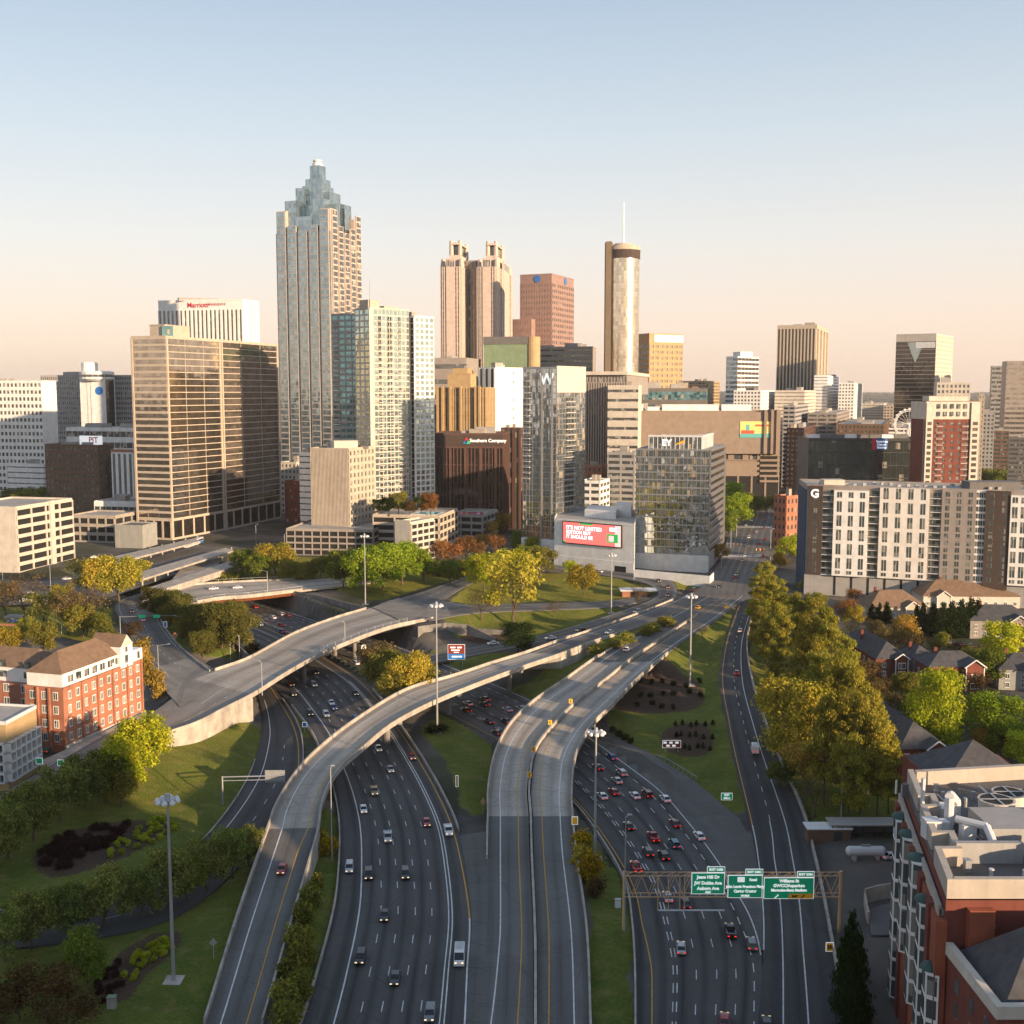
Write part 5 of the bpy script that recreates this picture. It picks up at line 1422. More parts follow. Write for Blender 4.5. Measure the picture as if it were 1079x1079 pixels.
# --- the merchandise mart: huge blank concrete box
p = rect(664, 822, 829, 960, 4, wr=60); z = zat(740, 434, 960); zm = zat(740, 478, 960)
b = Building('mart_building', 'huge windowless brown concrete mart with a painted banner at right', 'building', p, z, 'mart_wall', 'roof_pale', parapet=1)
f = b.face(0); b.bar(f, 0, f.w * .97, zm, z, 0, 5)
b.bands(f, 1, .7, 'glass_dark', z0=zm - 6, z1=zm, nx=9, mw=5, u1=f.w * .87, proud=1, name='window_band')
zc_ = zat(740, 501, 960)
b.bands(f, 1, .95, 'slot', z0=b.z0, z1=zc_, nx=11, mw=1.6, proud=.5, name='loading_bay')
ug = f.w * .87
for k in range(6): b.pane('parking_level', f, ug, f.w * .985, zc_ - 4 + k * 4.5, zc_ - 1.6 + k * 4.5, .3, 'slot')
for k in range(7): b.bar(f, ug, f.w, zc_ - 6 + k * 4.5 + .2, zc_ - 4 + k * 4.5, 0, 2)
for u in (.885, .93, .965): b.bar(f, f.w * u, f.w * u + 2.2, zm, z + 2, 0, 7)
# banner: plain colour fields, figures left out
def fl(u0, u1, z0, z1, o, mat, nm):
    mb = MB(); q = [f.p(u0, z0, o), f.p(u1, z0, o), f.p(u1, z0, o - .1), f.p(u0, z0, o - .1)]; mb.box8(q, [v + Vector((0, 0, z1 - z0)) for v in q]); return mb.build(nm, M[mat], b.t)
M['banner_yellow'] = plain('banner_yellow', (0.75, 0.6, 0.2), 0.7); M['banner_teal'] = plain('banner_teal', (0.1, 0.4, 0.38), 0.7); M['banner_red'] = plain('banner_red', (0.5, 0.09, 0.05), 0.7)
ua, ub = f.u(779, 80), f.u(811, 80); za, zb2 = zat(795, 461, 958), zat(795, 444, 958)
fl(ua, ub, za, zb2, 5.4, 'banner_yellow', 'banner'); fl(ua, ub, za, za + 3.5, 5.46, 'banner_teal', 'banner_field'); fl(ua + 1, ua + 12, za + 3.2, za + 6.2, 5.5, 'banner_red', 'banner_field'); fl(ua + 5, ua + 8, za + 6, za + 11, 5.5, 'banner_teal', 'banner_field')
put_text('lettering', 'MERCHANDISE', 2, 'banner_red', f.p(ub - 7.5, zb2 - 3.4, 5.5), f.d, b.t, .05, width=11) if False else fl(ub - 13, ub - 1.5, zb2 - 4.2, zb2 - 2.6, 5.5, 'banner_red', 'banner_field')
for k, (a_, c_) in enumerate(((.02, .09), (.12, .2), (.22, .6), (.62, .82))):
    q = f.p(f.w * (a_ + c_) / 2, 0, -20); b.roof_unit(q.x, q.y, f.w * (c_ - a_), 14, 6 if k != 1 else 4, 'white_wall', rz=-R(4))
b.done()
p = rect(668, 745, 757, 1080, 4, wr=50); z = zat(720, 410, 1080); b = Building('glass_block', 'low dark glass block with stepped bands above the concrete mart', 'building', p, z, 'dark_grey_wall'); b.bands(b.face(0), 8, .6, 'glass_teal', proud=.4); b.crown(3, 4, (3, 7)); b.done()
# --- right part of the skyline
p = rect(818, 858, 871, 1700, 22, zref=130); z = zat(858, 342, 1700)
b = Building('striped_tower', 'tall brown tower of vertical stripes standing alone on the skyline', 'building', p, z, 'beige_wall', parapet=0)
b.strips(b.face(0), 11, .6, 'glass_black', nz=0, proud=1.4); b.strips(b.face(1), 4, .55, 'glass_gold', proud=1.4)
f = b.face(0); b.bar(f, 0, f.w, z - 6, z, 0, 1.6); f = b.face(1); b.bar(f, 0, f.w, z - 6, z, 0, 1.6); b.crown(2); b.done()
p = rect(764, 776, 798, 1450, 40); z = zat(776, 376, 1450)
b = Building('office_tower', 'pale glass tower with a plant house on top, left of the striped tower', 'building', p, z, 'white_wall', 'roof_pale'); b.bands(b.face(0), 24, .6, 'glass_blue'); b.bands(b.face(1), 24, .6, 'glass_gold', nx=6); q = b.t.location; b.roof_unit(q.x, q.y, 18, 18, 7, 'white_wall'); b.done()
p = rect(943, 985, 1003, 1500, 33, zref=130); z = zat(986, 352, 1500)
b = Building('black_tower', 'black mirror glass tower with a pale side and a notched top', 'building', p, z, 'cream_wall', parapet=1)
f = b.face(0); b.bands(f, 30, .94, 'glass_black', proud=.1, z1=z - 9); f1 = b.face(1); b.bands(f1, 30, .5, 'beige_wall', proud=.2, name='wall_band')
mb = MB(); q = [f.p(f.w * .28, z - 10, .3), f.p(f.w * .5, z - 38, .3), f.p(f.w * .72, z - 10, .3)]; mb.tri(*q); mb.build('notch_glass', M['glass_blue'], b.t)
mb = MB(); q = [f.p(f.w * .5, z - 18, .6), f.p(f.w * .98, z - 18, .6), f.p(f.w * .98, z - 18, .1), f.p(f.w * .5, z - 18, .1)]; mb.box8(q, [v + Vector((0, 0, 8)) for v in q]); mb.build('name_band', M['white_wall'], b.t)
b.done()
for (xl, xm, xr, d, y, th, lab, mat, gl) in ((1043, 1058, 1062, 1500, 386, 20, 'grey slab with dark end glass, left of the tower at the right edge', 'grey_wall', 'glass_dark'),
                                          (1058, 1082, 1100, 1420, 381, 15, 'stone and glass tower cut by the right edge of the photo', 'taupe_wall', 'glass_gold')):
    p = rect(xl, xm, xr, d, th, wr=36); b = Building('office_tower', lab, 'building', p, zat(xm, y, d), mat); b.bands(b.face(0), 22, .5, gl, nx=4); b.done()
# --- black glass office with a red and blue sign; tall brick flats
p = rect(846, 852, 972, 800, 93, wl=40); z = zat(852, 463, 800)
b = Building('glass_office', 'long low dark glass office with a red and blue logo panel', 'building', p, z, 'dark_grey_wall', 'roof_pale'); b.trimmat = 'dark_steel'
M['glass_deep'] = glass('glass_deep', (0.15, 0.18, 0.175), 0.8, tilt=0.012, blind=.06, cell=(3, 3, 4.5))
f = b.face(1); b.bands(f, 7, .93, 'glass_deep', nx=18, mw=.3, proud=.2); b.bar(f, 0, f.w, z - 1, z + 1, 0, .5)
us = f.u(921, z - 3); q = [f.p(us, z - 7, .7), f.p(us + 9, z - 7, .7), f.p(us + 9, z - 7, .1), f.p(us, z - 7, .1)]
mb = MB(); mb.box8(q, [v + Vector((0, 0, 7.5)) for v in q]); mb.build('logo_panel', M['sign_blue'], b.t)
q = [f.p(us - 1.6, z - 7.3, .8), f.p(us + 1.4, z - 7.3, .8), f.p(us + 1.4, z - 7.3, .1), f.p(us - 1.6, z - 7.3, .1)]; mb = MB(); mb.box8(q, [v + Vector((0, 0, 8.2)) for v in q]); mb.build('logo_panel', M['sign_red'], b.t)
for k, s_ in enumerate(('American', 'Cancer', 'Society')): put_text('lettering', s_, 2.2, 'sign_white', f.p(us + 5.2, z - 1.4 - k * 2.1, .75), f.d, b.t, .05)
for k in range(8):
    q = f.p(f.w * (.08 + .11 * k), 0, -14); b.roof_unit(q.x, q.y, 10, 6, 3, 'dark_grey_wall' if k % 3 else 'white_wall', rz=0)
b.done()
p = rect(968, 974, 1030, 735, 88, wl=24); z = zat(974, 424, 735)
b = Building('brick_tower', 'tall brick apartment tower with pale corner bays and balconies', 'building', p, z, 'brick_dark', 'roof_pale')
b.trimmat = 'brick_dark'
f = b.face(1); b.grid(f, 7, 20, .45, .5, 'glass_home', z1=z - 12)
for ua_, ub_ in ((.0, .13), (.84, 1.0)):
    mb = MB(); mb.prism([tuple(f.p(f.w * ua_, 0, 1.3))[:2], tuple(f.p(f.w * ub_, 0, 1.3))[:2], tuple(f.p(f.w * ub_, 0, -3))[:2], tuple(f.p(f.w * ua_, 0, -3))[:2]], b.z0, z); mb.build('corner_bay', M['cream_wall'], b.t)
    g = Face(f.p(f.w * ua_, 0, 1.3), f.p(f.w * ub_, 0, 1.3), b.z0, z)
    for j in range(20): b.pane('bay_window', g, g.w * .2, g.w * .8, b.z0 + 3 + j * (z - b.z0 - 14) / 20, b.z0 + 5.2 + j * (z - b.z0 - 14) / 20, .05, 'glass_gold')
mb = MB(); cx, cy = b.t.location.x, b.t.location.y; mb.prism([(cx + (q[0] - cx) * 1.02, cy + (q[1] - cy) * 1.02) for q in p], z - 11, z + .5); mb.build('top_storeys', M['cream_wall'], b.t)
g = Face(f.p(0, 0, .6), f.p(f.w, 0, .6), z - 11, z)
for j in range(2):
    for i in range(7): b.pane('window', g, g.w * (.08 + i * .125), g.w * (.08 + i * .125) + 2, z - 9 + j * 5, z - 6 + j * 5, .3, 'glass_home')
for a_, c_ in ((.2, .32), (.68, .8)): b.balconies(f, f.w * a_, f.w * c_, 19, b.z0 + 3, z - 12, d=1.4)
f0 = b.face(2) if False else None
b.roof_unit(b.t.location.x, b.t.location.y, 26, 12, 4, 'cream_wall', rz=0); b.done()
p = rect(985, 1020, 1032, 900, 15, wr=24); b = Building('apartment_tower', 'pale apartment tower top showing above the tall brick flats', 'building', p, zat(1010, 404, 900), 'cream_wall', 'roof_pale'); b.grid(b.face(0), 8, 24, .55, .55); b.grid(b.face(1), 4, 24); b.crown(2); b.done()
# --- student apartments: long front of white, cream, taupe and brown bays
p = rect(842, 851, 1120, 545, 111, wl=34); z = zat(851, 512, 545)
p[0] = (xat(841, 580, 40), 580); p[3] = (p[0][0] + p[2][0] - p[1][0], p[0][1] + p[2][1] - p[1][1])
b = Building('apartment_block', 'long apartment block of white, taupe and brown bays with a round G sign', 'building', p, z, 'taupe_wall', 'roof_pale', parapet=.8)
f0, f = b.face(0), b.face(1)
mb = MB(); q = [f0.p(-.3, b.z0, .4), f0.p(f0.w, b.z0, .4), f0.p(f0.w, b.z0, -.3), f0.p(-.3, b.z0, -.3)]; mb.box8(q, [v + Vector((0, 0, z - b.z0 - 2)) for v in q]); mb.build('side_cladding', M['blue_wall'], b.t)
zlo = zat(851, 604, 545)
segs = [(852, 866, 'dark_brown_wall', 1, 1.2), (866, 878, None, 0, 0), (878, 914, 'white_wall', 3, 2.2), (914, 926, None, 0, 0), (926, 978, 'pale_wall', 4, 1.8), (978, 991, None, 0, 0), (991, 1027, 'taupe_wall', 3, 1.4), (1027, 1037, 'white_wall', 2, .5), (1037, 1063, 'dark_brown_wall', 2, 1.5), (1063, 1100, 'white_wall', 4, 2.0)]
for k, (xa, xb, mat, nw, o) in enumerate(segs):
    ua, ub = f.u(xa, 40), f.u(xb, 40)
    if mat is None:
        b.balconies(f, ua + .1, ub - .1, 13, zlo, z - 1, d=1.2); continue
    zt = z - (1.5 if k in (2, 9) else -.3); zbm = zlo - (2.5 if k == 8 else 0)
    mb = MB(); mb.prism([tuple(f.p(ua, 0, o))[:2], tuple(f.p(ub, 0, o))[:2], tuple(f.p(ub, 0, -.5))[:2], tuple(f.p(ua, 0, -.5))[:2]][::1], zbm, zt); mb.build('facade_bay', M[mat], b.t)
    g = Face(f.p(ua, 0, o), f.p(ub, 0, o), zbm, zt)
    if k in (2, 4, 9):                                     # tall paired windows, two storeys at a time
        for j in range(7):
            for i in range(nw):
                uc = g.w * (i + .5) / nw; za = zlo + 3.6 + (j - 1) * 6.9 if j else zlo + .9
                hz = 5.2 if j else 1.7
                if za + hz > zt: hz = zt - za - .8
                b.pane('window', g, uc - 1.15, uc - .1, za, za + hz, .03, 'glass_home'); b.pane('window', g, uc + .1, uc + 1.15, za, za + hz, .03, 'glass_home')
    else:
        for j in range(13):
            for i in range(nw):
                uc = g.w * (i + .5) / nw; za = zlo + .9 + j * (zt - zlo - 1) / 13
                for w0 in ((-.95, -.1), (.1, .95)): b.pane('window', g, uc + w0[0], uc + w0[1], za, za + 2.3, .03, 'glass_home')
ua = f.u(859, z - 3); q = f.p(ua, z - 3.6, 1.3)
put_text('lettering', 'G', 5.5, 'sign_white', q + f.n * .12, f.d, b.t, .2)
for k in range(11):
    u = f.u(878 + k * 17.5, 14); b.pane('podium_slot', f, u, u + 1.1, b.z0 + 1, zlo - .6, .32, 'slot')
mb = MB(); q = [f.p(-.2, b.z0 - 1, .25), f.p(f.w, b.z0 - 1, .25), f.p(f.w, b.z0 - 1, 0), f.p(-.2, b.z0 - 1, 0)]; mb.box8(q, [v + Vector((0, 0, zlo - b.z0 + .9)) for v in q]); mb.build('podium', M['grey_wall'], b.t)
rr = random.Random(4)
for k in range(26):
    q = f.p(f.w * (.05 + .036 * k), 0, -rr.uniform(4, 22)); b.roof_unit(q.x, q.y, 1.6, 1.6, 1.3, 'grey_wall', 'air_conditioner', rz=0)
q = f.p(f.w * .74, 0, -14); b.roof_unit(q.x, q.y, 24, 10, 3.6, 'dark_grey_wall', rz=0); q = f.p(f.w * .1, 0, -6); b.roof_unit(q.x, q.y, 10, 8, 3, 'cream_wall', rz=0)
b.done()
p = rect(824, 830, 846, 700, 55, wl=10); b = Building('brick_house', 'small orange brick block left of the long apartment block', 'building', p, zat(830, 524, 700), 'brick_orange', 'roof_pale'); b.grid(b.face(1), 4, 6, .45, .5); b.grid(b.face(0), 3, 6, .45, .5); b.crown(1); b.done()
# ================================================================== nearer buildings
# --- pale parking block, lower left
p = rect(-40, 14, 74, 606, 12, wl=40); z = zat(14, 536, 606)
b = garage('pale parking block with a blank sunlit wall and stacked open decks', p, z, 7, 'cream_wall', nx=(4,), faces=(1,), pil=1.0, open_=.62)
f = b.face(0); mb = MB(); q = [f.p(0, b.z0 - 1, .4), f.p(f.w, b.z0 - 1, .4), f.p(f.w, b.z0 - 1, 0), f.p(0, b.z0 - 1, 0)]; mb.box8(q, [v + Vector((0, 0, z - b.z0 + 2)) for v in q]); mb.build('blank_wall', M['cream_wall'], b.t)
f = b.face(1); u = f.w * .56; mb = MB(); q = [f.p(u, b.z0 - 1, 1.2), f.p(u + 4, b.z0 - 1, 1.2), f.p(u + 4, b.z0 - 1, -.4), f.p(u, b.z0 - 1, -.4)]; mb.box8(q, [v + Vector((0, 0, z - b.z0 + 2.5)) for v in q]); mb.build('stair_pier', M['cream_wall'], b.t); b.done()
p = rect(72, 118, 124, 725, 12, wr=30); b = garage('low concrete parking deck left of the gold glass tower', p, zat(118, 545, 725), 3, 'concrete_wall', nx=(5, 3)); b.done()
p = rect(118, 147, 152, 700, 12, wr=18); b = Building('plant_house', 'small grey plant house beside the gold glass tower', 'building', p, zat(147, 555, 700), 'siding'); b.bar(b.face(0), 0, 3, b.z0, b.z1, 0, .2); b.done()
p = rect(97, 146, 150, 770, 12, wr=30); b = Building('low_office', 'low white office with a dark window band below the brown block', 'building', p, zat(140, 530, 770), 'white_wall', 'roof_pale'); b.bands(b.face(0), 2, .45, nx=8); b.crown(3, 2); b.done()

# --- brick hotel, lower left: long sunlit street front, cream top floors, brown roofs
e1, e2 = W(69, 788.5, 7.6), W(152, 748, 8.4)
d = (e2 - e1); d.z = 0; LEN = d.length; d.normalize(); nrm = Vector((d.y, -d.x, 0)); back = -nrm
p = [tuple((e1 + back * 13).xy), tuple(e1.xy), tuple(e2.xy), tuple((e2 + back * 13).xy)]
ZB = zat(110, 712, e1.y + 16); ZE = zat(140, 681, e2.y - 5)
b = Building('brick_hotel', 'red brick hotel with cream upper storeys and brown pitched roofs by the street', 'building', p, ZB, 'brick_orange', 'roof_pale', parapet=.5)
zbase = b.z0 + 3.2
f = b.face(1)
mb = MB(); q = [f.p(-.1, b.z0 - 2, .35), f.p(f.w + .1, b.z0 - 2, .35), f.p(f.w + .1, b.z0 - 2, 0), f.p(-.1, b.z0 - 2, 0)]; mb.box8(q, [v + Vector((0, 0, 5.2)) for v in q]); mb.build('plinth', M['cream_wall'], b.t)
def sash(b, f, u, z, w, h):
    """A white framed window with a sill and a pale head."""
    mb = MB()
    for (a0, a1, c0, c1, o) in ((-w / 2 - .12, w / 2 + .12, -.18, 0, .22), (-w / 2 - .12, w / 2 + .12, h, h + .22, .14), (-w / 2 - .1, -w / 2, 0, h, .12), (w / 2, w / 2 + .1, 0, h, .12), (-.05, .05, 0, h, .1)):
        q = [f.p(u + a0, z + c0, o), f.p(u + a1, z + c0, o), f.p(u + a1, z + c0, 0), f.p(u + a0, z + c0, 0)]
        mb.box8(q, [v + Vector((0, 0, c1 - c0)) for v in q])
    fr = mb.build('window_frame', M['white_wall'], b.t)
    g = bpy.data.objects.new('window_glass', unit_box('glass_home', 'window_glass')); col.objects.link(g)
    g.location = f.p(u - w / 2, z, .05) - Vector(b.t.location); g.scale = (w, -.05, h); g.rotation_euler = (0, 0, math.atan2(f.d.y, f.d.x)); g.parent = fr
    g.parent = b.t if fr is None else fr
    return fr
def sash_fix(fr, g): pass
fl_h = (ZB - zbase) / 4
for k in range(4):
    for i in range(10):
        u = f.w * (.07 + i * .095)
        sash(b, f, u, zbase + k * fl_h + 1.0, 1.3 if i % 2 else 1.0, 2.0)
for i in range(7): b.pane('basement_window', f, f.w * (.16 + .115 * i), f.w * (.16 + .115 * i) + 2.2, b.z0 + .7, b.z0 + 2.1, .4, 'glass_home')
for i in range(5): b.bar(f, f.w * (.21 + i * .19) - .2, f.w * (.21 + i * .19) + .2, b.z0 + 3, ZB + .5, 0, .5)
f0 = b.face(0)
for k in range(4):
    for i in range(3): sash(b, f0, f0.w * (.2 + i * .3), zbase + k * fl_h + 1.0, 1.4, 2.0)
    b.bar(f0, 0, f0.w, zbase + k * fl_h - .1, zbase + k * fl_h + .1, 0, .2)
b.bar(f0, f0.w * .33, f0.w * .37, b.z0, ZB + .4, 0, .6); b.bar(f0, f0.w * .63, f0.w * .67, b.z0, ZB + .4, 0, .6)
# cream upper storeys with gable roof
def hip_roof(name, parent, poly, z, h, mat='brown_shingle', over=.5, gable=False, both=True):
    P = [Vector((*q, 0)) for q in poly]
    c = sum(P, Vector()) / 4
    P = [c + (q - c) * (1 + over / max((q - c).length, .1)) for q in P]
    a, b_, c_, d_ = P
    if (b_ - a).length < (c_ - b_).length: a, b_, c_, d_ = b_, c_, d_, a
    m0, m1 = (a + d_) / 2, (b_ + c_) / 2
    ax = (m1 - m0).normalized(); k = 0 if gable else (d_ - a).length * .5
    r0, r1 = m0 + ax * k, m1 - ax * k
    up = Vector((0, 0, z)); rt = Vector((0, 0, z + h))
    mb = MB()
    mb.quad(a + up, b_ + up, r1 + rt, r0 + rt); mb.quad(c_ + up, d_ + up, r0 + rt, r1 + rt)
    if gable:
        mb.tri(b_ + up, c_ + up, r1 + rt, 1); mb.tri(d_ + up, a + up, r0 + rt, 1)
    else:
        mb.tri(b_ + up, c_ + up, r1 + rt); mb.tri(d_ + up, a + up, r0 + rt)
    mb.quad(d_ + up, c_ + up, b_ + up, a + up)
    return mb.build(name, [M[mat], M['cream_wall']], parent)
ins = lambda a0, a1, b0, b1: [tuple((e1 + d * (LEN * a) + back * (13 * q)).xy) for a, q in ((a0, b1), (a0, b0), (a1, b0), (a1, b1))]
up = ins(.03, .80, .07, 1); mb = MB(); mb.prism(up, ZB - .2, ZE - 1.2); mb.build('upper_storeys', M['white_wall'], b.t)
hip_roof('roof', b.t, up, ZE - 1.3, 5.2)
up2 = ins(.74, 1.0, .0, 1); mb = MB(); mb.prism(up2, ZB - .2, ZE - 1.5); mb.build('upper_storeys', M['white_wall'], b.t)
g1_ = ins(.70, .86, -.02, .8); mb = MB(); mb.prism(g1_, ZB - .2, ZE + 1); mb.build('gable_bay', M['white_wall'], b.t)
hip_roof('gable_roof', b.t, g1_, ZE + 1, 3.4, gable=True, over=.3)
fu = Face(up[1], up[2], ZB, ZE)
for i in range(7):
    u = fu.w * (.08 + i * .125)
    b.pane('upper_window', fu, u, u + 1.1, ZB + 1.2, ZB + 3.2, .05, 'glass_home'); b.pane('upper_window', fu, u + 1.3, u + 2.2, ZB + 1.2, ZB + 3.2, .05, 'glass_home')
for i in range(3): b.pane('upper_window', fu, fu.w * (.2 + i * .28), fu.w * (.2 + i * .28) + 1.5, ZE - 3.4, ZE - 2.1, .05, 'glass_home')
fu = Face(g1_[1], g1_[2], ZB, ZE); b.pane('upper_window', fu, fu.w * .35, fu.w * .6, ZB + 1, ZB + 3.5, .05, 'glass_home'); b.pane('upper_window', fu, fu.w * .38, fu.w * .58, ZE - 1, ZE + .6, .05, 'glass_home')
fu = Face(up2[1], up2[2], ZB, ZE); b.pane('upper_window', fu, fu.w * .72, fu.w * .86, ZB + 1, ZB + 3.2, .05, 'glass_home')
# left wing, set back
wd = back
w0 = e1 + back * 12 + d * 4.5
wp = [tuple((w0 + back * 42).xy), tuple(w0.xy), tuple((w0 + d * 15).xy), tuple((w0 + back * 42 + d * 15).xy)]
b.core.prism(wp, b.z0 - 2, ZB - 1)
fw_ = Face(wp[0], wp[1], b.z0, ZB - 1)
for k in range(4):
    for i in range(6): sash(b, fw_, fw_.w - 5 - i * 6.2, zbase + k * fl_h + .8, 1.7, 2.1)
wp2 = [tuple((w0 + back * 42 + d * 2.5).xy), tuple((w0 + d * 2.5 + back * 1).xy), tuple((w0 + d * 15).xy), tuple((w0 + back * 42 + d * 15).xy)]
mb = MB(); mb.prism(wp2, ZB - 1.2, ZE - 2.2); mb.build('upper_storeys', M['white_wall'], b.t)
hip_roof('roof', b.t, wp2, ZE - 2.3, 4.6)
fu = Face(wp2[0], wp2[1], ZB, ZE)
for i in range(4): 
    for dz_ in (.2, 3.4):
        u = fu.w - 6 - i * 8.5; b.pane('upper_window', fu, u, u + 1.2, ZB + dz_, ZB + dz_ + 1.9, .05, 'glass_home'); b.pane('upper_window', fu, u + 1.35, u + 2.5, ZB + dz_, ZB + dz_ + 1.9, .05, 'glass_home')
b.done(200)

# --- low glass fronted office at the left edge
q1 = W(31, 818, 7)
pg = [(q1.x - 34, q1.y - 4), (q1.x - 1.5, q1.y - 9), (q1.x, q1.y + 6), (q1.x - 34, q1.y + 12)]
b = Building('low_office', 'low flat roofed office with a white steel and glass front at the left edge', 'building', pg, zat(25, 752, q1.y), 'tan_wall', 'roof_pale', parapet=.6)
f = b.face(0)
b.trimmat = 'steel_white'
b.grid(f, 16, 4, .82, .8, 'glass_dark', z0=b.z0 + 3, z1=b.z1 - 5, proud=1.6); b.grid(b.face(1), 6, 4, .82, .8, 'glass_dark', z0=b.z0 + 3, z1=b.z1 - 5, proud=1.2)
for i in range(8): b.bar(f, f.w * i / 8, f.w * i / 8 + .4, b.z0, b.z0 + 3, 1, 1.5)
b.done()

# --- rail station: two long canopies over platforms
t = thing('rail_station', 'rail station with long flat sunlit canopies over open platforms', 'station', W(185, 590, 10))
def slab(pts, z0, z1, mat, nm, par):
    P = [W(a, b_, z1) for a, b_ in pts]
    ar = sum(P[i].x * P[(i + 1) % len(P)].y - P[(i + 1) % len(P)].x * P[i].y for i in range(len(P)))
    if ar < 0: P = P[::-1]
    mb = MB(); mb.prism([(q.x, q.y) for q in P], z0, z1); return mb.build(nm, M[mat], par)
slab([(112, 588), (205, 567), (211, 570), (122, 593)], 16.2, 17.2, 'concrete', 'canopy', t)
slab([(146, 603), (238, 577), (246, 580), (150, 610)], 15.0, 16, 'concrete', 'canopy', t)
slab([(118, 600), (210, 574), (238, 580), (146, 608)], 11.0, 11.6, 'roof_dark', 'platform', t)
slab([(148, 622), (245, 590), (256, 594), (150, 628)], 9.5, 12.6, 'concrete', 'platform_wall', t)
slab([(180, 612), (190, 600), (235, 586), (228, 596)], 11, 11.8, 'roof_pale', 'bus_bay', t)
for k in range(8):
    for (ax_, ay_, bx_, by_, zt) in ((122, 596, 208, 573, 16.3), (150, 613, 244, 584, 15.2)):
        q = W(ax_ + (bx_ - ax_) * k / 7, ay_ + (by_ - ay_) * k / 7, 11); mb = MB(); mb.tube((q.x, q.y, 9), (q.x, q.y, zt), .45, n=8); mb.build('column', M['concrete'], t)
def train(pa, pb):
    a, c = W(*pa, 12), W(*pb, 12); dd = (c - a).normalized(); s = Vector((-dd.y, dd.x, 0)) * 1.5
    t = thing('metro_train', 'white metro train with a dark blue end at the rail station', 'train', a)
    mb = MB(); mb.box8([a - s, c - s, c + s, a + s], [v + Vector((0, 0, 3.4)) for v in (a - s, c - s, c + s, a + s)]); mb.build('body', M['steel_white'], t)
    mb = MB(); a2, c2 = a + dd * .5 + Vector((0, 0, 1.5)), c - dd * .5 + Vector((0, 0, 1.5)); s2 = s * 1.03; mb.box8([a2 - s2, c2 - s2, c2 + s2, a2 + s2], [v + Vector((0, 0, 1.1)) for v in (a2 - s2, c2 - s2, c2 + s2, a2 + s2)]); mb.build('window_strip', M['car_glass'], t)
    mb = MB(); a2 = c - dd * 6; s2 = s * 1.05; mb.box8([a2 - s2, c - s2, c + s2, a2 + s2], [v + Vector((0, 0, 1.3)) for v in (a2 - s2, c - s2, c + s2, a2 + s2)]); mb.build('blue_end', M['sign_blue'], t)
train((196, 577), (212, 571))

# --- brick building lower right: stepped plan, cream parapets, bays, plant on the roof
def wx(Y): return 70 - (194 - Y) * .217
pb = [(wx(148.5), 148.5), (118, 148.5), (122, 203), (wx(195), 195)]
pb = [pb[3], pb[0], pb[1], pb[2]]
b = Building('brick_building', 'tall red brick building with roof plant and slate wings, lower right corner', 'building', pb, 38.2, 'brick_dark', 'roof_dark', parapet=0, z0=1.5)
f = b.face(0)
wallm('stone_trim', (0.44, 0.39, 0.33))
# parapet walls and inner roof terraces
def box_on(name, x0, x1, y0, y1, z0, z1, mat, rot=True):
    mb = MB(); s_ = .217 if rot else 0
    mb.prism([(x0 + (y0 - 148.5) * s_, y0), (x1 + (y0 - 148.5) * s_, y0), (x1 + (y1 - 148.5) * s_, y1), (x0 + (y1 - 148.5) * s_, y1)], z0, z1)
    return mb.build(name, M[mat], b.t)
for args in (('parapet', 60.2, 61.2, 148.5, 160, 38, 41, 'stone_trim'), ('parapet', 61.2, 64.2, 159, 160, 38, 41, 'stone_trim'), ('parapet', 63.2, 64.2, 160, 166, 38, 41, 'stone_trim'),
             ('parapet', 60.6, 63.2, 165, 166, 38, 41, 'stone_trim'), ('parapet', 60.6, 61.6, 166, 177, 38, 41, 'stone_trim'), ('parapet', 61.6, 63.8, 176, 177, 38, 41, 'stone_trim'), ('parapet', 62.8, 63.8, 177, 182, 38, 41, 'stone_trim'),
             ('parapet', 60.8, 62.8, 181, 182, 38, 41, 'stone_trim'), ('parapet', 60.8, 61.8, 182, 194, 38, 41, 'stone_trim')):
    box_on(*args)
box_on('parapet', 61.2, 117, 148.5, 149.5, 38, 41, 'stone_trim', False)
mb = MB(); mb.prism([(72, 193), (121, 201), (121, 202), (72, 194.2)], 38, 40.8); mb.build('parapet', M['stone_trim'], b.t)
box_on('terrace', 59.6, 61.0, 150, 194, 30, 36, 'grey_wall')
box_on('coping', 59.3, 59.8, 150, 194, 34.8, 36.6, 'stone_trim')
f = Face((wx(195) - .95, 195), (wx(148.5) - .95, 148.5), 1.5, 36)
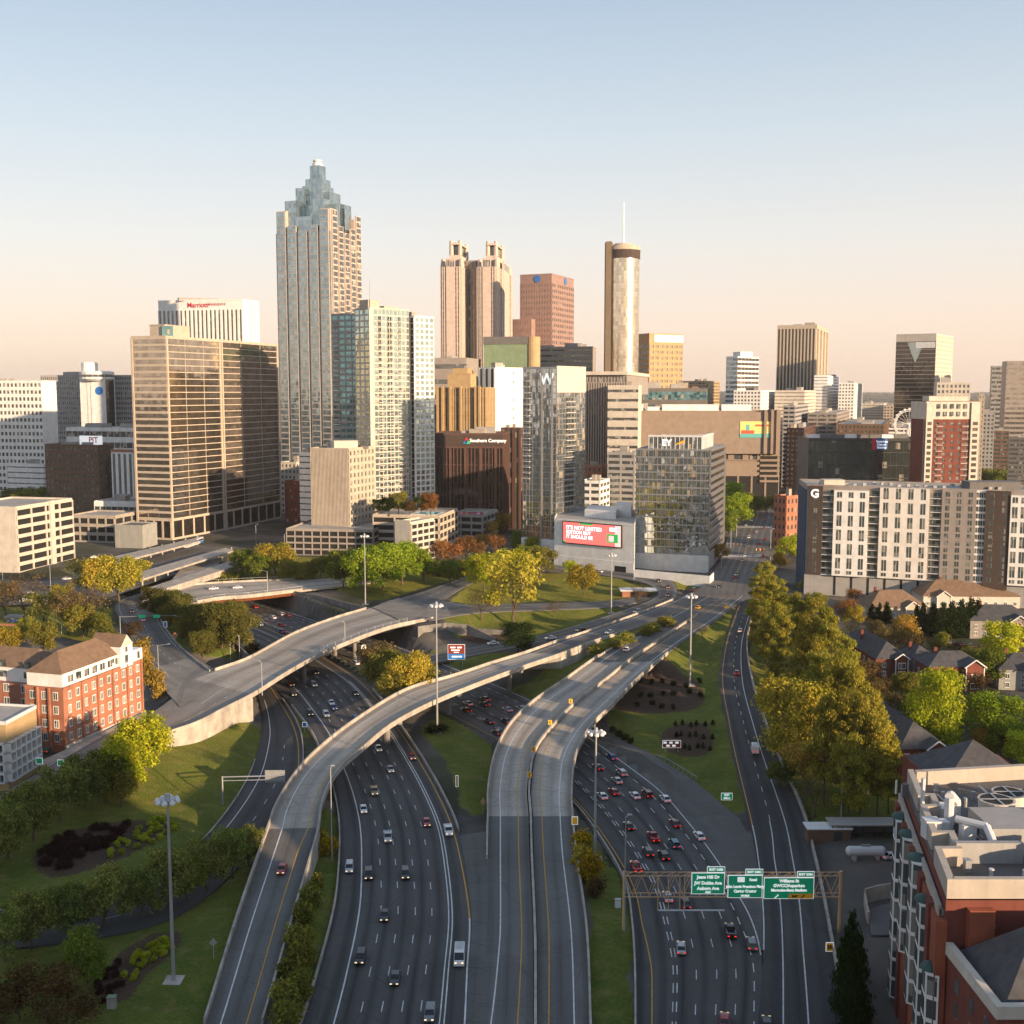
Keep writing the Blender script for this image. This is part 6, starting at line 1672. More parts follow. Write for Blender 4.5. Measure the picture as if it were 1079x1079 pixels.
def bay(Y, z0, z1, w=3.0, o=1.3):
    u = (195 - Y) / math.cos(math.atan(.217))
    mb = MB(); q = [f.p(u - w / 2, z0, o), f.p(u + w / 2, z0, o), f.p(u + w / 2 + .8, z0, -.4), f.p(u - w / 2 - .8, z0, -.4)]
    mb.box8(q, [v + Vector((0, 0, z1 - z0)) for v in q]); by = mb.build('window_bay', M['white_wall'], b.t)
    g = Face(f.p(u - w / 2, 0, o), f.p(u + w / 2, 0, o), z0, z1)
    n_ = max(1, int((z1 - z0) / 3.3))
    for j in range(n_):
        for i in range(2):
            b.pane('bay_window', g, .12 + i * (w / 2), w / 2 - .12 + i * (w / 2), z0 + .35 + j * (z1 - z0) / n_, z0 + (j + 1) * (z1 - z0) / n_ - .3, .04, 'glass_home')
    for sd in ((q[3], q[0]), (q[1], q[2])):
        g = Face(sd[0], sd[1], z0, z1)
        for j in range(n_): b.pane('bay_window', g, .25, g.w - .25, z0 + .35 + j * (z1 - z0) / n_, z0 + (j + 1) * (z1 - z0) / n_ - .3, .04, 'glass_home')
    c_ = f.p(u, z1, .4)
    M.setdefault('copper', surf('green_copper', (0.05, 0.105, 0.09), .6, .2))
    mb = MB(); mb.lathe(c_, [(w * .5, 0), (w * .44, .5), (w * .15, .9)], 12); mb.build('copper_cap', M['copper'], b.t)
for Y, z0, z1 in ((186.5, 3, 35), (177.5, 16, 35.5), (167, 13, 36), (158, 10, 33.5), (150.5, 3, 27)): bay(Y, z0, z1)
for Y in (191, 182, 172, 162.5, 154):
    u = (195 - Y) / math.cos(math.atan(.217))
    b.bar(f, u - 1.2, u + 1.2, 1.5, 35.5, -.5, .7)
    for k in range(10): b.pane('window', f, u + 1.6, u + 2.5, 3.4 + k * 3.3, 5.4 + k * 3.3, .05, 'glass_home')
mb = MB(); q = [f.p(0, -1, .3), f.p(f.w, -1, .3), f.p(f.w, -1, -1.2), f.p(0, -1, -1.2)]; mb.box8(q, [v + Vector((0, 0, 36)) for v in q]); mb.build('outer_wall', M['brick_red'], b.t)
fs = b.face(1)
for i in range(5):
    for j in range(3): sash(b, fs, 6 + i * 8, 24 + j * 4, 1.6, 2.2)
# white balustrade posts at the far corner
for k in range(9):
    q = Vector((wx(195) - 1 + k * 1.1, 195.3, 36)); mb = MB(); mb.tube(q, q + Vector((0, 0, 1.6 + (k % 3 == 0) * .9)), .22, .18, 7); mb.build('baluster', M['white_wall'], b.t)
# roof plant
def drum(x, y, r, z0, h, mat='cream_wall'):
    mb = MB(); mb.lathe((x, y, z0), [(r, 0), (r * .93, h * .5), (r, h)], 24); o = mb.build('cooling_tower', M[mat], b.t)
    mb = MB(); mb.lathe((x, y, z0 + h - .12), [(r * .86, 0), (r * .86, .15)], 20); mb.build('fan_opening', M['slot'], o if False else b.t)
    mb = MB(); mb.box(x - r * .9, x + r * .9, y - .15, y + .15, z0 + h - .05, z0 + h + .1); mb.box(x - .15, x + .15, y - r * .9, y + r * .9, z0 + h - .04, z0 + h + .12); mb.build('fan_guard', M['galv'], b.t)
box_on('plant_screen', 66, 76, 160, 161, 38.2, 41.4, 'grey_wall', False)
box_on('plant_room', 73, 84, 164, 173, 38.2, 42, 'grey_wall', False)
box_on('plant_room', 80, 92, 152, 158, 38.2, 38.4, 'grey_wall', False)
drum(79, 176.5, 2.9, 38.2, 3.8); drum(83, 181, 2.7, 38.2, 3.4); drum(79.5, 159, 2.4, 38.2, 3.6); drum(80.5, 153.5, 2.6, 38.2, 3.6)
for (x, y, w_, h_) in ((66, 170, 1.2, 3), (67.8, 170.5, .9, 2.6), (70.5, 167, 1.0, 3.4), (71.5, 178, 1.6, 2.2), (88, 168, 2, 2), (75, 153, 1.6, 1.6)):
    mb = MB(); mb.box(x - w_, x + w_, y - w_, y + w_, 38.1, 38.2 + h_); mb.build('air_handler', M['steel_white'], b.t)
def duct(pts, r, mat='steel_white'):
    mb = MB()
    for a_, c_ in zip(pts[:-1], pts[1:]): mb.tube(a_, c_, r, n=9)
    mb.build('duct', M[mat], b.t)
duct([(69.5, 172, 38.2), (69.5, 172, 44), (70.5, 174, 43.6), (72, 175.5, 42), (72, 175.5, 38.2)], .75)
duct([(69, 168, 42), (72.5, 165, 42), (72.5, 162, 40.3)], .6); duct([(67.5, 178, 38.2), (67.5, 178, 45)], .35)
duct([(84, 170, 42.6), (90, 170, 42.6), (90, 166, 42.6), (90, 166, 38.5)], .45); duct([(86, 174, 43), (94, 176, 43), (94, 176, 38.4)], .4)
mb = MB(); mb.tube((86.5, 182, 40), (86.5, 182, 50), .16, .08, 6); mb.build('aerial', M['galv'], b.t)
for k in range(7): 
    mb = MB(); mb.tube((74 + k * 2.6, 186 - (k % 2) * 3, 38.2), (74 + k * 2.6, 186 - (k % 2) * 3, 39.8), .35, n=8); mb.build('vent_pipe', M['galv'], b.t)
rp = random.Random(8)
for k in range(34):                                   # pipes, fans and cabinets packed between the big units
    x, y = rp.uniform(66, 100), rp.uniform(152, 190); w_, d_, h_ = rp.uniform(.4, 1.6), rp.uniform(.4, 1.6), rp.uniform(.6, 2.2)
    mb = MB()
    if k % 3 == 0:
        mb.lathe((x, y, 38.1), [(w_ * .5, 0), (w_ * .5, h_), (w_ * .75, h_ + .05), (w_ * .7, h_ + .3)], 10)
    else:
        mb.box(x - w_ / 2, x + w_ / 2, y - d_ / 2, y + d_ / 2, 38.1, 38.2 + h_); mb.box(x - w_ / 2 - .06, x + w_ / 2 + .06, y - d_ / 2 - .06, y + d_ / 2 + .06, 38.2 + h_, 38.3 + h_)
    mb.build('roof_fan' if k % 3 == 0 else 'roof_cabinet', M[['galv', 'grey_wall', 'steel_white', 'dark_grey_wall'][k % 4]], b.t)
for k in range(9):
    x, y = rp.uniform(66, 92), rp.uniform(153, 186); L_ = rp.uniform(4, 12); a_ = rp.choice([0, 1.57])
    duct([(x, y, 38.2), (x, y, 39.2), (x + L_ * math.cos(a_), y + L_ * math.sin(a_), 39.2), (x + L_ * math.cos(a_), y + L_ * math.sin(a_), 38.1)], rp.uniform(.1, .22), 'galv')
# slate roofed wings nearer the camera
def wing(x0, x1, y0, y1, zw, h, roof='slate'):
    pw = [(x0, y0), (x1, y0), (x1, y1), (x0, y1)]
    mb = MB(); mb.prism(pw, -1, zw); mb.build('wing_wall', M['brick_dark'], b.t)
    mb = MB()
    for (a0, a1, c0, c1) in ((x0 - .3, x0 + .7, y0 - .3, y1 - .05), (x0 + .7, x1 + .3, y0 - .3, y0 + .7)):
        mb.box(a0, a1, c0, c1, zw - .6, zw + 1.1)
    mb.build('wing_parapet', M['cream_wall'], b.t)
    hip_roof('wing_roof', b.t, [(x0 + 1.2, y0 + 1.2), (x1, y0 + 1.2), (x1, y1 - .2), (x0 + 1.2, y1 - .2)], zw - .2, h, roof, over=0)
    return Face((x0, y1), (x0, y0), 0, zw)
g = wing(60.5, 112, 132, 148.2, 31, 8)
for j in range(8):
    for u in (3, 8, 12.5): b.pane('window', g, u, u + 1.2, 2 + j * 3.5, 4.2 + j * 3.5, .05, 'glass_home')
g = wing(57.5, 112, 112, 131.8, 24, 6)
for j in range(6):
    for u in (3, 8, 13, 17): b.pane('window', g, u, u + 1.2, 2 + j * 3.5, 4.2 + j * 3.5, .05, 'glass_home')
mb = MB(); mb.box(63, 66.5, 147.2, 150, 22, 37); mb.build('chimney_stack', M['brick_red'], b.t)
b.done(140)

# --- the yard by the exit ramp: bin store, tank, ramp walls
t = thing('storage_shed', 'small brown shed with a white roof in the yard behind the ramp wall', 'shed', G(870, 884))
q = G(872, 884)
mb = MB(); mb.box(q.x - 5, q.x + 5, q.y - 1.6, q.y + 2, q.z - 1, q.z + 3); mb.build('wall', M['brown_wall'], t)
mb = MB(); mb.box(q.x - 5.4, q.x + 5.4, q.y - 2, q.y + 2.4, q.z + 3, q.z + 3.3); mb.build('roof', M['white_wall'], t)
mb = MB(); mb.box(q.x + 1, q.x + 3, q.y - 1.72, q.y - 1.58, q.z, q.z + 2.3); mb.build('door', M['dark_steel'], t)
q = G(912, 880); t = thing('open_shed', 'long open shed with a pale roof sheet in the yard', 'shed', q)
mb = MB(); mb.box(q.x - 9, q.x + 9, q.y - 2.5, q.y + 2.5, q.z + 3.2, q.z + 3.5); mb.build('roof', M['roof_pale'], t)
for k in range(8):
    mb = MB(); mb.tube((q.x - 8.6 + k * 2.45, q.y - 2.2, q.z - .5), (q.x - 8.6 + k * 2.45, q.y - 2.2, q.z + 3.2), .1, n=6); mb.build('post', M['dark_steel'], t)
mb = MB(); mb.box(q.x - 8.8, q.x + 8.8, q.y + 1.6, q.y + 2, q.z - .5, q.z + 3.2); mb.build('back_wall', M['dark_grey_wall'], t)
q = G(912, 905); t = thing('storage_tank', 'white horizontal storage tank on cradles in the yard', 'tank', q)
mb = MB()
pr = [(0.1, -4.6), (.8, -4.3), (1.1, -3.8), (1.1, 3.8), (.8, 4.3), (.1, 4.6)]
for (r0, x0), (r1, x1) in zip(pr[:-1], pr[1:]): mb.tube((q.x + x0, q.y, q.z + 1.9), (q.x + x1, q.y, q.z + 1.9), r0, r1, 14, cap=False)
mb.build('drum', M['steel_white'], t, smooth=True)
for dx in (-2.6, 2.6):
    mb = MB(); mb.box(q.x + dx - .3, q.x + dx + .3, q.y - .9, q.y + .9, q.z - .3, q.z + 1.2); mb.build('cradle', M['concrete'], t)
mb = MB(); mb.box(q.x - 1, q.x + 1, q.y - .2, q.y + .2, q.z + 2.9, q.z + 3.4); mb.build('valve_box', M['galv'], t)
def cwall(label, pts, h, mat='concrete', name='yard_wall'):
    P = [G(a, c_) for a, c_ in pts]; mb = MB(); run(mb, P, h, .4, foot=-1.5); return tag(mb.build(name, M[mat]), label, 'wall')
cwall('pale concrete wall of the garage ramp beside the brick building', [(911, 952), (925, 948), (944, 945)], 3.2)
cwall('short concrete wall turning toward the garage ramp mouth', [(911, 953), (913, 966), (915, 974)], 2.6)
slab([(915, 958), (944, 950), (944, 985), (918, 985)], 2.2, 2.5, 'roof_dark', 'garage_ramp_surface', None)
struct(bpy.data.objects['garage_ramp_surface'])

# --- houses and flats on the right, among the trees
def house(name, label, px, py, w, dp, h, rz, wall_, roof, rh=4.5, gable=True, porch=None, z=None):
    q = G(px, py) ; zb = q.z
    t = thing(name, label, 'house', q)
    c, s = math.cos(R(rz)), math.sin(R(rz))
    fn = lambda x, y: (q.x + x * c - y * s, q.y + x * s + y * c)
    poly = [fn(-w / 2, -dp / 2), fn(w / 2, -dp / 2), fn(w / 2, dp / 2), fn(-w / 2, dp / 2)]
    mb = MB(); mb.prism(poly, zb - 2, zb + h); mb.build('wall', M[wall_], t)
    hip_roof('roof', t, poly, zb + h - .02, rh, roof, over=.8, gable=False)
    faces = [Face(poly[0], poly[1], zb, zb + h), Face(poly[1], poly[2], zb, zb + h), Face(poly[3], poly[0], zb, zb + h)]
    class T: pass
    B_ = T(); B_.t = t
    for f in faces:
        n_ = max(1, int(f.w / 4.2))
        for k in range(max(1, int(h / 3))):
            for i in range(n_): sash(B_, f, f.w * (i + .5) / n_, zb + .9 + k * 3, 1.3, 1.5)
    if gable:                                          # a white trimmed gabled bay on the front
        gw = min(6.5, w * .4); gx_ = w * (.22 if porch is None else porch)
        gp = [fn(gx_ - gw / 2, -dp / 2 - 1.8), fn(gx_ + gw / 2, -dp / 2 - 1.8), fn(gx_ + gw / 2, 0), fn(gx_ - gw / 2, 0)]
        mb = MB(); mb.prism(gp, zb - 2, zb + h); mb.build('gabled_bay', M[wall_], t)
        a, b_, c_, d_ = (Vector((*v, zb + h)) for v in gp)
        m0, m1 = (a + b_) / 2, (c_ + d_) / 2; rt = Vector((0, 0, gw * .42))
        o1, o2 = (a - b_) * .08, (m0 - m1).normalized() * .5
        mb = MB(); mb.quad(a + o1 + o2, m0 + rt + o2, m1 + rt, d_ + o1); mb.quad(m0 + rt + o2, b_ - o1 + o2, c_ - o1, m1 + rt); mb.build('gable_roof', M[roof], t)
        mb = MB(); mb.tri(a, b_, m0 + rt * .93); mb.build('gable_wall', M[wall_], t)
        mb = MB()
        for v0, v1 in ((a + o1, m0 + rt), (b_ - o1, m0 + rt)): mb.tube(v0 + o2, v1 + o2, .22, n=5)
        mb.build('barge_board', M['white_wall'], t)
        f = Face(gp[0], gp[1], zb, zb + h)
        for k in range(max(1, int(h / 3))): sash(B_, f, f.w * .5, zb + .8 + k * 3, 2.6, 1.8)
        mb = MB(); 
        for u in (.05, f.w - .35): q2 = [f.p(u, zb, .2), f.p(u + .3, zb, .2), f.p(u + .3, zb, 0), f.p(u, zb, 0)]; mb.box8(q2, [v + Vector((0, 0, h)) for v in q2])
        mb.build('corner_board', M['white_wall'], t)
    mb = MB(); x, y = fn(-w * .25, dp * .12); mb.box(x - .5, x + .5, y - .5, y + .5, zb + h, zb + h + rh + .9); mb.build('chimney', M['brick_dark'], t)
    return t
house('town_house', 'long slate roofed house with maroon gable behind the row of pines', 920, 702, 12, 34, 7, 4, 'brick_dark', 'slate', 5)
house('town_house', 'slate roofed house below the row of pines, maroon chimney end', 938, 790, 14, 40, 7, 6, 'brick_dark', 'slate', 5.5)
house('town_house', 'maroon house with a white framed two storey porch and grey roof', 1000, 722, 19, 12, 8, 2, 'brick_dark', 'slate', 4.2, porch=.28)
house('town_house', 'small grey sided house left of the maroon house', 966, 708, 9, 11, 6.5, 8, 'siding', 'slate', 3.6, porch=.0)
house('town_house', 'dark house behind the lime tree at the right edge', 1072, 722, 16, 13, 7, -8, 'siding', 'slate', 4.5)
house('town_house', 'grey roofed house right of the cypress hedge', 1050, 668, 26, 16, 7, -6, 'taupe_wall', 'slate', 5.5)
house('club_house', 'brown roofed clubhouse at the foot of the long apartment block', 938, 648, 26, 16, 5, 6, 'beige_wall', 'brown_shingle', 6.5)
house('club_house', 'brown roofed hall with a small white cupola on its ridge', 1016, 636, 44, 18, 5, -2, 'cream_wall', 'brown_shingle', 6.5, porch=-.3)
q = G(1011, 634); t = thing('cupola', 'small white louvred cupola on the brown hall roof', 'cupola', (q.x, q.y, q.z + 10.5))
mb = MB(); mb.box(q.x - 1.5, q.x + 1.5, q.y - 1.5, q.y + 1.5, q.z + 9.8, q.z + 14); mb.build('body', M['white_wall'], t)
mb = MB(); mb.lathe((q.x, q.y, q.z + 14), [(2.4, 0), (1.2, 1.2), (.1, 2.6)], 4); mb.build('roof', M['brown_shingle'], t)
for k in (-.7, .7): mb = MB(); mb.box(q.x + k - .4, q.x + k + .4, q.y - 1.6, q.y - 1.45, q.z + 11.6, q.z + 13.2); mb.build('louvre', M['slot'], t)
# hipped pyramid roof just behind the brick building
q = Vector((xat(1025, 240, 30), 240, 6)); t = thing('pavilion', 'slate pyramid roofed pavilion behind the brick building, one side sunlit', 'building', (q.x, q.y, 6))
poly = [(q.x - 11, q.y - 9), (q.x + 11, q.y - 9), (q.x + 11, q.y + 12), (q.x - 11, q.y + 12)]
mb = MB(); mb.prism(poly, 4, 24.5); mb.build('wall', M['brick_dark'], t)
hip_roof('roof', t, [(q.x - 10, q.y - 10), (q.x + 10, q.y - 10), (q.x + 10, q.y + 10), (q.x - 10, q.y + 10)], 24.4, 7.5, 'slate', over=1)
for k in range(4): mb = MB(); mb.box(q.x - 8 + k * 4.6, q.x - 6.4 + k * 4.6, q.y - 9.1, q.y - 8.9, 18, 20.5); mb.build('window', M['glass_home'], t)
mb = MB(); mb.prism([(q.x + 10, q.y - 4), (q.x + 30, q.y - 4), (q.x + 30, q.y + 10), (q.x + 10, q.y + 10)], 4, 20); mb.build('side_wing', M['brick_dark'], t)
hip_roof('side_roof', t, [(q.x + 10, q.y - 4), (q.x + 30, q.y - 4), (q.x + 30, q.y + 10), (q.x + 10, q.y + 10)], 20, 6, 'slate', over=1)
for px, py, lab in ((668, 628, 'small orange brick kiosk with a flat white roof by the ramp loop'),):
    q = G(px, py); t = thing('kiosk', lab, 'kiosk', q)
    mb = MB(); mb.box(q.x - 6, q.x + 6, q.y - 3, q.y + 4, q.z - 1, q.z + 3); mb.build('wall', M['brick_orange'], t)
    mb = MB(); mb.box(q.x - 7, q.x + 11, q.y - 4, q.y + 5, q.z + 3, q.z + 3.4); mb.build('roof', M['white_wall'], t)
    mb = MB(); mb.box(q.x - 2, q.x + 2, q.y - 3.1, q.y - 2.9, q.z, q.z + 2.3); mb.build('opening', M['slot'], t)
# low roofs at the far left behind the trees
for k, (xl, xr, d_, y, mat, lab) in enumerate(((-30, 30, 470, 668, 'brick_orange', 'low orange roofed shop behind the brick hotel'), (20, 60, 520, 655, 'cream_wall', 'low cream shed among trees at the left'),
                                       (22, 47, 960, 508, 'grey_wall', 'low grey hall left of the brown brick block'), (-20, 24, 900, 524, 'dark_grey_wall', 'low dark roofed hall at the left edge'))):
    p = rect(xl, xr, xr + 8, d_, 12, zref=15, wr=18); b = Building('low_hall', lab, 'building', p, zat(xr, y, d_), mat, 'roof_pale'); b.grid(b.face(0), 7, 1, .5, .4); b.crown(2); b.done()

# ------------------------------------------------------------------ the lower town between and beyond the towers
def far_block(label, xl, xm, xr, d, y, mat, kind='bands', th=20, gl='glass_dark', nz=None, name='office_block', wr=None):
    p = rect(xl, xm, xr, d, th, zref=40, wr=wr); z = zat(xm, y, d)
    b = Building(name, label, 'building', p, z, mat, 'roof_pale' if sum(map(ord, label)) % 3 else 'roof_dark')
    nz = nz or max(2, int((z - b.z0) / 4.2))
    for i in (0, 1):
        f = b.face(i)
        if kind == 'bands': b.bands(f, nz, .5, gl, nx=max(2, int(f.w / 8)), mw=1.2)
        elif kind == 'grid': b.bands(f, nz, .5, gl, nx=max(2, int(f.w / 3.5)), mw=1.7)
        elif kind == 'strips': b.strips(f, max(2, int(f.w / 4)), .5, gl)
        elif kind == 'slots': b.bands(f, nz, .45, 'slot', nx=max(2, int(f.w / 8)), mw=1)
        else: b.bands(f, nz, .2, gl)
    b.crown(2, len(label)); b.done()
FAR = [('white clinic block of two wings, right of the striped tower', 856, 870, 888, 1500, 396, 'white_wall', 'bare'), ('white lower wing of the clinic block', 882, 898, 910, 1480, 404, 'white_wall', 'grid'),
       ('white grid block below the pale glass tower', 772, 800, 816, 1300, 412, 'white_wall', 'grid'), ('cream stepped block below the striped tower', 815, 846, 858, 1350, 412, 'cream_wall', 'bare'),
       ('grey parking block right of the mart', 824, 836, 850, 1150, 428, 'grey_wall', 'slots'), ('grey block with dark bands under the clinic', 850, 880, 896, 1200, 436, 'taupe_wall', 'bands'),
       ('dark red low block right of the mart', 828, 846, 858, 1020, 452, 'maroon_wall', 'grid'), ('brown low block behind the black glass office', 880, 930, 944, 1100, 448, 'brown_wall', 'grid'),
       ('pale low block far behind the Ferris wheel', 905, 930, 940, 1900, 426, 'cream_wall', 'bare'), ('white low terminal behind the Ferris wheel', 918, 960, 968, 1250, 452, 'white_wall', 'bands'),
       ('cream mid block left of the black tower', 930, 940, 946, 1700, 428, 'beige_wall', 'grid'), ('grey block between the brick tower and the right edge', 1022, 1046, 1056, 1150, 436, 'grey_wall', 'grid'),
       ('thin beige block right of the tall brick flats', 1028, 1034, 1040, 1000, 416, 'beige_wall', 'grid'), ('low brown block behind trees near the right edge', 1046, 1062, 1072, 1250, 455, 'brown_wall', 'bands'),
       ('dark glass low block at the right edge', 1062, 1084, 1095, 1050, 462, 'dark_grey_wall', 'bands'), ('tan block beyond the mart', 718, 745, 757, 1500, 402, 'tan_wall', 'bands'),
       ('small grey block over the mart roof', 680, 712, 720, 1180, 418, 'grey_wall', 'bands'), ('brown block between gold tower and mart', 705, 728, 735, 1350, 408, 'brown_wall', 'grid'),
       ('grey low block left of the lift tower', 18, 42, 48, 1250, 452, 'grey_wall', 'bands'), ('pale hall right of the slab hotel', 8, 46, 50, 940, 490, 'white_wall', 'bare'),
       ('brown block seen between ochre tower and glass hotel', 528, 548, 553, 800, 452, 'maroon_wall', 'strips'), ('orange brick low block behind the glass hotel', 614, 634, 640, 800, 492, 'brick_orange', 'grid'),
       ('white balconied low block behind the glass hotel', 612, 632, 642, 760, 508, 'white_wall', 'bands'), ('grey low block behind the glass office', 640, 668, 676, 780, 478, 'grey_wall', 'bands'),
       ('small dark block left of the gold tower foot', 148, 160, 170, 930, 492, 'dark_grey_wall', 'grid'), ('cream block between gold tower and tallest tower', 296, 312, 330, 900, 488, 'cream_wall', 'grid'),
       ('red brick low block at the foot of the tallest tower', 300, 318, 330, 830, 508, 'brick_dark', 'grid'), ('white block behind the beige hotel', 316, 330, 342, 790, 478, 'white_wall', 'bare')]
for a in FAR: far_block(*a)
r2 = random.Random(21)
LM = ['cream_wall', 'white_wall', 'grey_wall', 'taupe_wall', 'beige_wall', 'brick_dark', 'brown_wall']
WD = {'cream_wall': 'cream', 'white_wall': 'white', 'grey_wall': 'grey', 'taupe_wall': 'taupe', 'beige_wall': 'beige', 'brick_dark': 'brick', 'brown_wall': 'brown'}
items = []
for k in range(54):                                   # small blocks spread toward the horizon
    px = r2.uniform(700, 1079) if k % 3 else r2.uniform(0, 150)
    d_ = r2.uniform(1500, 4200); mat = r2.choice(LM); h = r2.uniform(10, 34); w_ = r2.uniform(20, 60)
    X = xat(px, d_, 20)
    p = [(X, d_), (X + w_ * .94, d_ - w_ * .3), (X + w_ * .94 + 10, d_ - w_ * .3 + 26), (X + 10, d_ + 26)]
    b = Building('low_building', 'x', 'building', p, 10 + h, mat, 'roof_pale' if k % 2 else 'roof_dark', group='low buildings toward the horizon', parapet=.8)
    f = b.face(0); b.bands(f, max(2, int(h / 4)), .45, 'glass_dark', nx=5, mw=2.5); b.done()
    px_, py_ = proj((X, d_, 10 + h)); items.append((b.t, WD[mat] + ' low building far off toward the horizon', px_, py_))
ordinal_labels(items, 'x')
# --- Ferris wheel
D = 1130; cx = xat(957, D, 60); zc_ = zat(957, 447, D); rad = 15.5 / FOC * D
t = thing('ferris_wheel', 'white Ferris wheel standing before the black tower', 'Ferris wheel', (cx, D, 10))
mb = MB()
for s_ in (-1, 1):
    for k in range(40):
        a, c_ = 2 * math.pi * k / 40, 2 * math.pi * (k + 1) / 40
        for rr_ in (rad, rad * .9): mb.tube((cx + rr_ * math.cos(a), D + s_, zc_ + rr_ * math.sin(a)), (cx + rr_ * math.cos(c_), D + s_, zc_ + rr_ * math.sin(c_)), .35, n=4, cap=False)
mb.build('rim', M['steel_white'], t)
mb = MB()
for k in range(20):
    a = 2 * math.pi * k / 20; mb.tube((cx, D, zc_), (cx + rad * math.cos(a), D, zc_ + rad * math.sin(a)), .16, n=4, cap=False)
mb.build('spokes', M['steel_white'], t)
for k in range(20):
    a = 2 * math.pi * k / 20; q = (cx + rad * 1.03 * math.cos(a), D, zc_ + rad * 1.03 * math.sin(a)); mb = MB(); mb.box(q[0] - .9, q[0] + .9, D - .9, D + .9, q[2] - 1, q[2] + .9); mb.build('gondola', M['steel_white'], t)
for s_ in (-1, 1):
    mb = MB(); mb.tube((cx + s_ * rad * .5, D + 3, 9), (cx, D + 1.5, zc_), .6, n=6); mb.tube((cx + s_ * rad * .5, D - 3, 9), (cx, D - 1.5, zc_), .6, n=6); mb.build('support_leg', M['steel_white'], t)
# ================================================================== trees and shrubs
def leaf_mesh(name, seed, blobs, n, size, flat=0.0, up=0.25):
    """Thousands of small leaf faces clustered in blobs ((x, y, z), (rx, ry, rz)); unit tree = 1 tall, 1 wide."""
    r = np.random.default_rng(seed)
    vol = np.array([b_[1][0] * b_[1][1] * b_[1][2] for b_ in blobs]) ** (2 / 3.)
    cnt = np.maximum((vol / vol.sum() * n).astype(int), 3)
    V, F = [], []
    k = 0
    for (c, ra), m_ in zip(blobs, cnt):
        d = r.normal(size=(m_, 3)); d /= np.linalg.norm(d, axis=1)[:, None]
        rad = np.clip(r.random(m_) ** 0.4 * (1 + .16 * np.abs(r.normal(size=m_))), 0, 1.5)
        rad *= 1 + .16 * np.sin(d[:, 0] * 5 + seed) * np.cos(d[:, 2] * 6 + c[0] * 9)
        P = np.array(c) + d * rad[:, None] * np.array(ra)
        nn = d * .7 + r.normal(size=(m_, 3)) * .6 + np.array([0, 0, up])
        nn /= np.linalg.norm(nn, axis=1)[:, None]
        t = np.cross(nn, r.normal(size=(m_, 3))); t /= np.maximum(np.linalg.norm(t, axis=1)[:, None], 1e-6)
        bq = np.cross(nn, t)
        s = size * (0.6 + r.random(m_) * .8)
        for i in range(m_):
            p, a, q = P[i], t[i] * s[i], bq[i] * s[i] * .7
            V += [p - a, p - q * .9, p + a, p + q]
            F.append((k, k + 1, k + 2, k + 3)); k += 4
    me = bpy.data.meshes.new(name)
    me.from_pydata([tuple(v) for v in V], [], F)
    me.materials.append(M['leaf'])
    me.update()
    return me

def trunk_mesh(name, seed, top, r0, limbs, spread, thin=False):
    r = random.Random(seed); mb = MB()
    z = 0; p = Vector((0, 0, -.06)); pts = []
    for k in range(4):
        q = Vector((r.uniform(-.015, .015), r.uniform(-.015, .015), top * (k + 1) / 4))
        ra = r0 * (1 - .18 * k); mb.tube(p, q, ra, r0 * (1 - .18 * (k + 1)), 7, cap=False); p = q; pts.append((q, ra * .8))
    for k in range(limbs):
        q, ra = pts[r.randint(1, 3)] if k else pts[3]
        a = 2 * math.pi * k / limbs + r.uniform(-.3, .3)
        e = q + Vector((math.cos(a) * spread * r.uniform(.5, 1), math.sin(a) * spread * r.uniform(.5, 1), (1 - top) * r.uniform(.4, .85)))
        mid = q.lerp(e, .5) + Vector((0, 0, -.03 if not thin else .03))
        mb.tube(q, mid, ra * .6, ra * .4, 5, cap=False); mb.tube(mid, e, ra * .4, ra * .12, 5, cap=False)
        for j in range(7 if thin else 2):
            s_ = mid.lerp(e, r.uniform(0, .9)); g = s_ + Vector((r.uniform(-1, 1) * spread * .45, r.uniform(-1, 1) * spread * .45, r.uniform(.05, .3) * (1 - top)))
            mb.tube(s_, g, ra * .25, ra * .06, 4, cap=False)
            if thin:
                for _ in range(3):
                    s2 = s_.lerp(g, r.uniform(.3, 1)); g2 = s2 + Vector((r.uniform(-1, 1) * .09, r.uniform(-1, 1) * .09, r.uniform(.02, .12))); mb.tube(s2, g2, ra * .1, ra * .04, 3, cap=False)
    return mb.mesh(name, M['bark'])

def round_blobs(seed, n=16, z0=.24, wide=.5):
    r = random.Random(seed); B = [((0, 0, .58), (.3, .3, .27))]
    for k in range(n):
        a = r.uniform(0, 6.28); h = r.uniform(z0 + .08, .95); w_ = math.sqrt(max(0, 1 - ((h - .55) / .5) ** 2)) * wide
        d_ = w_ * r.uniform(.45, .85); s_ = r.uniform(.1, .19)
        B.append(((d_ * math.cos(a), d_ * math.sin(a), min(h, .98 - s_ * .8)), (s_, s_, s_ * .75)))
    return B
def pine_blobs(seed):
    r = random.Random(seed); B = []
    for k in range(52):
        h = r.uniform(.24, .97); w_ = (.5 if h < .6 else .5 * (1 - (h - .6) / .5)) * (0.75 if h < .36 else 1)
        a = r.uniform(0, 6.28); d_ = w_ * r.uniform(.15, .9); s_ = r.uniform(.055, .115)
        B.append(((d_ * math.cos(a), d_ * math.sin(a), h), (s_ * 1.15, s_ * 1.15, s_ * .5)))
    return B
def cone_blobs(seed):
    r = random.Random(seed); B = []
    for k in range(22):
        h = .04 + .93 * k / 22; w_ = .44 * min(1, (1.02 - h) * 1.5) ** .7
        for _ in range(2):
            a = r.uniform(0, 6.28); B.append(((w_ * .4 * math.cos(a), w_ * .4 * math.sin(a), h), (w_ * .62, w_ * .62, .07)))
    return B
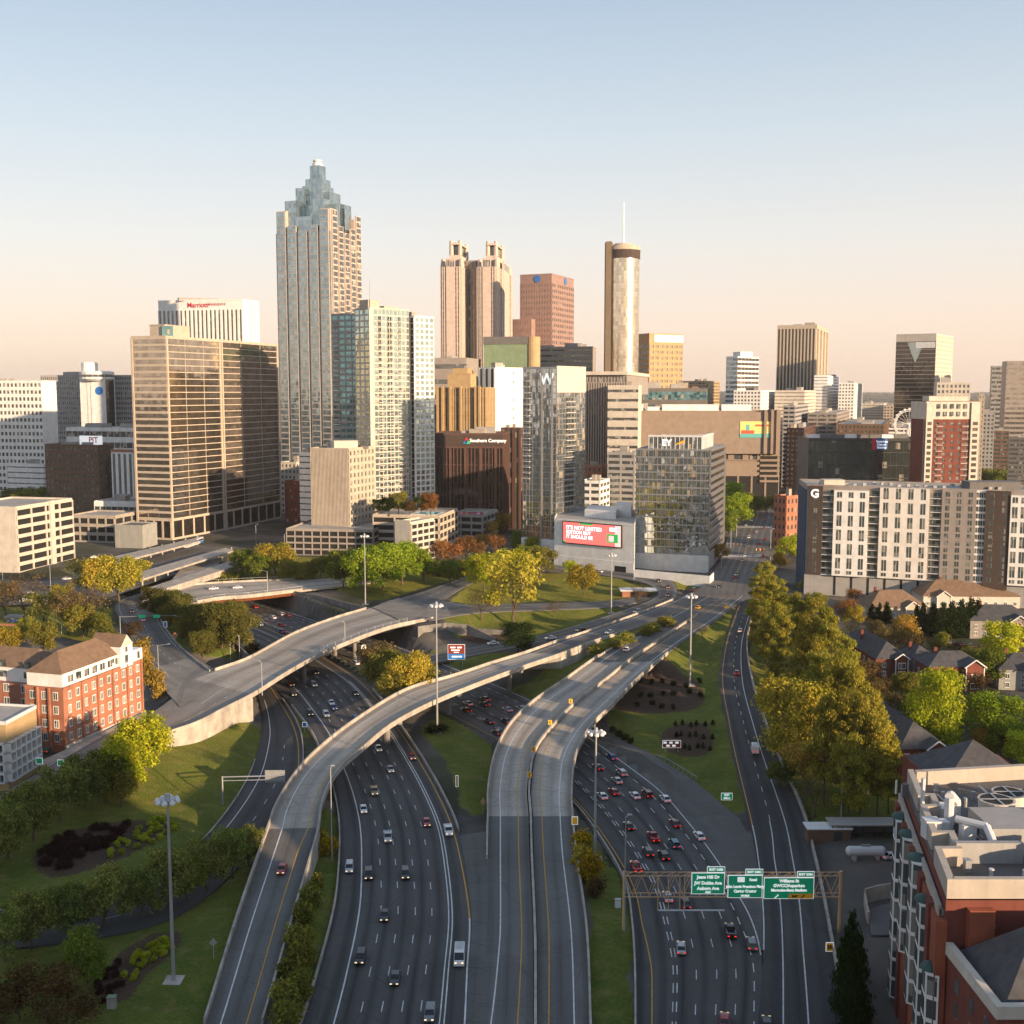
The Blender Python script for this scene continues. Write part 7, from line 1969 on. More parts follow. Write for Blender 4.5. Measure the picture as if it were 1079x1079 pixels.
def bush_blobs(seed):
    r = random.Random(seed); B = []
    for k in range(14):
        a = r.uniform(0, 6.28); d_ = r.uniform(0, .36); s_ = r.uniform(.16, .26); B.append(((d_ * math.cos(a), d_ * math.sin(a), .35 + r.uniform(-.15, .28)), (s_, s_, s_ * 1.3)))
    return B
KINDS = {}
def kind(nm, leafs, trunks): KINDS[nm] = (leafs, trunks)
kind('round', [leaf_mesh('crown_round', 10 + k, round_blobs(k + 1, 22), 6500, .022) for k in range(3)], [trunk_mesh('trunk_round', k, .34, .028, 6, .34) for k in range(2)])
kind('big', [leaf_mesh('crown_big', 40 + k, round_blobs(k + 31, 34, .12), 12000, .017) for k in range(2)], [trunk_mesh('trunk_big', k + 9, .3, .028, 8, .36) for k in range(2)])
kind('airy', [leaf_mesh('crown_airy', 50 + k, round_blobs(k + 51, 20), 2100, .024) for k in range(2)], [trunk_mesh('trunk_airy', k + 5, .32, .022, 8, .36, True) for k in range(2)])
kind('bare', [leaf_mesh('crown_bare', 60 + k, round_blobs(k + 61, 18), 700, .016) for k in range(2)], [trunk_mesh('trunk_bare', k + 15, .28, .024, 11, .42, True) for k in range(2)])
kind('pine', [leaf_mesh('crown_pine', 70 + k, pine_blobs(k + 71), 13000, .0145, up=.5) for k in range(3)], [trunk_mesh('trunk_pine', k + 25, .8, .018, 12, .3) for k in range(2)])
kind('cone', [leaf_mesh('crown_cone', 80 + k, cone_blobs(k + 81), 3600, .03) for k in range(2)], [trunk_mesh('trunk_cone', 35, .5, .03, 3, .1)])
kind('bush', [leaf_mesh('crown_bush', 90 + k, bush_blobs(k + 91), 1500, .05) for k in range(3)], [trunk_mesh('trunk_bush', 37, .3, .03, 5, .25)])

COLS = {'lime': (.42, .43, .04), 'green': (.18, .22, .045), 'bright': (.27, .34, .04), 'oak': (.19, .205, .07), 'olive': (.26, .235, .06), 'gold': (.44, .35, .065), 'amber': (.4, .26, .07),
        'peach': (.34, .16, .08), 'tan': (.2, .14, .075), 'brown': (.12, .075, .04), 'dark': (.02, .034, .012), 'magnolia': (.15, .14, .045), 'pine': (.33, .285, .06), 'purple': (.05, .022, .024), 'yellow': (.38, .25, .02), 'ever': (.03, .05, .018)}
rt_ = random.Random(77)
TREES = []
def tree(px, py, hpx, knd, c, phrase, wr=.85, group=None, cat='tree', name='tree', z=None):
    g = G(px, py) if z is None else W(px, py, z)
    zc = g.y * cp + (CAM_H - g.z) * sp
    h = hpx / FOC * zc * 1.02
    leafs, trunks = KINDS[knd]
    t = thing(name, phrase, cat, g, group, rt_.uniform(0, 6.28))
    w_ = h * wr * rt_.uniform(.93, 1.07)
    for nm, me in (('trunk', rt_.choice(trunks)), ('crown', rt_.choice(leafs))):
        o = bpy.data.objects.new(nm, me); col.objects.link(o); o.parent = t
        o.scale = (w_, w_, h)
        if nm == 'crown':
            cc = COLS[c]; v = rt_.uniform(.72, 1.22); o.color = (cc[0] * v * rt_.uniform(.92, 1.08), cc[1] * v, cc[2] * v, 1)
    TREES.append((t, phrase, px, py))
    return t
# --- lower left: two rows along the left ramp
for x, y, h, c in ((8, 905, 72, 'oak'), (36, 886, 74, 'oak'), (64, 866, 74, 'oak'), (90, 852, 68, 'oak'), (112, 845, 66, 'green'), (-14, 920, 70, 'oak')): tree(x, y, h * .84, 'round', c, 'dark green tree in the row between street and planting bed', .95)
tree(154, 817, 66, 'round', 'lime', 'yellow green tree lit by the sun at the end of the bridge wall', .9); tree(133, 836, 62, 'round', 'lime', 'sunlit yellow tree beside the bridge wall', .95); tree(128, 850, 40, 'round', 'olive', 'small olive tree below the sunlit pair', .9)
for x, y, h, c in ((33, 1000, 72, 'oak'), (74, 988, 68, 'oak'), (110, 976, 74, 'oak'), (150, 968, 60, 'oak'), (178, 958, 76, 'oak'), (217, 940, 70, 'oak'), (245, 926, 66, 'oak'), (262, 912, 50, 'oak'), (5, 1012, 70, 'oak'), (196, 950, 60, 'green')): tree(x, y, h * .84, 'round', c, 'dark green tree in the row along the left exit ramp', .95)
tree(92, 1040, 62, 'round', 'green', 'mid green tree on the lawn before the left ramp', .95)
for x, y, h in ((20, 1075, 50), (46, 1078, 62), (72, 1092, 52), (5, 1085, 48)): tree(x, y, h, 'airy', 'brown', 'brownish leafless thicket tree in the bottom left corner', 1.3)
# --- planting beds: low shrubs
def inpoly(poly, n, seed):
    r = random.Random(seed); out = []
    x0, x1 = min(p_[0] for p_ in poly), max(p_[0] for p_ in poly); y0, y1 = min(p_[1] for p_ in poly), max(p_[1] for p_ in poly)
    while len(out) < n:
        x, y = r.uniform(x0, x1), r.uniform(y0, y1)
        if inside(poly, np.array([x]), np.array([y]))[0] and all((x - a) ** 2 + ((y - b_) * 1.6) ** 2 > 22 for a, b_ in out): out.append((x, y))
    return out
for x, y in inpoly([(38, 902), (60, 884), (125, 868), (145, 864), (120, 890), (70, 918), (40, 918)], 46, 1): tree(x, y, 8.5, 'bush', 'purple', 'dark purple shrub in the planting bed below the street trees', 1.35, 'purple shrubs in the planting beds', 'shrub', 'shrub')
for x, y in inpoly([(110, 905), (128, 884), (165, 864), (192, 866), (180, 882), (140, 898)], 30, 2): tree(x, y, 6.5, 'bush', 'lime', 'yellow green shrub in the upper planting bed', 1.25, 'yellow shrubs in the planting beds', 'shrub', 'shrub')
for x, y in inpoly([(126, 1030), (142, 1004), (178, 990), (184, 1002), (150, 1026), (134, 1040)], 24, 3): tree(x, y, 7.5, 'bush', 'lime', 'yellow green shrub in the lower planting bed', 1.2, 'yellow shrubs in the planting beds', 'shrub', 'shrub')
for x, y in inpoly([(92, 1050), (110, 1026), (126, 1012), (130, 1040), (112, 1060)], 14, 4): tree(x, y, 7.5, 'bush', 'purple', 'dark purple shrub in the lower planting bed', 1.3, 'purple shrubs in the planting beds', 'shrub', 'shrub')
# --- strip between flyover and carriageway
for x, y, h in ((330, 955, 26), (322, 975, 30), (316, 1000, 32), (322, 1012, 28), (310, 1030, 36), (318, 1052, 34), (304, 1064, 36), (300, 1088, 38), (333, 940, 20)): tree(x, y, h, 'bush', 'olive', 'olive bush in the strip below the flyover wall', 1.1, None, 'bush', 'bush')
tree(347, 900, 22, 'bush', 'yellow', 'yellow green bush at the foot of the camera mast', 1.0, None, 'bush', 'bush'); tree(340, 890, 18, 'bush', 'gold', 'golden bush under the flyover edge', 1.0, None, 'bush', 'bush')
for x, y, h, c in ((616, 899, 26, 'yellow'), (622, 929, 34, 'yellow'), (612, 910, 22, 'gold'), (626, 945, 24, 'brown')): tree(x, y, h, 'bush', c, ('yellow' if c != 'brown' else 'brown') + ' flowering shrub on the strip beside the right viaduct', 1.05, None, 'bush', 'bush')
# --- median trees beyond the flyover
for x, y, h, c, k_ in ((396, 728, 52, 'tan', 'airy'), (408, 735, 50, 'olive', 'round'), (430, 742, 54, 'gold', 'round'), (418, 745, 40, 'olive', 'round'), (444, 738, 40, 'olive', 'round')): tree(x, y, h, k_, c, 'olive and gold tree in the median beyond the flyover', 1.0)
tree(458, 772, 10, 'bush', 'dark', 'dark low shrub around the foot of the mast', 2.6, None, 'bush', 'bush')
tree(546, 688, 34, 'big', 'ever', 'round dark evergreen shrub by the lower ramp road', 1.05, None, 'bush', 'bush')
for x, y, h in ((700, 660, 12), (680, 670, 13), (662, 678, 13), (646, 684, 12), (690, 666, 11), (630, 690, 12)): tree(x, y, h, 'bush', 'olive', 'low hedge shrub between flyover and left viaduct', 1.8, None, 'bush', 'bush')
for k in range(16): tree(672 + (k % 6) * 13 + rt_.uniform(-3, 3), 722 + (k // 6) * 11 + rt_.uniform(-3, 3), 6, 'bush', 'dark', 'small dark shrub in the mulch bed of the triangular lawn', 1.2, 'shrubs on the triangular lawn', 'shrub', 'shrub')
for k in range(18): tree(712 + (k % 6) * 7.5 + rt_.uniform(-2, 2), 764 + (k // 6) * 13 + rt_.uniform(-2, 2), 6, 'cone', 'dark', 'small dark conifer on the triangular lawn', .9, 'shrubs on the triangular lawn', 'shrub', 'shrub')
for x, y in ((645, 772), (652, 776), (658, 780), (664, 784)): tree(x, y, 8, 'bush', 'dark', 'small dark shrub along the viaduct foot', 1.1, 'shrubs on the triangular lawn', 'shrub', 'shrub')
tree(740, 672, 14, 'bare', 'brown', 'small bare tree on the triangular lawn near the ramp gore', 1.1)
# --- park behind the wide road bridge
for x, y, h, c in ((362, 622, 42, 'green'), (385, 628, 50, 'bright'), (404, 622, 48, 'bright'), (424, 616, 46, 'bright'), (372, 612, 34, 'green'), (396, 612, 40, 'bright')): tree(x, y, h, 'round', c, 'bright green tree in the group above the bridge park', .98)
for x, y, h in ((465, 598, 30), (478, 598, 26), (491, 592, 28), (505, 592, 22), (522, 588, 26)): tree(x, y, h, 'airy', 'peach', 'peach blossom tree before the garages', .95)
for x, y, h in ((456, 606, 16), (470, 607, 15), (484, 606, 15), (498, 604, 14), (510, 601, 13)): tree(x, y, h, 'bush', 'olive', 'dark clipped hedge shrub below the blossom trees', 1.7, None, 'bush', 'bush')
tree(510, 624, 42, 'round', 'lime', 'yellow green tree left of the pale bare tree', 1.05); tree(538, 616, 38, 'round', 'lime', 'yellow green tree behind the pale bare tree', 1.1); tree(541, 656, 76, 'airy', 'gold', 'tall pale budding tree on the central lawn', .95)
tree(507, 652, 34, 'bare', 'tan', 'bare brown tree at the corner of the lawn road', 1.2); tree(569, 608, 32, 'round', 'olive', 'dark round tree before the video screen podium', 1.2); tree(614.5, 628, 34, 'round', 'gold', 'lone golden round tree on the central lawn', .9)
tree(556, 604, 30, 'round', 'green', 'green tree left of the podium', 1.1); tree(584, 650, 20, 'bare', 'brown', 'small dark bare tree at the road edge of the lawn', 1.1); tree(672, 638, 24, 'bare', 'brown', 'bare tree beside the orange brick kiosk', 1.0)
for x, y, h, c in ((240, 612, 24, 'olive'), (256, 610, 26, 'green'), (272, 610, 26, 'green'), (290, 606, 34, 'gold'), (306, 612, 24, 'olive'), (322, 614, 22, 'olive'), (338, 610, 24, 'olive'), (264, 600, 22, 'olive')): tree(x, y, h, 'round', c, 'bushy tree in the hedge behind the rust red overpass', 1.15)
for x, y, h, c in ((268, 690, 16, 'brown'), (262, 694, 14, 'brown')): tree(x, y, h, 'bush', c, 'brown dry shrub at the end of the bridge parapet', 1.0, None, 'bush', 'bush')
# --- left: magnolia hedge and golden trees
for x, y, h in ((163, 650, 32), (178, 655, 34), (192, 664, 38), (206, 670, 36), (220, 680, 42), (234, 690, 50), (246, 694, 48), (214, 690, 30), (198, 676, 28)): tree(x, y, h, 'big', 'magnolia', 'dark olive evergreen in the hedge between street and freeway', 1.0)
for x, y, h, c, k_ in ((26, 655, 54, 'tan', 'bare'), (48, 662, 40, 'olive', 'airy'), (92, 668, 62, 'tan', 'bare'), (72, 668, 46, 'tan', 'airy'), (108, 632, 46, 'gold', 'round'), (125, 634, 48, 'gold', 'round'), (92, 628, 40, 'gold', 'airy'), (142, 630, 40, 'gold', 'round'),
                      (6, 650, 40, 'tan', 'airy'), (88, 672, 36, 'olive', 'round'), (110, 676, 30, 'olive', 'round'), (46, 690, 34, 'olive', 'round'), (10, 690, 30, 'gold', 'round'), (66, 640, 26, 'gold', 'airy'), (118, 690, 24, 'olive', 'round'), (140, 676, 22, 'brown', 'airy'), (30, 676, 26, 'olive', 'round')):
    tree(x, y, h, k_, c, ('golden' if c == 'gold' else 'tan leafless' if c == 'tan' else 'olive brown') + ' tree in the wood between parking block and brick hotel', 1.0)
for x, y, h in ((150, 700, 22), (156, 712, 20), (162, 722, 20), (168, 734, 18), (148, 690, 20)): tree(x, y, h, 'bush', 'amber', 'golden hedge shrub at the end of the brick hotel', 1.1, None, 'bush', 'bush')
for x, y, h, c in ((310, 538, 34, 'gold'), (322, 545, 24, 'amber'), (302, 520, 20, 'olive'), (318, 522, 22, 'olive')): tree(x, y, h, 'round', c, 'golden tree between the bronze tower and the beige block', 1.1)
for x, y, h in ((18, 540, 26), (32, 545, 30), (40, 536, 24), (150, 560, 22)): tree(x, y, h, 'round', 'oak', 'dark tree among low halls at the left', 1.2)
for x, y, h, c in ((640, 528, 34, 'lime'), (652, 524, 28, 'green'), (623, 536, 34, 'amber'), (662, 536, 30, 'brown'), (630, 520, 22, 'lime'), (648, 545, 22, 'brown')): tree(x, y, h, 'round', c, 'tree in the court between glass hotel and glass office', 1.0)
for x, y, h, c in ((768, 548, 40, 'bright'), (776, 556, 36, 'bright'), (766, 566, 30, 'green'), (784, 552, 24, 'oak'), (796, 544, 22, 'oak'), (808, 542, 20, 'oak'), (758, 592, 20, 'amber'), (788, 535, 16, 'oak')): tree(x, y, h, 'round', c, 'street tree behind the glass office', 1.0)
for x, y, h, c in ((832, 592, 28, 'lime'), (828, 574, 20, 'green'), (822, 600, 18, 'amber'), (848, 624, 14, 'gold')): tree(x, y, h, 'round', c, 'tree at the blue end of the long apartment block', 1.05)
for x, y, h in ((500, 560, 22), (516, 572, 24), (528, 566, 26), (508, 580, 18)): tree(x, y, h, 'airy', 'amber', 'brown tree beside the grey concrete garage', 1.0)
# --- long row of pines right of the exit ramp
PX = [(800, 640, 46, 'olive'), (808, 646, 54, 'pine'), (803, 664, 50, 'gold'), (813, 672, 66, 'pine'), (800, 690, 52, 'olive'), (824, 676, 58, 'pine'), (806, 706, 56, 'olive'), (822, 712, 76, 'pine'), (838, 702, 78, 'pine'), (856, 706, 76, 'pine'), (868, 714, 74, 'pine'),
      (816, 738, 62, 'olive'), (852, 742, 92, 'pine'), (874, 746, 98, 'pine'), (888, 762, 92, 'pine'), (858, 792, 104, 'pine'), (880, 800, 112, 'pine'), (898, 806, 104, 'pine'), (868, 848, 116, 'pine'), (888, 852, 128, 'pine'), (906, 858, 126, 'pine'), (924, 862, 104, 'pine'), (936, 858, 84, 'pine'), (914, 836, 110, 'pine'), (893, 870, 100, 'pine')]
for x, y, h, c in PX: tree(x, y, h, 'pine', c, 'tall olive pine in the long row beside the right exit ramp', .54 if h > 60 else .7)
tree(838, 806, 92, 'big', 'gold', 'broad golden orange tree in front of the pine row', .95); tree(826, 776, 62, 'round', 'olive', 'olive tree left of the broad golden one', .9); tree(850, 838, 60, 'airy', 'amber', 'bare amber tree at the foot of the tall pines', 1.0); tree(858, 862, 52, 'bare', 'tan', 'leafless tan tree at the wall below the pines', 1.1)
tree(800, 660, 30, 'round', 'lime', 'small yellow green tree at the head of the exit ramp', 1.0); tree(812, 652, 26, 'round', 'gold', 'small golden tree at the head of the pine row', 1.0); tree(822, 830, 30, 'round', 'oak', 'low dark tree behind the ramp wall', 1.1)
# --- gardens among the houses
tree(989, 796, 92, 'big', 'lime', 'great lime green tree before the houses', .68); tree(1046, 792, 62, 'big', 'bright', 'broad green tree right of the great lime one', 1.1); tree(1055, 706, 50, 'round', 'lime', 'yellow green tree at the right edge above the car park', 1.05); tree(1040, 722, 40, 'round', 'green', 'green tree by the dark house at the right', .95)
tree(1036, 800, 34, 'round', 'amber', 'small amber tree by the pyramid roof', .95); tree(972, 818, 28, 'round', 'gold', 'small gold tree at the corner of the brick roof', 1.1); tree(1078, 812, 44, 'round', 'lime', 'lime tree cut by the right edge', 1.0)
for x, y, h, c, ph in ((892, 658, 28, 'peach', 'peach tree beside the clubhouse'), (900, 660, 22, 'gold', 'gold tree beside the clubhouse'), (858, 648, 24, 'olive', 'olive tree in the apartment forecourt'), (955, 684, 36, 'amber', 'amber tree by the clubhouse front'), (938, 690, 32, 'tan', 'tan tree above the gabled house'), (962, 695, 30, 'tan', 'tan tree right of the gabled house'),
                    (905, 735, 42, 'brown', 'brown bare tree left of the maroon gable'), (925, 742, 30, 'brown', 'brown bare tree beside the maroon chimney'), (945, 735, 24, 'olive', 'olive shrub tree before the small grey house'), (990, 690, 24, 'olive', 'olive tree below the cypress hedge'), (1010, 700, 22, 'brown', 'brown tree above the car park'), (1030, 735, 26, 'brown', 'brown tree right of the maroon house'), (1078, 690, 34, 'peach', 'peach tree at the right edge'), (948, 778, 26, 'olive', 'olive tree beside the long slate roof'), (1062, 800, 26, 'brown', 'brown tree before the blue car'), (900, 640, 20, 'peach', 'peach tree by the podium slots'), (926, 640, 18, 'peach', 'small peach tree by the podium'), (1020, 770, 30, 'tan', 'tan tree between lime and green trees'), (960, 760, 26, 'olive', 'olive tree left of the great lime one')):
    tree(x, y, h, 'airy' if c in ('brown', 'tan', 'peach') else 'round', c, ph, 1.05)
for x, y, h in ((926, 656, 22), (934, 657, 24), (918, 655, 20), (972, 668, 34), (982, 670, 36), (992, 672, 38), (1002, 672, 40), (1012, 672, 42), (1022, 670, 42), (1030, 668, 38), (966, 664, 28)): tree(x, y, h, 'cone', 'ever', 'dark cypress in the hedge below the brown hall', .55)
rg = random.Random(31)
for k in range(20):
    tree(rg.uniform(895, 1078), rg.uniform(662, 770), rg.uniform(18, 32), rg.choice(['airy', 'round', 'bare']), rg.choice(['olive', 'tan', 'green', 'brown', 'amber']), 'small garden tree between the houses', 1.1)
for x, y, h, c in ((560, 588, 22, 'lime'), (548, 584, 24, 'green'), (600, 606, 16, 'lime'), (528, 606, 24, 'bright'), (496, 612, 20, 'lime'), (446, 612, 34, 'bright'), (474, 616, 26, 'green')): tree(x, y, h, 'round', c, 'small fresh green tree on the park lawns', 1.0)
for x, y, h in ((896, 1046, 92), (890, 1070, 100), (903, 1080, 104), (898, 1110, 110)): tree(x, y, h, 'cone', 'ever', 'tall dark cypress against the exit ramp wall', .36)
# --- wooded slope near the right edge of the skyline
for k in range(26):
    x = 1024 + (k % 9) * 7 + rt_.uniform(-3, 3); y = 486 + (k // 9) * 14 + rt_.uniform(-3, 3)
    tree(x, y, rt_.uniform(16, 24), 'round', rt_.choice(['olive', 'oak', 'gold', 'brown', 'green']), 'tree on the wooded slope right of the tall brick flats', 1.2)
for x, y, h, c in ((838, 500, 24, 'olive'), (846, 490, 26, 'gold'), (840, 480, 18, 'oak'), (834, 510, 20, 'oak')): tree(x, y, h, 'round', c, 'tree between mart and black glass office', 1.1)
for k, (x, y) in enumerate(((398, 540), (410, 541), (420, 540), (432, 541), (444, 540), (454, 541))): tree(x, y + 2, 16 + (k % 3) * 4, 'round', ['oak', 'ever', 'olive', 'brown', 'oak', 'peach'][k], 'roof garden tree beside the swimming pool', 1.0, z=POOLZ + .5)
rf = random.Random(9)
for k in range(70):                                   # street trees of the lower town
    px = rf.uniform(690, 1075) if k % 3 else rf.uniform(2, 145); d_ = rf.uniform(1050, 2600)
    _, py = proj((xat(px, d_, 10), d_, 10))
    tree(px, py, rf.uniform(9, 13) * 1300 / d_ , 'round', rf.choice(['oak', 'olive', 'oak', 'brown', 'green']), 'small far tree among the blocks toward the horizon', 1.3, 'far trees among the blocks')
ordinal_labels(TREES, 'x')
# --- woods melting into the horizon
mb = MB(); r3 = np.random.default_rng(3)
for k in range(9000):
    d_ = 2600 * (1 + 8 * r3.random() ** 1.6); x = (r3.random() * 2 - 1) * d_ * .6; h = 7 + r3.random() * 9; w_ = 9 + r3.random() * 14
    z = gz(x, d_) - 1; a = r3.random() * 6.28
    P = [Vector((x + w_ * math.cos(a + i * 2.09) * (.8 + .4 * r3.random()), d_ + w_ * math.sin(a + i * 2.09), z)) for i in range(3)]
    t = Vector((x + r3.normal() * 2, d_ + r3.normal() * 2, z + h)); m_ = [q.lerp(t, .55) + (q - Vector((x, d_, z))) * .45 for q in P]
    for i in range(3):
        mb.quad(P[i], P[(i + 1) % 3], m_[(i + 1) % 3], m_[i]); mb.tri(m_[i], m_[(i + 1) % 3], t)
M['far_wood'] = surf('far_woodland', (0.045, 0.055, 0.022), 0.95, 0.4, 0.01, streak=False)
o = mb.build('treeline', M['far_wood']); tag(o, None, None, None, 'stuff')
# ================================================================== vehicles
def car_parts(kind):
    """x forward, z up, origin on the road under the middle. Returns [(part name, mesh)]."""
    L, Wd, H, hood, cab0, cab1, roof0, roof1, belt = {
        'sedan': (4.7, 1.8, 1.45, .78, 1.15, -1.75, .45, -1.05, .88), 'suv': (4.7, 1.9, 1.75, .95, 1.2, -2.2, .6, -1.95, 1.02),
        'pickup': (5.5, 1.95, 1.85, 1.05, 1.25, -.75, .7, -.5, 1.12), 'van': (5.6, 2.05, 2.5, 1.25, 2.2, -2.65, 1.45, -2.6, 1.3), 'truck': (7.5, 2.4, 3.2, 1.5, 3.1, -3.6, 2.5, -3.6, 1.6)}[kind]
    w = Wd / 2
    body = MB()
    def sect(x, zl, zh, wl, wh): return [(x, -wl, zl), (x, wl, zl), (x, wh, zh), (x, -wh, zh)]
    zl = .28 if kind in ('sedan',) else .36
    S = [sect(-L / 2, zl + .15, belt * .93, w * .86, w * .84), sect(-L / 2 + .15, zl, belt, w * .97, w * .93), sect(-L / 4, zl, belt + .02, w, w * .95), sect(cab0, zl, belt, w, w * .95), sect(L / 2 - .5, zl, hood, w * .98, w * .9), sect(L / 2 - .12, zl, hood * .92, w * .93, w * .84), sect(L / 2, zl + .1, hood * .72, w * .82, w * .8)]
    for a, b_ in zip(S[:-1], S[1:]):
        for i in range(4): body.quad(a[i], b_[i], b_[(i + 1) % 4], a[(i + 1) % 4])
    body.quad(*S[0]); body.quad(*S[-1][::-1])
    if kind == 'pickup':
        for y in (-w * .95, w * .82): body.box(-L / 2 + .1, cab1, y, y + .25, belt - .05, belt + .22)
        body.box(-L / 2 + .05, -L / 2 + .2, -w * .9, w * .9, belt - .05, belt + .2)
    gl = MB()
    a, b_, c, d = (cab0, belt - .02), (roof0, H - .06), (roof1, H - .06), (cab1, belt - .02)
    wb, wt = w * .92, w * .76 if kind in ('sedan', 'suv', 'pickup') else w * .86
    lo = [(d[0], -wb, d[1]), (a[0], -wb, a[1]), (a[0], wb, a[1]), (d[0], wb, d[1])]; hi = [(c[0], -wt, c[1]), (b_[0], -wt, b_[1]), (b_[0], wt, b_[1]), (c[0], wt, c[1])]
    gl.box8(lo, hi)
    rf_ = MB()
    rf_.box8([(c[0] - .04, -wt - .02, H - .08), (b_[0] + .03, -wt - .02, H - .08), (b_[0] + .03, wt + .02, H - .08), (c[0] - .04, wt + .02, H - .08)], [(c[0] + .08, -wt * .9, H), (b_[0] - .12, -wt * .9, H), (b_[0] - .12, wt * .9, H), (c[0] + .08, wt * .9, H)])
    for s_ in (-1, 1):                                 # pillars
        for (x0, x1) in ((a[0], b_[0]), (d[0], c[0]), ((a[0] + d[0]) / 2 - .1, (b_[0] + c[0]) / 2 - .1)):
            rf_.box8([(x0 - .07, s_ * wb - .03, belt - .03), (x0 + .07, s_ * wb - .03, belt - .03), (x0 + .07, s_ * wb + .03, belt - .03), (x0 - .07, s_ * wb + .03, belt - .03)], [(x1 - .06, s_ * wt - .03, H - .05), (x1 + .06, s_ * wt - .03, H - .05), (x1 + .06, s_ * wt + .03, H - .05), (x1 - .06, s_ * wt + .03, H - .05)])
    if kind in ('van', 'truck'):                       # closed cargo sides
        x0 = roof1 - .05; x1 = roof0 - (1.0 if kind == 'van' else .6)
        lo = [(x0, -w * .97, belt - .1), (x1, -w * .97, belt - .1), (x1, w * .97, belt - .1), (x0, w * .97, belt - .1)]; rf_.box8(lo, [(x, y * .93, H) for x, y, z in lo])
    parts = [('body', body.mesh('car_body', M['paint'])), ('window_glass', gl.mesh('car_window', M['car_glass'])), ('roof', rf_.mesh('car_roof', M['paint']))]
    wr = .33 if kind == 'sedan' else .38 if kind != 'truck' else .5
    for sx in (-1, 1):
        for sy in (-1, 1):
            mb = MB(); x = sx * L * .3; y = sy * (w - .1)
            mb.tube((x, y - .12, wr), (x, y + .12, wr), wr, n=14); mb.tube((x, y + sy * .1, wr), (x, y + sy * .13, wr), wr * .55, n=10, m=1)
            parts.append(('wheel', mb.mesh('car_wheel', [M['rubber'], M['chrome']])))
    for sy in (-1, 1):
        mb = MB(); mb.box(L / 2 - .2, L / 2 + .02, sy * w * .62 - .2, sy * w * .62 + .2, hood * .74, hood * .9); parts.append(('headlight', mb.mesh('car_headlight', M['head_lamp'])))
        mb = MB(); mb.box(-L / 2 - .03, -L / 2 + .12, sy * w * .68 - .2, sy * w * .68 + .2, belt * .68, belt * .9); parts.append(('taillight', mb.mesh('car_taillight', M['tail_lamp'])))
    if kind == 'truck': pass
    return parts
CARP = {k: car_parts(k) for k in ('sedan', 'suv', 'pickup', 'van', 'truck')}
CC = {'red': (.3, .012, .012), 'dark red': (.12, .008, .01), 'white': (.72, .71, .69), 'silver': (.42, .43, .44), 'grey': (.16, .17, .18), 'black': (.012, .012, .014), 'dark': (.03, .032, .036), 'blue': (.02, .07, .25), 'teal': (.02, .13, .19), 'tan': (.3, .22, .13), 'yellow': (.6, .36, .02), 'green': (.02, .12, .05)}
CARS = []
def car(px, py, rd, knd, c, where, rev=False, small=False, z=None, hd=None):
    if rd is not None:
        p, T = rd.find(px, py)
        i = int(np.argmin(((rd.C[:, :2] - np.array([p.x, p.y])) ** 2).sum(1)))
        zz_ = float(rd.C[i][2])
        # height on the sheet itself (it may tilt across)
        t_ = float(np.clip(np.dot(np.array([p.x, p.y]) - rd.L[i][:2], (rd.Rr[i] - rd.L[i])[:2]) / max(((rd.Rr[i] - rd.L[i])[:2] ** 2).sum(), 1e-6), 0, 1))
        zz_ = rd.L[i][2] * (1 - t_) + rd.Rr[i][2] * t_
        ang = math.atan2(T[1], T[0]) + (math.pi if rev else 0)
        p = W(px, py, zz_ + .02)
    else:
        p = G(px, py) if z is None else W(px, py, z); p.z += .12 if z is None else 0; ang = R(hd)
    nm = {'sedan': 'sedan', 'suv': 'sport_utility_car', 'pickup': 'pickup_truck', 'van': 'van', 'truck': 'box_truck'}[knd]
    t = thing(nm, 'x', {'sedan': 'car', 'suv': 'car', 'pickup': 'pickup', 'van': 'van', 'truck': 'truck'}[knd], p, 'vehicles on the roads', ang)
    for pn, me in CARP[knd]:
        o = bpy.data.objects.new(pn, me); o.color = (*CC[c], 1); o.parent = t; col.objects.link(o)
    CARS.append((t, f"{c} {nm.replace('_', ' ').replace('sport utility car', 'SUV')} {where}", px, py))
    return t
LW, RW, CW = 'on the near left carriageway', 'on the right carriageway', 'on the right exit ramp'
c4 = lambda x, y: (200 + x / 3.597, 779 + y / 3.597); c3 = lambda x, y: (200 + x / 3.597, 560 + y / 3.597); c8 = lambda x, y: (600 + x / 3.597, 779 + y / 3.597); c5 = lambda x, y: (400 + x / 3.597, 560 + y / 3.597); c7 = lambda x, y: (600 + x / 3.597, 560 + y / 3.597)
# rows run away from the camera: the near carriageway comes toward it
for x, y, k, c in ((842, 72, 'sedan', 'red'), (760, 120, 'sedan', 'silver'), (698, 205, 'pickup', 'tan'), (658, 272, 'sedan', 'white'), (750, 380, 'pickup', 'silver'), (897, 322, 'sedan', 'red'), (980, 355, 'pickup', 'white'), (605, 496, 'suv', 'silver'), (678, 522, 'suv', 'black'), (817, 520, 'suv', 'dark'),
                   (738, 676, 'sedan', 'black'), (647, 838, 'suv', 'black'), (778, 915, 'sedan', 'dark'), (1022, 840, 'van', 'white'), (910, 1052, 'suv', 'grey')): car(*c4(x, y), Lr, k, c, LW, True)
for x, y, k, c in ((455, 695, 'suv', 'dark'), (517, 700, 'suv', 'white'), (546, 672, 'sedan', 'blue'), (537, 655, 'sedan', 'white'), (630, 718, 'suv', 'blue'), (700, 680, 'sedan', 'white'), (627, 618, 'sedan', 'black'), (392, 620, 'sedan', 'dark'), (470, 586, 'suv', 'silver'), (475, 538, 'sedan', 'dark'), (383, 583, 'sedan', 'red'), (715, 828, 'sedan', 'white')):
    car(*c3(x, y), Lr, k, c, LW + ', beyond the flyover', True)
FB = 'on the freeway between the two bridges'
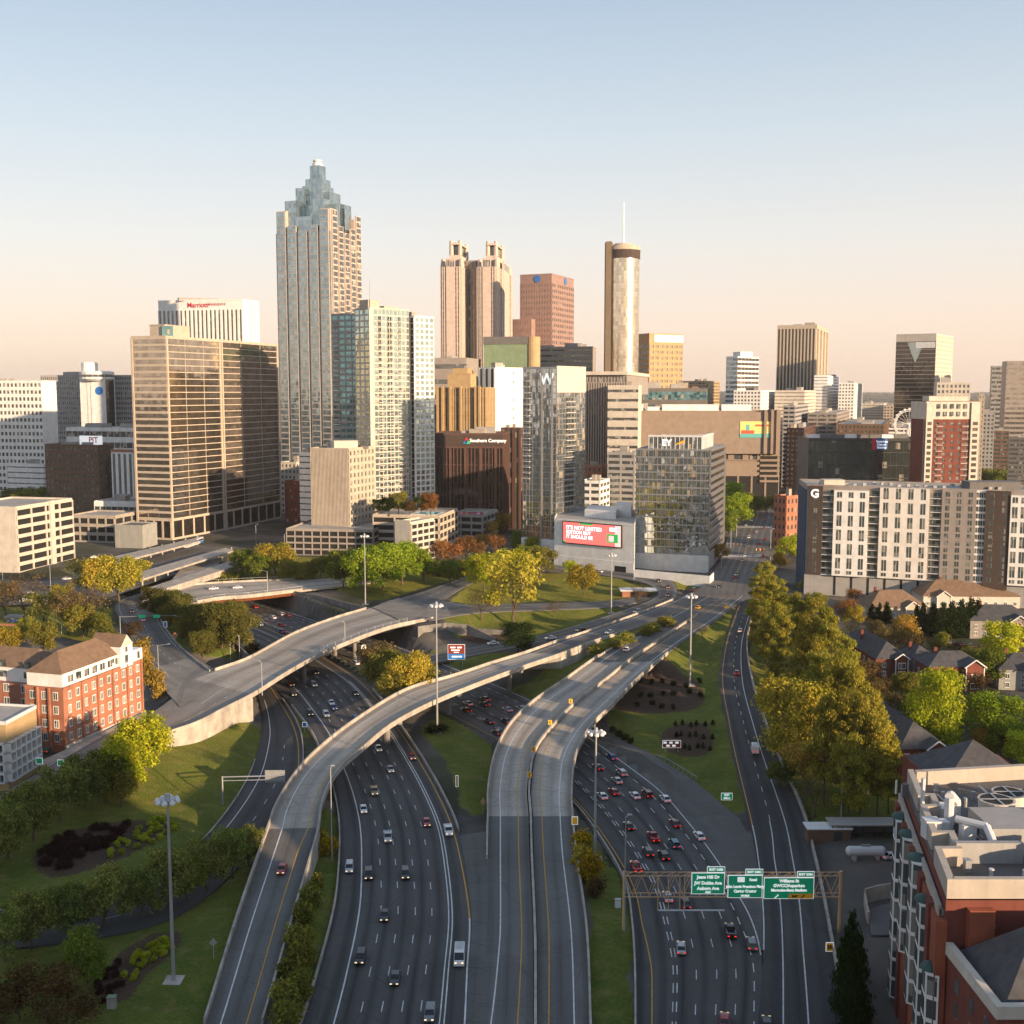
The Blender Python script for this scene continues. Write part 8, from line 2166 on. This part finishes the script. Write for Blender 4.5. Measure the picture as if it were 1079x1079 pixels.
for x, y, k, c in ((265, 358, 'suv', 'white'), (200, 400, 'suv', 'white'), (155, 330, 'sedan', 'silver'), (240, 334, 'sedan', 'dark red'), (180, 372, 'sedan', 'dark'), (225, 412, 'sedan', 'grey')): car(*c3(x, y), Lr, k, c, FB, True)
for x, y, k, c in ((315, 330, 'sedan', 'white'), (345, 318, 'suv', 'silver'), (345, 358, 'sedan', 'red'), (348, 384, 'suv', 'blue'), (245, 290, 'sedan', 'red'), (290, 348, 'sedan', 'dark'), (370, 322, 'sedan', 'dark red'), (380, 395, 'sedan', 'dark')): car(*c3(x, y), Rc, k, c, FB)
for x, y, k, c in ((628, 504, 'suv', 'white'), (645, 452, 'truck', 'white')): car(*c3(x, y), Rc, k, c, RW + ' by the bridge pier')
for x, y, k, c in ((335, 657, 'sedan', 'white'), (398, 660, 'sedan', 'dark'), (330, 682, 'sedan', 'black'), (485, 680, 'sedan', 'silver'), (537, 676, 'sedan', 'silver'), (415, 725, 'sedan', 'dark'), (480, 724, 'sedan', 'dark'), (445, 768, 'sedan', 'black'), (400, 640, 'sedan', 'grey')): car(*c5(x, y), Rc, k, c, RW + ' between flyover and viaduct')
for x, y, k, c in ((160, 74, 'sedan', 'blue'), (108, 112, 'sedan', 'dark red'), (198, 135, 'suv', 'silver'), (180, 163, 'sedan', 'silver'), (168, 206, 'sedan', 'red'), (125, 222, 'sedan', 'white'), (248, 220, 'sedan', 'white'), (295, 215, 'suv', 'dark red'), (363, 232, 'sedan', 'white'), (400, 326, 'sedan', 'dark red'), (492, 374, 'sedan', 'white'),
                   (225, 336, 'sedan', 'black'), (318, 380, 'pickup', 'red'), (397, 405, 'suv', 'teal'), (298, 436, 'suv', 'dark'), (357, 450, 'suv', 'black'), (252, 494, 'pickup', 'red'), (372, 606, 'sedan', 'silver'), (440, 630, 'sedan', 'black'), (610, 738, 'pickup', 'black'), (690, 786, 'suv', 'grey'), (423, 800, 'sedan', 'silver'), (588, 1076, 'sedan', 'red'), (748, 1090, 'sedan', 'dark')):
    car(*c8(x, y), Rc, k, c, RW + ' near the sign gantry')
car(*c8(702, 48), Cr, 'van', 'white', CW); car(*c7(635, 540), Cr, 'sedan', 'dark red', CW); car(*c7(647, 380), Cr, 'sedan', 'white', CW + ' head')
car(*c4(350, 500), Ar, 'sedan', 'red', 'on the curved flyover', True); car(*c7(152, 386), Ar, 'sedan', 'white', 'coming onto the flyover', True); car(*c7(218, 452), B1r, 'sedan', 'white', 'on the left viaduct'); car(*c7(488, 292), B1r, 'sedan', 'yellow', 'on the left viaduct')
for x, y, k, c in ((567, 213, 'sedan', 'dark'), (472, 226, 'suv', 'dark'), (630, 177, 'sedan', 'dark')): car(*c7(x, y), B1r, k, c, 'where the viaducts meet the street', x == 567)
for x, y, k, c in ((257, 308, 'suv', 'silver'), (372, 214, 'sedan', 'dark red'), (338, 190, 'sedan', 'dark'), (373, 244, 'sedan', 'red'), (45, 378, 'sedan', 'dark'), (112, 155, 'sedan', 'white')): car(*c7(x, y), Er, k, c, 'on the looping ramp road', False)
for x, y, k, c in ((648, 408, 'sedan', 'white'), (430, 428, 'sedan', 'white'), (240, 560, 'sedan', 'dark')): car(*c5(x, y), Er, k, c, 'on the lower ramp road', False)
car(*c3(90, 220), K2, 'sedan', 'white', 'on the rust red overpass'); car(*c3(180, 216), K2, 'sedan', 'white', 'on the rust red overpass'); 
car(150.5, 654, Gr, 'sedan', 'white', 'on the street left of the evergreen hedge', False); car(139, 645, Gr, 'sedan', 'dark red', 'on the street left of the evergreen hedge', True)
for k, (x, y, c, rv) in enumerate(((804, 587, 'red', False), (785, 586, 'white', True), (793, 585, 'silver', False), (803, 595, 'dark red', False), (776, 606, 'dark', True), (800, 574, 'red', False), (789, 567, 'white', True), (780, 561, 'dark', True), (805, 557, 'red', False), (792, 549, 'white', True), (800, 546, 'dark', False), (782, 591, 'grey', True), (806, 569, 'dark red', False), (797, 561, 'silver', False), (788, 576, 'dark', True), (806, 548, 'grey', False), (786, 554, 'silver', True), (803, 580, 'dark red', False))):
    car(x, y, Hr, 'sedan' if k % 3 else 'suv', c, 'on the street beside the glass office', rv)
for x, y, c, hd, wh in ((156, 712, 'white', 20, 'parked at the end of the brick hotel'), (158, 716, 'silver', 20, 'parked at the end of the brick hotel'), (52, 792, 'green', 80, 'under the corner of the brick hotel'), (14, 656, 'blue', 10, 'parked beside the low orange shop'), (953, 694, 'white', 80, 'parked beside the small grey house'), (1010, 680, 'dark', 100, 'in the car park behind the maroon house'), (1022, 682, 'grey', 100, 'in the car park behind the maroon house'), (1034, 684, 'black', 100, 'in the car park behind the maroon house'), (998, 678, 'white', 100, 'in the car park behind the maroon house'), (1058, 716, 'blue', 60, 'parked by the dark house'), (1068, 740, 'dark', 30, 'parked at the right edge'), (940, 905, 'white', 10, 'parked in the yard under the brick building'), (1076, 746, 'silver', 30, 'parked at the right edge')):
    car(x, y, None, 'sedan', c, wh, hd=hd)
for k in range(9):
    q = sub(ROOFCARS[0], .12 + .09 * k, .2, .3, .4)[0]; px_, py_ = proj((q[0], q[1], ROOFCARS[1]))
    car(px_, py_, None, 'sedan', ['blue', 'white', 'dark', 'silver', 'red', 'grey', 'blue', 'white', 'black'][k], 'parked on top of the grey garage', z=ROOFCARS[1] + .1, hd=75)
for k, (x, y) in enumerate(((100, 601), (112, 608), (130, 603), (70, 611), (84, 618), (52, 620), (60, 632), (30, 626))): car(x, y, None, 'sedan', ['white', 'grey', 'blue', 'silver', 'white', 'dark', 'red', 'white'][k], 'in the lot beside the pale parking block', hd=30)
ordinal_labels(CARS, 'y')
# ================================================================== masts, lamps, signs
POLES = []
def mast(px, py, ptop, z, phrase, lamps=8, name='high_mast_light'):
    q = G(px, py) if z is None else W(px, py, z)
    top = zat(px, ptop, q.y)
    t = thing(name, phrase, 'light mast', q)
    mb = MB(); mb.box(q.x - 1.6, q.x + 1.6, q.y - 1.6, q.y + 1.6, q.z - 1, q.z + .12); mb.build('footing', M['concrete'], t)
    mb = MB(); mb.tube((q.x, q.y, q.z), (q.x, q.y, top), .36, .2, 10); mb.build('pole', M['galv'], t)
    mb = MB(); mb.lathe((q.x, q.y, top - 1.0), [(1.25, 0), (1.4, .1), (1.4, .35), (1.25, .45)], 16); mb.tube((q.x, q.y, top - 1), (q.x, q.y, top + .3), .5, .4, 10); mb.build('lamp_ring', M['galv'], t)
    for k in range(lamps):
        a = 2 * math.pi * k / lamps; x, y = q.x + 1.75 * math.cos(a), q.y + 1.75 * math.sin(a)
        mb = MB(); mb.lathe((x, y, top - 1.25), [(.5, 0), (.55, .25), (.35, .6), (.15, .75)], 10); mb.build('lamp_head', M['steel_white'], t)
    return t
mast(183, 1033, 838, None, 'tall light mast with a ring of lamps on the lower left lawn'); mast(460.7, 772, 635, None, 'light mast standing on the grass right of the curved flyover'); mast(627, 904, 768, None, 'light mast on the strip right of the twin viaducts')
mast(727, 722, 626, None, 'light mast on the triangular lawn'); mast(385, 637, 563, None, 'light mast by the bright green trees'); mast(644, 646, 583, None, 'light mast in front of the podium with the video screen')
def lamp(px, py, ptop, ax, phrase, z=None, arm=2.6):
    q = G(px, py) if z is None else W(px, py, z); top = zat(px, ptop, q.y)
    t = thing('street_lamp', phrase, 'street lamp', q)
    mb = MB(); mb.tube((q.x, q.y, q.z - .5), (q.x, q.y, top), .17, .11, 8); mb.build('pole', M['galv'], t)
    mb = MB(); mb.tube((q.x, q.y, top - .1), (q.x + ax * arm, q.y, top + .5), .09, .07, 6); mb.build('arm', M['galv'], t)
    mb = MB(); x = q.x + ax * arm; mb.box8([(x - .5, q.y - .18, top + .42), (x + .5, q.y - .18, top + .42), (x + .5, q.y + .18, top + .42), (x - .5, q.y + .18, top + .42)], [(x - .35, q.y - .12, top + .65), (x + .35, q.y - .12, top + .65), (x + .35, q.y + .12, top + .65), (x - .35, q.y + .12, top + .65)]); mb.build('lamp_head', M['galv'], t)
lamp(276.3, 731, 698, -.3, 'slim lamp on the near parapet above the bridge abutment', 9); lamp(363.5, 677, 656, -.3, 'slim lamp on the near parapet in mid bridge', 9.4)
lamp(167, 707, 680, 1, 'curved arm lamp at the junction by the golden hedge', arm=4); lamp(195, 672, 650, -1, 'curved arm lamp beside the evergreen hedge', arm=4); lamp(282, 624, 602, -1, 'lamp on the rust red overpass', 9.5, 3); lamp(252.5, 696, 671, -.2, 'slim lamp at the end of the evergreen hedge', arm=1)
lamp(243, 701, 679, .2, 'second slim pole at the end of the evergreen hedge', arm=.6); lamp(65, 668, 649, .8, 'double lamp beside the brown hotel roof', arm=1.5); lamp(658, 981, 861, .5, 'tall sunlit lamp pole beside the sign gantry', arm=1.6); lamp(350, 908, 809, .4, 'tall pole beside the flyover edge', arm=1.2)
lamp(668, 612, 590, .2, 'lamp beside the ramp loop', arm=1.5); lamp(886, 870, 800, .1, 'wooden looking pole under the pines', arm=.4); lamp(967, 680, 663, .3, 'thin lamp in the houses car park'); lamp(919, 690, 672, .3, 'thin lamp above the maroon gable')
for k, (px, py) in enumerate(((760, 600), (770, 578), (776, 566), (812, 578), (818, 560), (782, 545))): lamp(px, py, py - 20, .6, ['street lamp at the corner of the glass office', 'second street lamp along the glass office', 'third street lamp along the glass office', 'near street lamp on the far kerb of the office street', 'next street lamp on the far kerb of the office street', 'farthest lamp of the office street'][k])
for k, (px, py) in enumerate(((300, 585), (318, 580), (270, 575), (240, 560), (150, 548))): lamp(px, py, py - 22, .5, ['lamp below the beige hotel podium', 'lamp at the corner of the podium garage', 'lamp before the bronze tower', 'lamp behind the rail station', 'lamp by the low parking deck'][k])
lamp(54, 632, 596, .2, 'dark pole before the pale parking block', arm=.6); lamp(3, 612, 580, .2, 'red topped pole at the left edge', arm=.5)
# --- overhead sign on the left ramp, seen from behind
q = G(235, 848); top = zat(235, 818, q.y); t = thing('overhead_sign', 'sign on a long arm over the left exit ramp, seen from behind', 'road sign', q)
mb = MB(); mb.tube((q.x, q.y, q.z - .5), (q.x, q.y, top), .26, .2, 8); mb.build('post', M['galv'], t)
e = xat(300, q.y, top)
mb = MB(); mb.tube((q.x, q.y, top - .2), (e, q.y, top + .2), .18, .14, 8); mb.tube((q.x, q.y, top - 1.2), (e, q.y, top - .8), .12, .1, 8); mb.build('arm', M['galv'], t)
s0, s1 = xat(279, q.y, top), xat(300, q.y, top); mb = MB(); mb.box(s0, s1, q.y + .3, q.y + .4, top - 1.7, top + 1.5); mb.build('sign_panel', M['galv'], t)
mb = MB(); 
for k in range(5): mb.box(s0, s1, q.y + .2, q.y + .3, top - 1.5 + k * .7, top - 1.38 + k * .7)
mb.build('panel_rib', M['galv'], t)
# --- the big gantry
gy = W(658, 982, 1.0).y; gl = W(657, 981, 1.0); gr_ = W(890, 981, 1.2)
zt_, zb_ = zat(760, 921, gy), zat(760, 943, gy)
t = thing('sign_gantry', 'lattice sign gantry across the right carriageway carrying green signs', 'sign gantry', gl)
M['sunlit_steel'] = surf('sun_tinted_steel', (0.6, 0.4, 0.22), 0.6, 0.15, metal=0.2)  # orange of the low sun put into the gantry steel's base colour
xl, xr = gl.x, xat(886, gy, zt_)
mb = MB(); mb.tube((gl.x, gy, gl.z - 1), (gl.x, gy, zt_ + .6), .38, .32, 10); mb.build('post', M['sunlit_steel'], t)
mb = MB(); mb.tube((xr, gy, -1), (xr, gy, zt_ + .6), .38, .32, 10); mb.build('post', M['sunlit_steel'], t)
mb = MB(); N = 26
for zz_ in (zt_, zb_):
    for dy in (-.9, .9): mb.tube((xl, gy + dy, zz_), (xr, gy + dy, zz_), .1, n=6)
mb.build('chord', M['sunlit_steel'], t)
mb = MB()
for k in range(N):
    x0, x1 = xl + (xr - xl) * k / N, xl + (xr - xl) * (k + 1) / N
    for dy in (-.9, .9): mb.tube((x0, gy + dy, zb_ if k % 2 else zt_), (x1, gy + dy, zt_ if k % 2 else zb_), .06, n=5)
    mb.tube((x0, gy - .9, zt_), (x1, gy + .9, zt_), .06, n=5); mb.tube((x0, gy - .9, zb_), (x0, gy + .9, zb_), .06, n=5)
mb.build('lattice', M['sunlit_steel'], t)
mb = MB(); wx0, wx1 = xat(692, gy, zb_), xat(762, gy, zb_); mb.box(wx0, wx1, gy - 2.1, gy - 1.5, zb_ - 2.36, zb_ - 2.28); mb.build('walkway', M['galv'], t)
for px in (692, 703, 715, 720):
    x = xat(px, gy, zb_); mb = MB(); mb.tube((x, gy - 1.9, zb_ - 2.3), (x, gy - 1.5, zt_), .09, n=6); mb.build('hanger', M['sunlit_steel'], t)
def gsign(label, pxa, pya, pxb, pyb, lines, tab=None, mat='sign_green', extra=None, sy=None):
    y = (sy or gy) - 1.5
    xa, xb = xat(pxa, y, zt_), xat(pxb, y, zt_); za, zb3 = zat(pxa, pyb, y), zat(pxa, pya, y)
    s = thing('guide_sign', label, 'road sign', (xa, y, za))
    mb = MB(); mb.box(xa, xb, y - .06, y + .06, za, zb3); mb.build('panel', M['sign_white'], s)
    mb = MB(); mb.box(xa + .12, xb - .12, y - .1, y - .05, za + .12, zb3 - .12); mb.build('face', M[mat], s)
    h = zb3 - za
    for k, (tx, zf, sz) in enumerate(lines):
        put_text('lettering', tx, h * sz, 'sign_white', ((xa + xb) / 2, y - .13, za + h * zf), (1, 0), s, .04)
    if tab:
        ta, tb = xat(tab[0], y, zb3), xat(tab[1], y, zb3)
        mb = MB(); mb.box(ta, tb, y - .06, y + .06, zb3 + .05, zb3 + 1.25); mb.build('exit_tab', M['sign_white'], s)
        mb = MB(); mb.box(ta + .1, tb - .1, y - .1, y - .05, zb3 + .15, zb3 + 1.15); mb.build('tab_face', M[mat], s)
        put_text('lettering', tab[2], .62, 'sign_white', ((ta + tb) / 2, y - .13, zb3 + .65), (1, 0), s, .03)
    if extra: extra(s, xa, xb, y, za, h)
    return s
gsign('green sign reading Jesse Hill Dr, JW Dobbs Ave, Auburn Ave', 728.7, 919.5, 763.7, 942, [('Jesse Hill Dr', .8, .2), ('JW Dobbs Ave', .52, .2), ('Auburn Ave', .27, .2), ('ONLY', .09, .09)], (745, 764, 'EXIT 248B'))
def shield(s, xa, xb, y, za, h):
    mb = MB(); cx = xa + (xb - xa) * .38; mb.box(cx - .7, cx + .7, y - .14, y - .1, za + h * .7, za + h * .92); mb.build('route_shield', M['sign_white'], s)
gsign('middle green sign with a white route shield over Center Center', 767, 922, 803.5, 946, [('                Road', .8, .15), ('John Lewis Freedom Pkwy', .5, .15), ('Carter Center', .3, .16), ('1/4 MILE', .1, .1)], (785.5, 804, 'EXIT 248C'), extra=shield)
def yellow(s, xa, xb, y, za, h):
    mb = MB(); mb.box(xa + (xb - xa) * .5, xb - .15, y - .15, y - .09, za + .1, za + h * .24); mb.build('yellow_panel', M['sign_yellow'], s)
    put_text('lettering', 'EXIT', h * .12, 'slot', (xa + (xb - xa) * .62, y - .17, za + h * .13), (1, 0), s, .03)
    for x_ in (.26, .78):
        cx = xa + (xb - xa) * x_; mb = MB(); mb.tube((cx - .4, y - .17, za + h * .05), (cx + .3, y - .17, za + h * .18), .09, n=5); mb.tube((cx + .1, y - .17, za + h * .19), (cx + .4, y - .17, za + h * .2), .12, .02, n=5); mb.build('arrow', M['sign_white' if x_ < .5 else 'slot'], s)
gsign('right green sign reading Williams St with a yellow exit strip', 805, 924.5, 858, 947, [('Williams St', .84, .19), ('GWCC/Aquarium', .62, .19), ('Mercedes-Benz Stadium', .41, .165)], (840, 858, 'EXIT 249A'), extra=yellow)
# --- small signs on posts
def post_sign(name, label, px, py, pxa, pya, pxb, pyb, mat, lines=(), z=None, posts=1, two=None, ink='sign_white', diamond=False, cat='road sign', face=0.0):
    q = G(px, py) if z is None else W(px, py, z)
    y = q.y; xa, xb = xat(pxa, y, q.z + 3), xat(pxb, y, q.z + 3); za, zb3 = zat(pxa, pyb, y), zat(pxa, pya, y)
    s = thing(name, label, cat, q)
    for k in range(posts):
        x = (xa + xb) / 2 if posts == 1 else xa + (xb - xa) * (.15 + .7 * k)
        mb = MB(); mb.tube((x, y + .15, q.z - .5), (x, y + .15, zb3 - .1), .09, n=6); mb.build('post', M['galv'], s)
    cx, cz, w_, h = (xa + xb) / 2, (za + zb3) / 2, (xb - xa) / 2, (zb3 - za) / 2
    if diamond:
        mb = MB(); P = [(cx - w_, cz), (cx, cz - h), (cx + w_, cz), (cx, cz + h)]
        mb.box8([(P[0][0], y - .05, P[0][1]), (P[1][0], y - .05, P[1][1]), (P[1][0], y + .05, P[1][1]), (P[0][0], y + .05, P[0][1])], [(P[3][0], y - .05, P[3][1]), (P[2][0], y - .05, P[2][1]), (P[2][0], y + .05, P[2][1]), (P[3][0], y + .05, P[3][1])]); mb.build('panel', M[mat], s)
    else:
        mb = MB(); mb.box(xa, xb, y - .05, y + .05, za, zb3); mb.build('panel', M['sign_white'], s)
        mb = MB(); mb.box(xa + .1, xb - .1, y - .08, y - .04, za + .1, zb3 - .1); mb.build('face', M[mat], s)
        if two:
            mb = MB(); mb.box(xa + .1, xb - .1, y - .1, y - .06, za + .1, za + (zb3 - za) * two[1]); mb.build('lower_face', M[two[0]], s)
    for tx, zf, sz in lines: put_text('lettering', tx, (zb3 - za) * sz, ink, (cx, y - .13, za + (zb3 - za) * zf), (1, 0), s, .03)
    return s
post_sign('logo_sign', 'brown over blue service sign on the grass by the lower ramp', 481, 712, 472, 679, 490, 695, 'sign_brown', (('FOOD  GAS', .75, .2), ('LODGING', .5, .14), ('HOSPITAL', .18, .18)), None, 2, ('sign_blue', .36)) if False else post_sign('service_sign', 'brown over blue service sign on the grass by the lower ramp', 481, 712, 472, 679, 490, 695, 'sign_brown', (), None, 2, ('sign_blue', .38))
s = bpy.data.objects['service_sign']
for k, (fx, fz, fw, fh) in enumerate(((.3, .8, .3, .09), (.68, .8, .26, .09), (.45, .62, .5, .08), (.4, .2, .34, .09), (.72, .2, .2, .09), (.5, .48, .3, .05))):
    y = s.location.y; xa, xb = xat(472, y, s.location.z + 3), xat(490, y, s.location.z + 3); za, zb3 = zat(472, 695, y), zat(472, 679, y)
    mb = MB(); cx = xa + (xb - xa) * fx; cz = za + (zb3 - za) * fz; mb.box(cx - fw * (xb - xa) / 2, cx + fw * (xb - xa) / 2, y - .14, y - .1, cz - fh * (zb3 - za) / 2, cz + fh * (zb3 - za) / 2); mb.build('legend_bar', M['sign_white'], s)
s = post_sign('attraction_sign', 'dark red sign of white boxes on the triangular lawn', 707.5, 793, 698, 780, 717.5, 788, 'sign_brown', (), None, 2)
for k in range(5):
    y = s.location.y; xa, xb = xat(698, y, s.location.z + 3), xat(717.5, y, s.location.z + 3); za, zb3 = zat(698, 788, y), zat(698, 780, y)
    mb = MB(); cx = xa + (xb - xa) * (.14 + (k % 3) * .32 + (k // 3) * .16); cz = za + (zb3 - za) * (.7 if k < 3 else .3); mb.box(cx - .5, cx + .5, y - .14, y - .1, cz - .3, cz + .3); mb.build('logo_box', M['sign_white'], s)
post_sign('exit_sign', 'small green exit sign near the tip of the triangular lawn', 766, 844, 760, 835.5, 772, 843, 'sign_green', (('EXIT', .72, .36), ('248 A', .28, .36)), None, 2)
post_sign('warning_sign', 'yellow square sign on the outer wall of the right viaduct', 605.7, 870, 602.5, 860.5, 609, 869, 'sign_yellow', (), 4.8)
post_sign('warning_sign', 'orange square sign on the exit ramp wall by the cypresses', 874.4, 1003, 870.5, 993, 878.5, 1002.5, 'sign_yellow', (('35', .5, .5),), 1.0, ink='slot')
post_sign('warning_sign', 'grey diamond sign seen from behind on the left lawn', 224.6, 1011, 220.5, 989, 228.7, 997.5, 'galv', diamond=True)
post_sign('warning_sign', 'yellow diamond sign near the golden median trees', 451, 704, 448, 688, 454, 695, 'sign_yellow', diamond=True)
post_sign('warning_sign', 'tiny yellow diamond sign on the viaduct gore near the junction', 766, 642, 763.5, 637.5, 768.5, 643, 'sign_yellow', diamond=True)
post_sign('warning_sign', 'pale sign beside the grass gore left of the viaduct', 509, 856, 506, 840, 512, 850, 'tan_wall', diamond=True); post_sign('warning_sign', 'thin upright marker on the grass left of the viaduct', 481.5, 832, 480, 817, 483, 829, 'tan_wall')
post_sign('street_sign', 'blue green sign at the barrier tip of the left exit ramp', 321, 772, 318.5, 761, 323.5, 766, 'sign_blue')
post_sign('warning_sign', 'orange red diamond sign beside the hedge street', 184, 682, 181, 666, 188, 673.5, 'brick_orange', diamond=True); post_sign('street_sign', 'pale blue panel beside the hedge street', 174, 668, 172.5, 655, 176, 661, 'sign_blue')
for k, (px, py, pa, pb_) in enumerate(((599.6, 746, 726, 733), (580.7, 768, 752.5, 760.5), (566.8, 798, 779, 788.5), (560, 826, 808, 818))):
    u = B1r.find(px, py)[0]; z_ = [9.0, 8.4, 7.3, 5.9][k]
    i = int(np.argmin(np.abs(B1r.C[:, 1] - u.y))); m_ = (B1r.Rr[i] + B2r.L[i]) / 2
    s = thing('chevron_sign', 'yellow chevron board on the median between the viaducts', 'road sign', Vector(m_), 'chevron boards on the viaduct median')
    x, y, zz_ = m_[0], m_[1], m_[2]
    mb = MB(); mb.tube((x, y + .1, zz_ + .4), (x, y + .1, zz_ + 2.9), .08, n=6); mb.build('post', M['galv'], s)
    mb = MB(); mb.box(x - .55, x + .55, y - .06, y + .04, zz_ + 1.6, zz_ + 3.0); mb.build('panel', M['sign_yellow'], s)
    mb = MB(); A = [(x + .3, y - .08, zz_ + 2.9), (x, y - .08, zz_ + 2.9), (x - .35, y - .08, zz_ + 2.3), (x - .05, y - .08, zz_ + 2.3)]; mb.quad(*A); A = [(x - .05, y - .08, zz_ + 2.3), (x - .35, y - .08, zz_ + 2.3), (x, y - .08, zz_ + 1.7), (x + .3, y - .08, zz_ + 1.7)]; mb.quad(*A); mb.build('chevron', M['slot'], s)
    POLES.append((s, 'yellow chevron board on the median between the viaducts', px, py))
ordinal_labels(POLES, 'y')
# --- green street signs by the low office, traffic signals
for k, (px, pa) in enumerate(((22.5, 798), (41.5, 799), (64, 801))):
    post_sign('street_sign', ['leftmost small green panel before the low glass office', 'middle small green panel before the low glass office', 'right small green panel at the street kerb by the hotel'][k], px, pa + 16, px - 3.5, pa - .5, px + 3.5, pa + 6, 'sign_green', posts=2)
q = G(127, 668); top = zat(127, 650, q.y); t = thing('signal_mast', 'traffic signal mast with green street panels over the hedge street', 'traffic light', q)
e = xat(184, q.y, top)
mb = MB(); mb.tube((q.x, q.y, q.z - .5), (q.x, q.y, top + .4), .16, .12, 8); mb.build('post', M['galv'], t)
mb = MB(); mb.tube((q.x, q.y, top), (e, q.y, top + .6), .12, .07, 6); mb.build('arm', M['galv'], t)
for px in (145, 149.5, 160.5, 165):
    x = xat(px, q.y, top); isg = px in (149.5, 165)
    mb = MB(); (mb.box(x - 1.5, x + 1.5, q.y - .15, q.y - .08, top - .4, top + .9) if isg else mb.box(x - .2, x + .2, q.y - .2, q.y + .2, top - .6, top + .7)); mb.build('street_panel' if isg else 'signal_head', M['sign_green' if isg else 'dark_steel'], t)
for k, (px, py) in enumerate(((766, 584), (812, 590))):
    q = G(px, py); t = thing('signal_mast', ['traffic signal mast at the glass office corner', 'traffic signal mast opposite the glass office'][k], 'traffic light', q); sg = 1 if k == 0 else -1
    mb = MB(); mb.tube((q.x, q.y, q.z - .5), (q.x, q.y, q.z + 7), .16, .12, 8); mb.build('post', M['galv'], t); mb = MB(); mb.tube((q.x, q.y, q.z + 6.4), (q.x + sg * 9, q.y, q.z + 7), .1, .07, 6); mb.build('arm', M['galv'], t)
    for j in range(3):
        mb = MB(); x = q.x + sg * (4 + j * 2.3); mb.box(x - .25, x + .25, q.y - .25, q.y + .25, q.z + 5.6, q.z + 6.7); mb.build('signal_head', M['sign_yellow'], t)
# --- roadside bits
q = G(118, 1062); t = thing('utility_cabinet', 'green grey utility cabinet on the lawn at bottom left', 'cabinet', q)
mb = MB(); mb.box(q.x - .7, q.x + .7, q.y - .5, q.y + .5, q.z - .2, q.z + 2.0); mb.build('body', M['galv'], t); mb = MB(); mb.box(q.x - .78, q.x + .78, q.y - .58, q.y + .58, q.z + 2.0, q.z + 2.12); mb.build('lid', M['green_panel'], t); mb = MB(); mb.box(q.x - .6, q.x + .6, q.y - .53, q.y - .49, q.z + .2, q.z + 1.8); mb.build('door', M['grey_wall'], t)
q = G(651, 956); t = thing('utility_cabinet', 'small pale cabinet on the grass strip by the gantry post', 'cabinet', q)
mb = MB(); mb.box(q.x - .6, q.x + .6, q.y - .4, q.y + .4, q.z - .2, q.z + 1.7); mb.build('body', M['steel_white'], t); mb = MB(); mb.box(q.x - .66, q.x + .66, q.y - .46, q.y + .46, q.z + 1.7, q.z + 1.8); mb.build('lid', M['galv'], t)
# ------------------------------------------------------------------ unseen blocks added behind and beside the camera to shade the foreground
def shade_block(lab, x, y, w, d_, h, rz=40):
    c, s = math.cos(R(rz)), math.sin(R(rz))
    p = [(x + a * w / 2 * c - q * d_ / 2 * s, y + a * w / 2 * s + q * d_ / 2 * c) for a, q in ((-1, -1), (1, -1), (1, 1), (-1, 1))]
    b = Building('shade_caster', lab, 'building', p, h, 'taupe_wall', z0=4)
    for i in range(4): b.bands(b.face(i), int(h / 5), .5, 'glass_dark')
    b.done()
SB = math.atan2(.743, .669)
sdir = Vector((math.sin(SUN_AZ), -math.cos(SUN_AZ)))           # toward the sun
pdir = Vector((math.cos(SUN_AZ), math.sin(SUN_AZ)))
def blk_at(lab, pc, w, back_, h, d_=26):
    q = pdir * pc + sdir * back_
    shade_block(lab, q.x, q.y, w, d_, h, math.degrees(math.atan2(pdir.y, pdir.x)))
BLOCKS = [('tall unseen block added behind the camera to shade the foreground', 50, 182, 120, 96), ('unseen slab added right of the camera to shade the foreground', 182, 44, 130, 42), ('second unseen slab added far right to shade the foreground', 232, 50, 170, 58),
          ('wide unseen block added at right to shade the foreground', 330, 110, 260, 84)]
for lab, pc, w_, bk, h in BLOCKS: blk_at(lab, pc, w_, bk, h)
# ------------------------------------------------------------------ evening haze over the town
def haze(density):
    m = bpy.data.materials.new('haze'); m.use_nodes = True
    n, l = m.node_tree.nodes, m.node_tree.links
    n.clear(); out = n.new('ShaderNodeOutputMaterial'); v = n.new('ShaderNodeVolumePrincipled')
    v.inputs['Color'].default_value = (1.0, 0.95, 0.91, 1); v.inputs['Density'].default_value = density; v.inputs['Anisotropy'].default_value = 0.2
    l.new(v.outputs[0], out.inputs['Volume'])
    mb = MB(); mb.box(-14500, 14500, -6500, 16500, -6, 420)
    o = mb.build('haze', m); o['kind'] = 'stuff'
    return o
haze(0.000036)
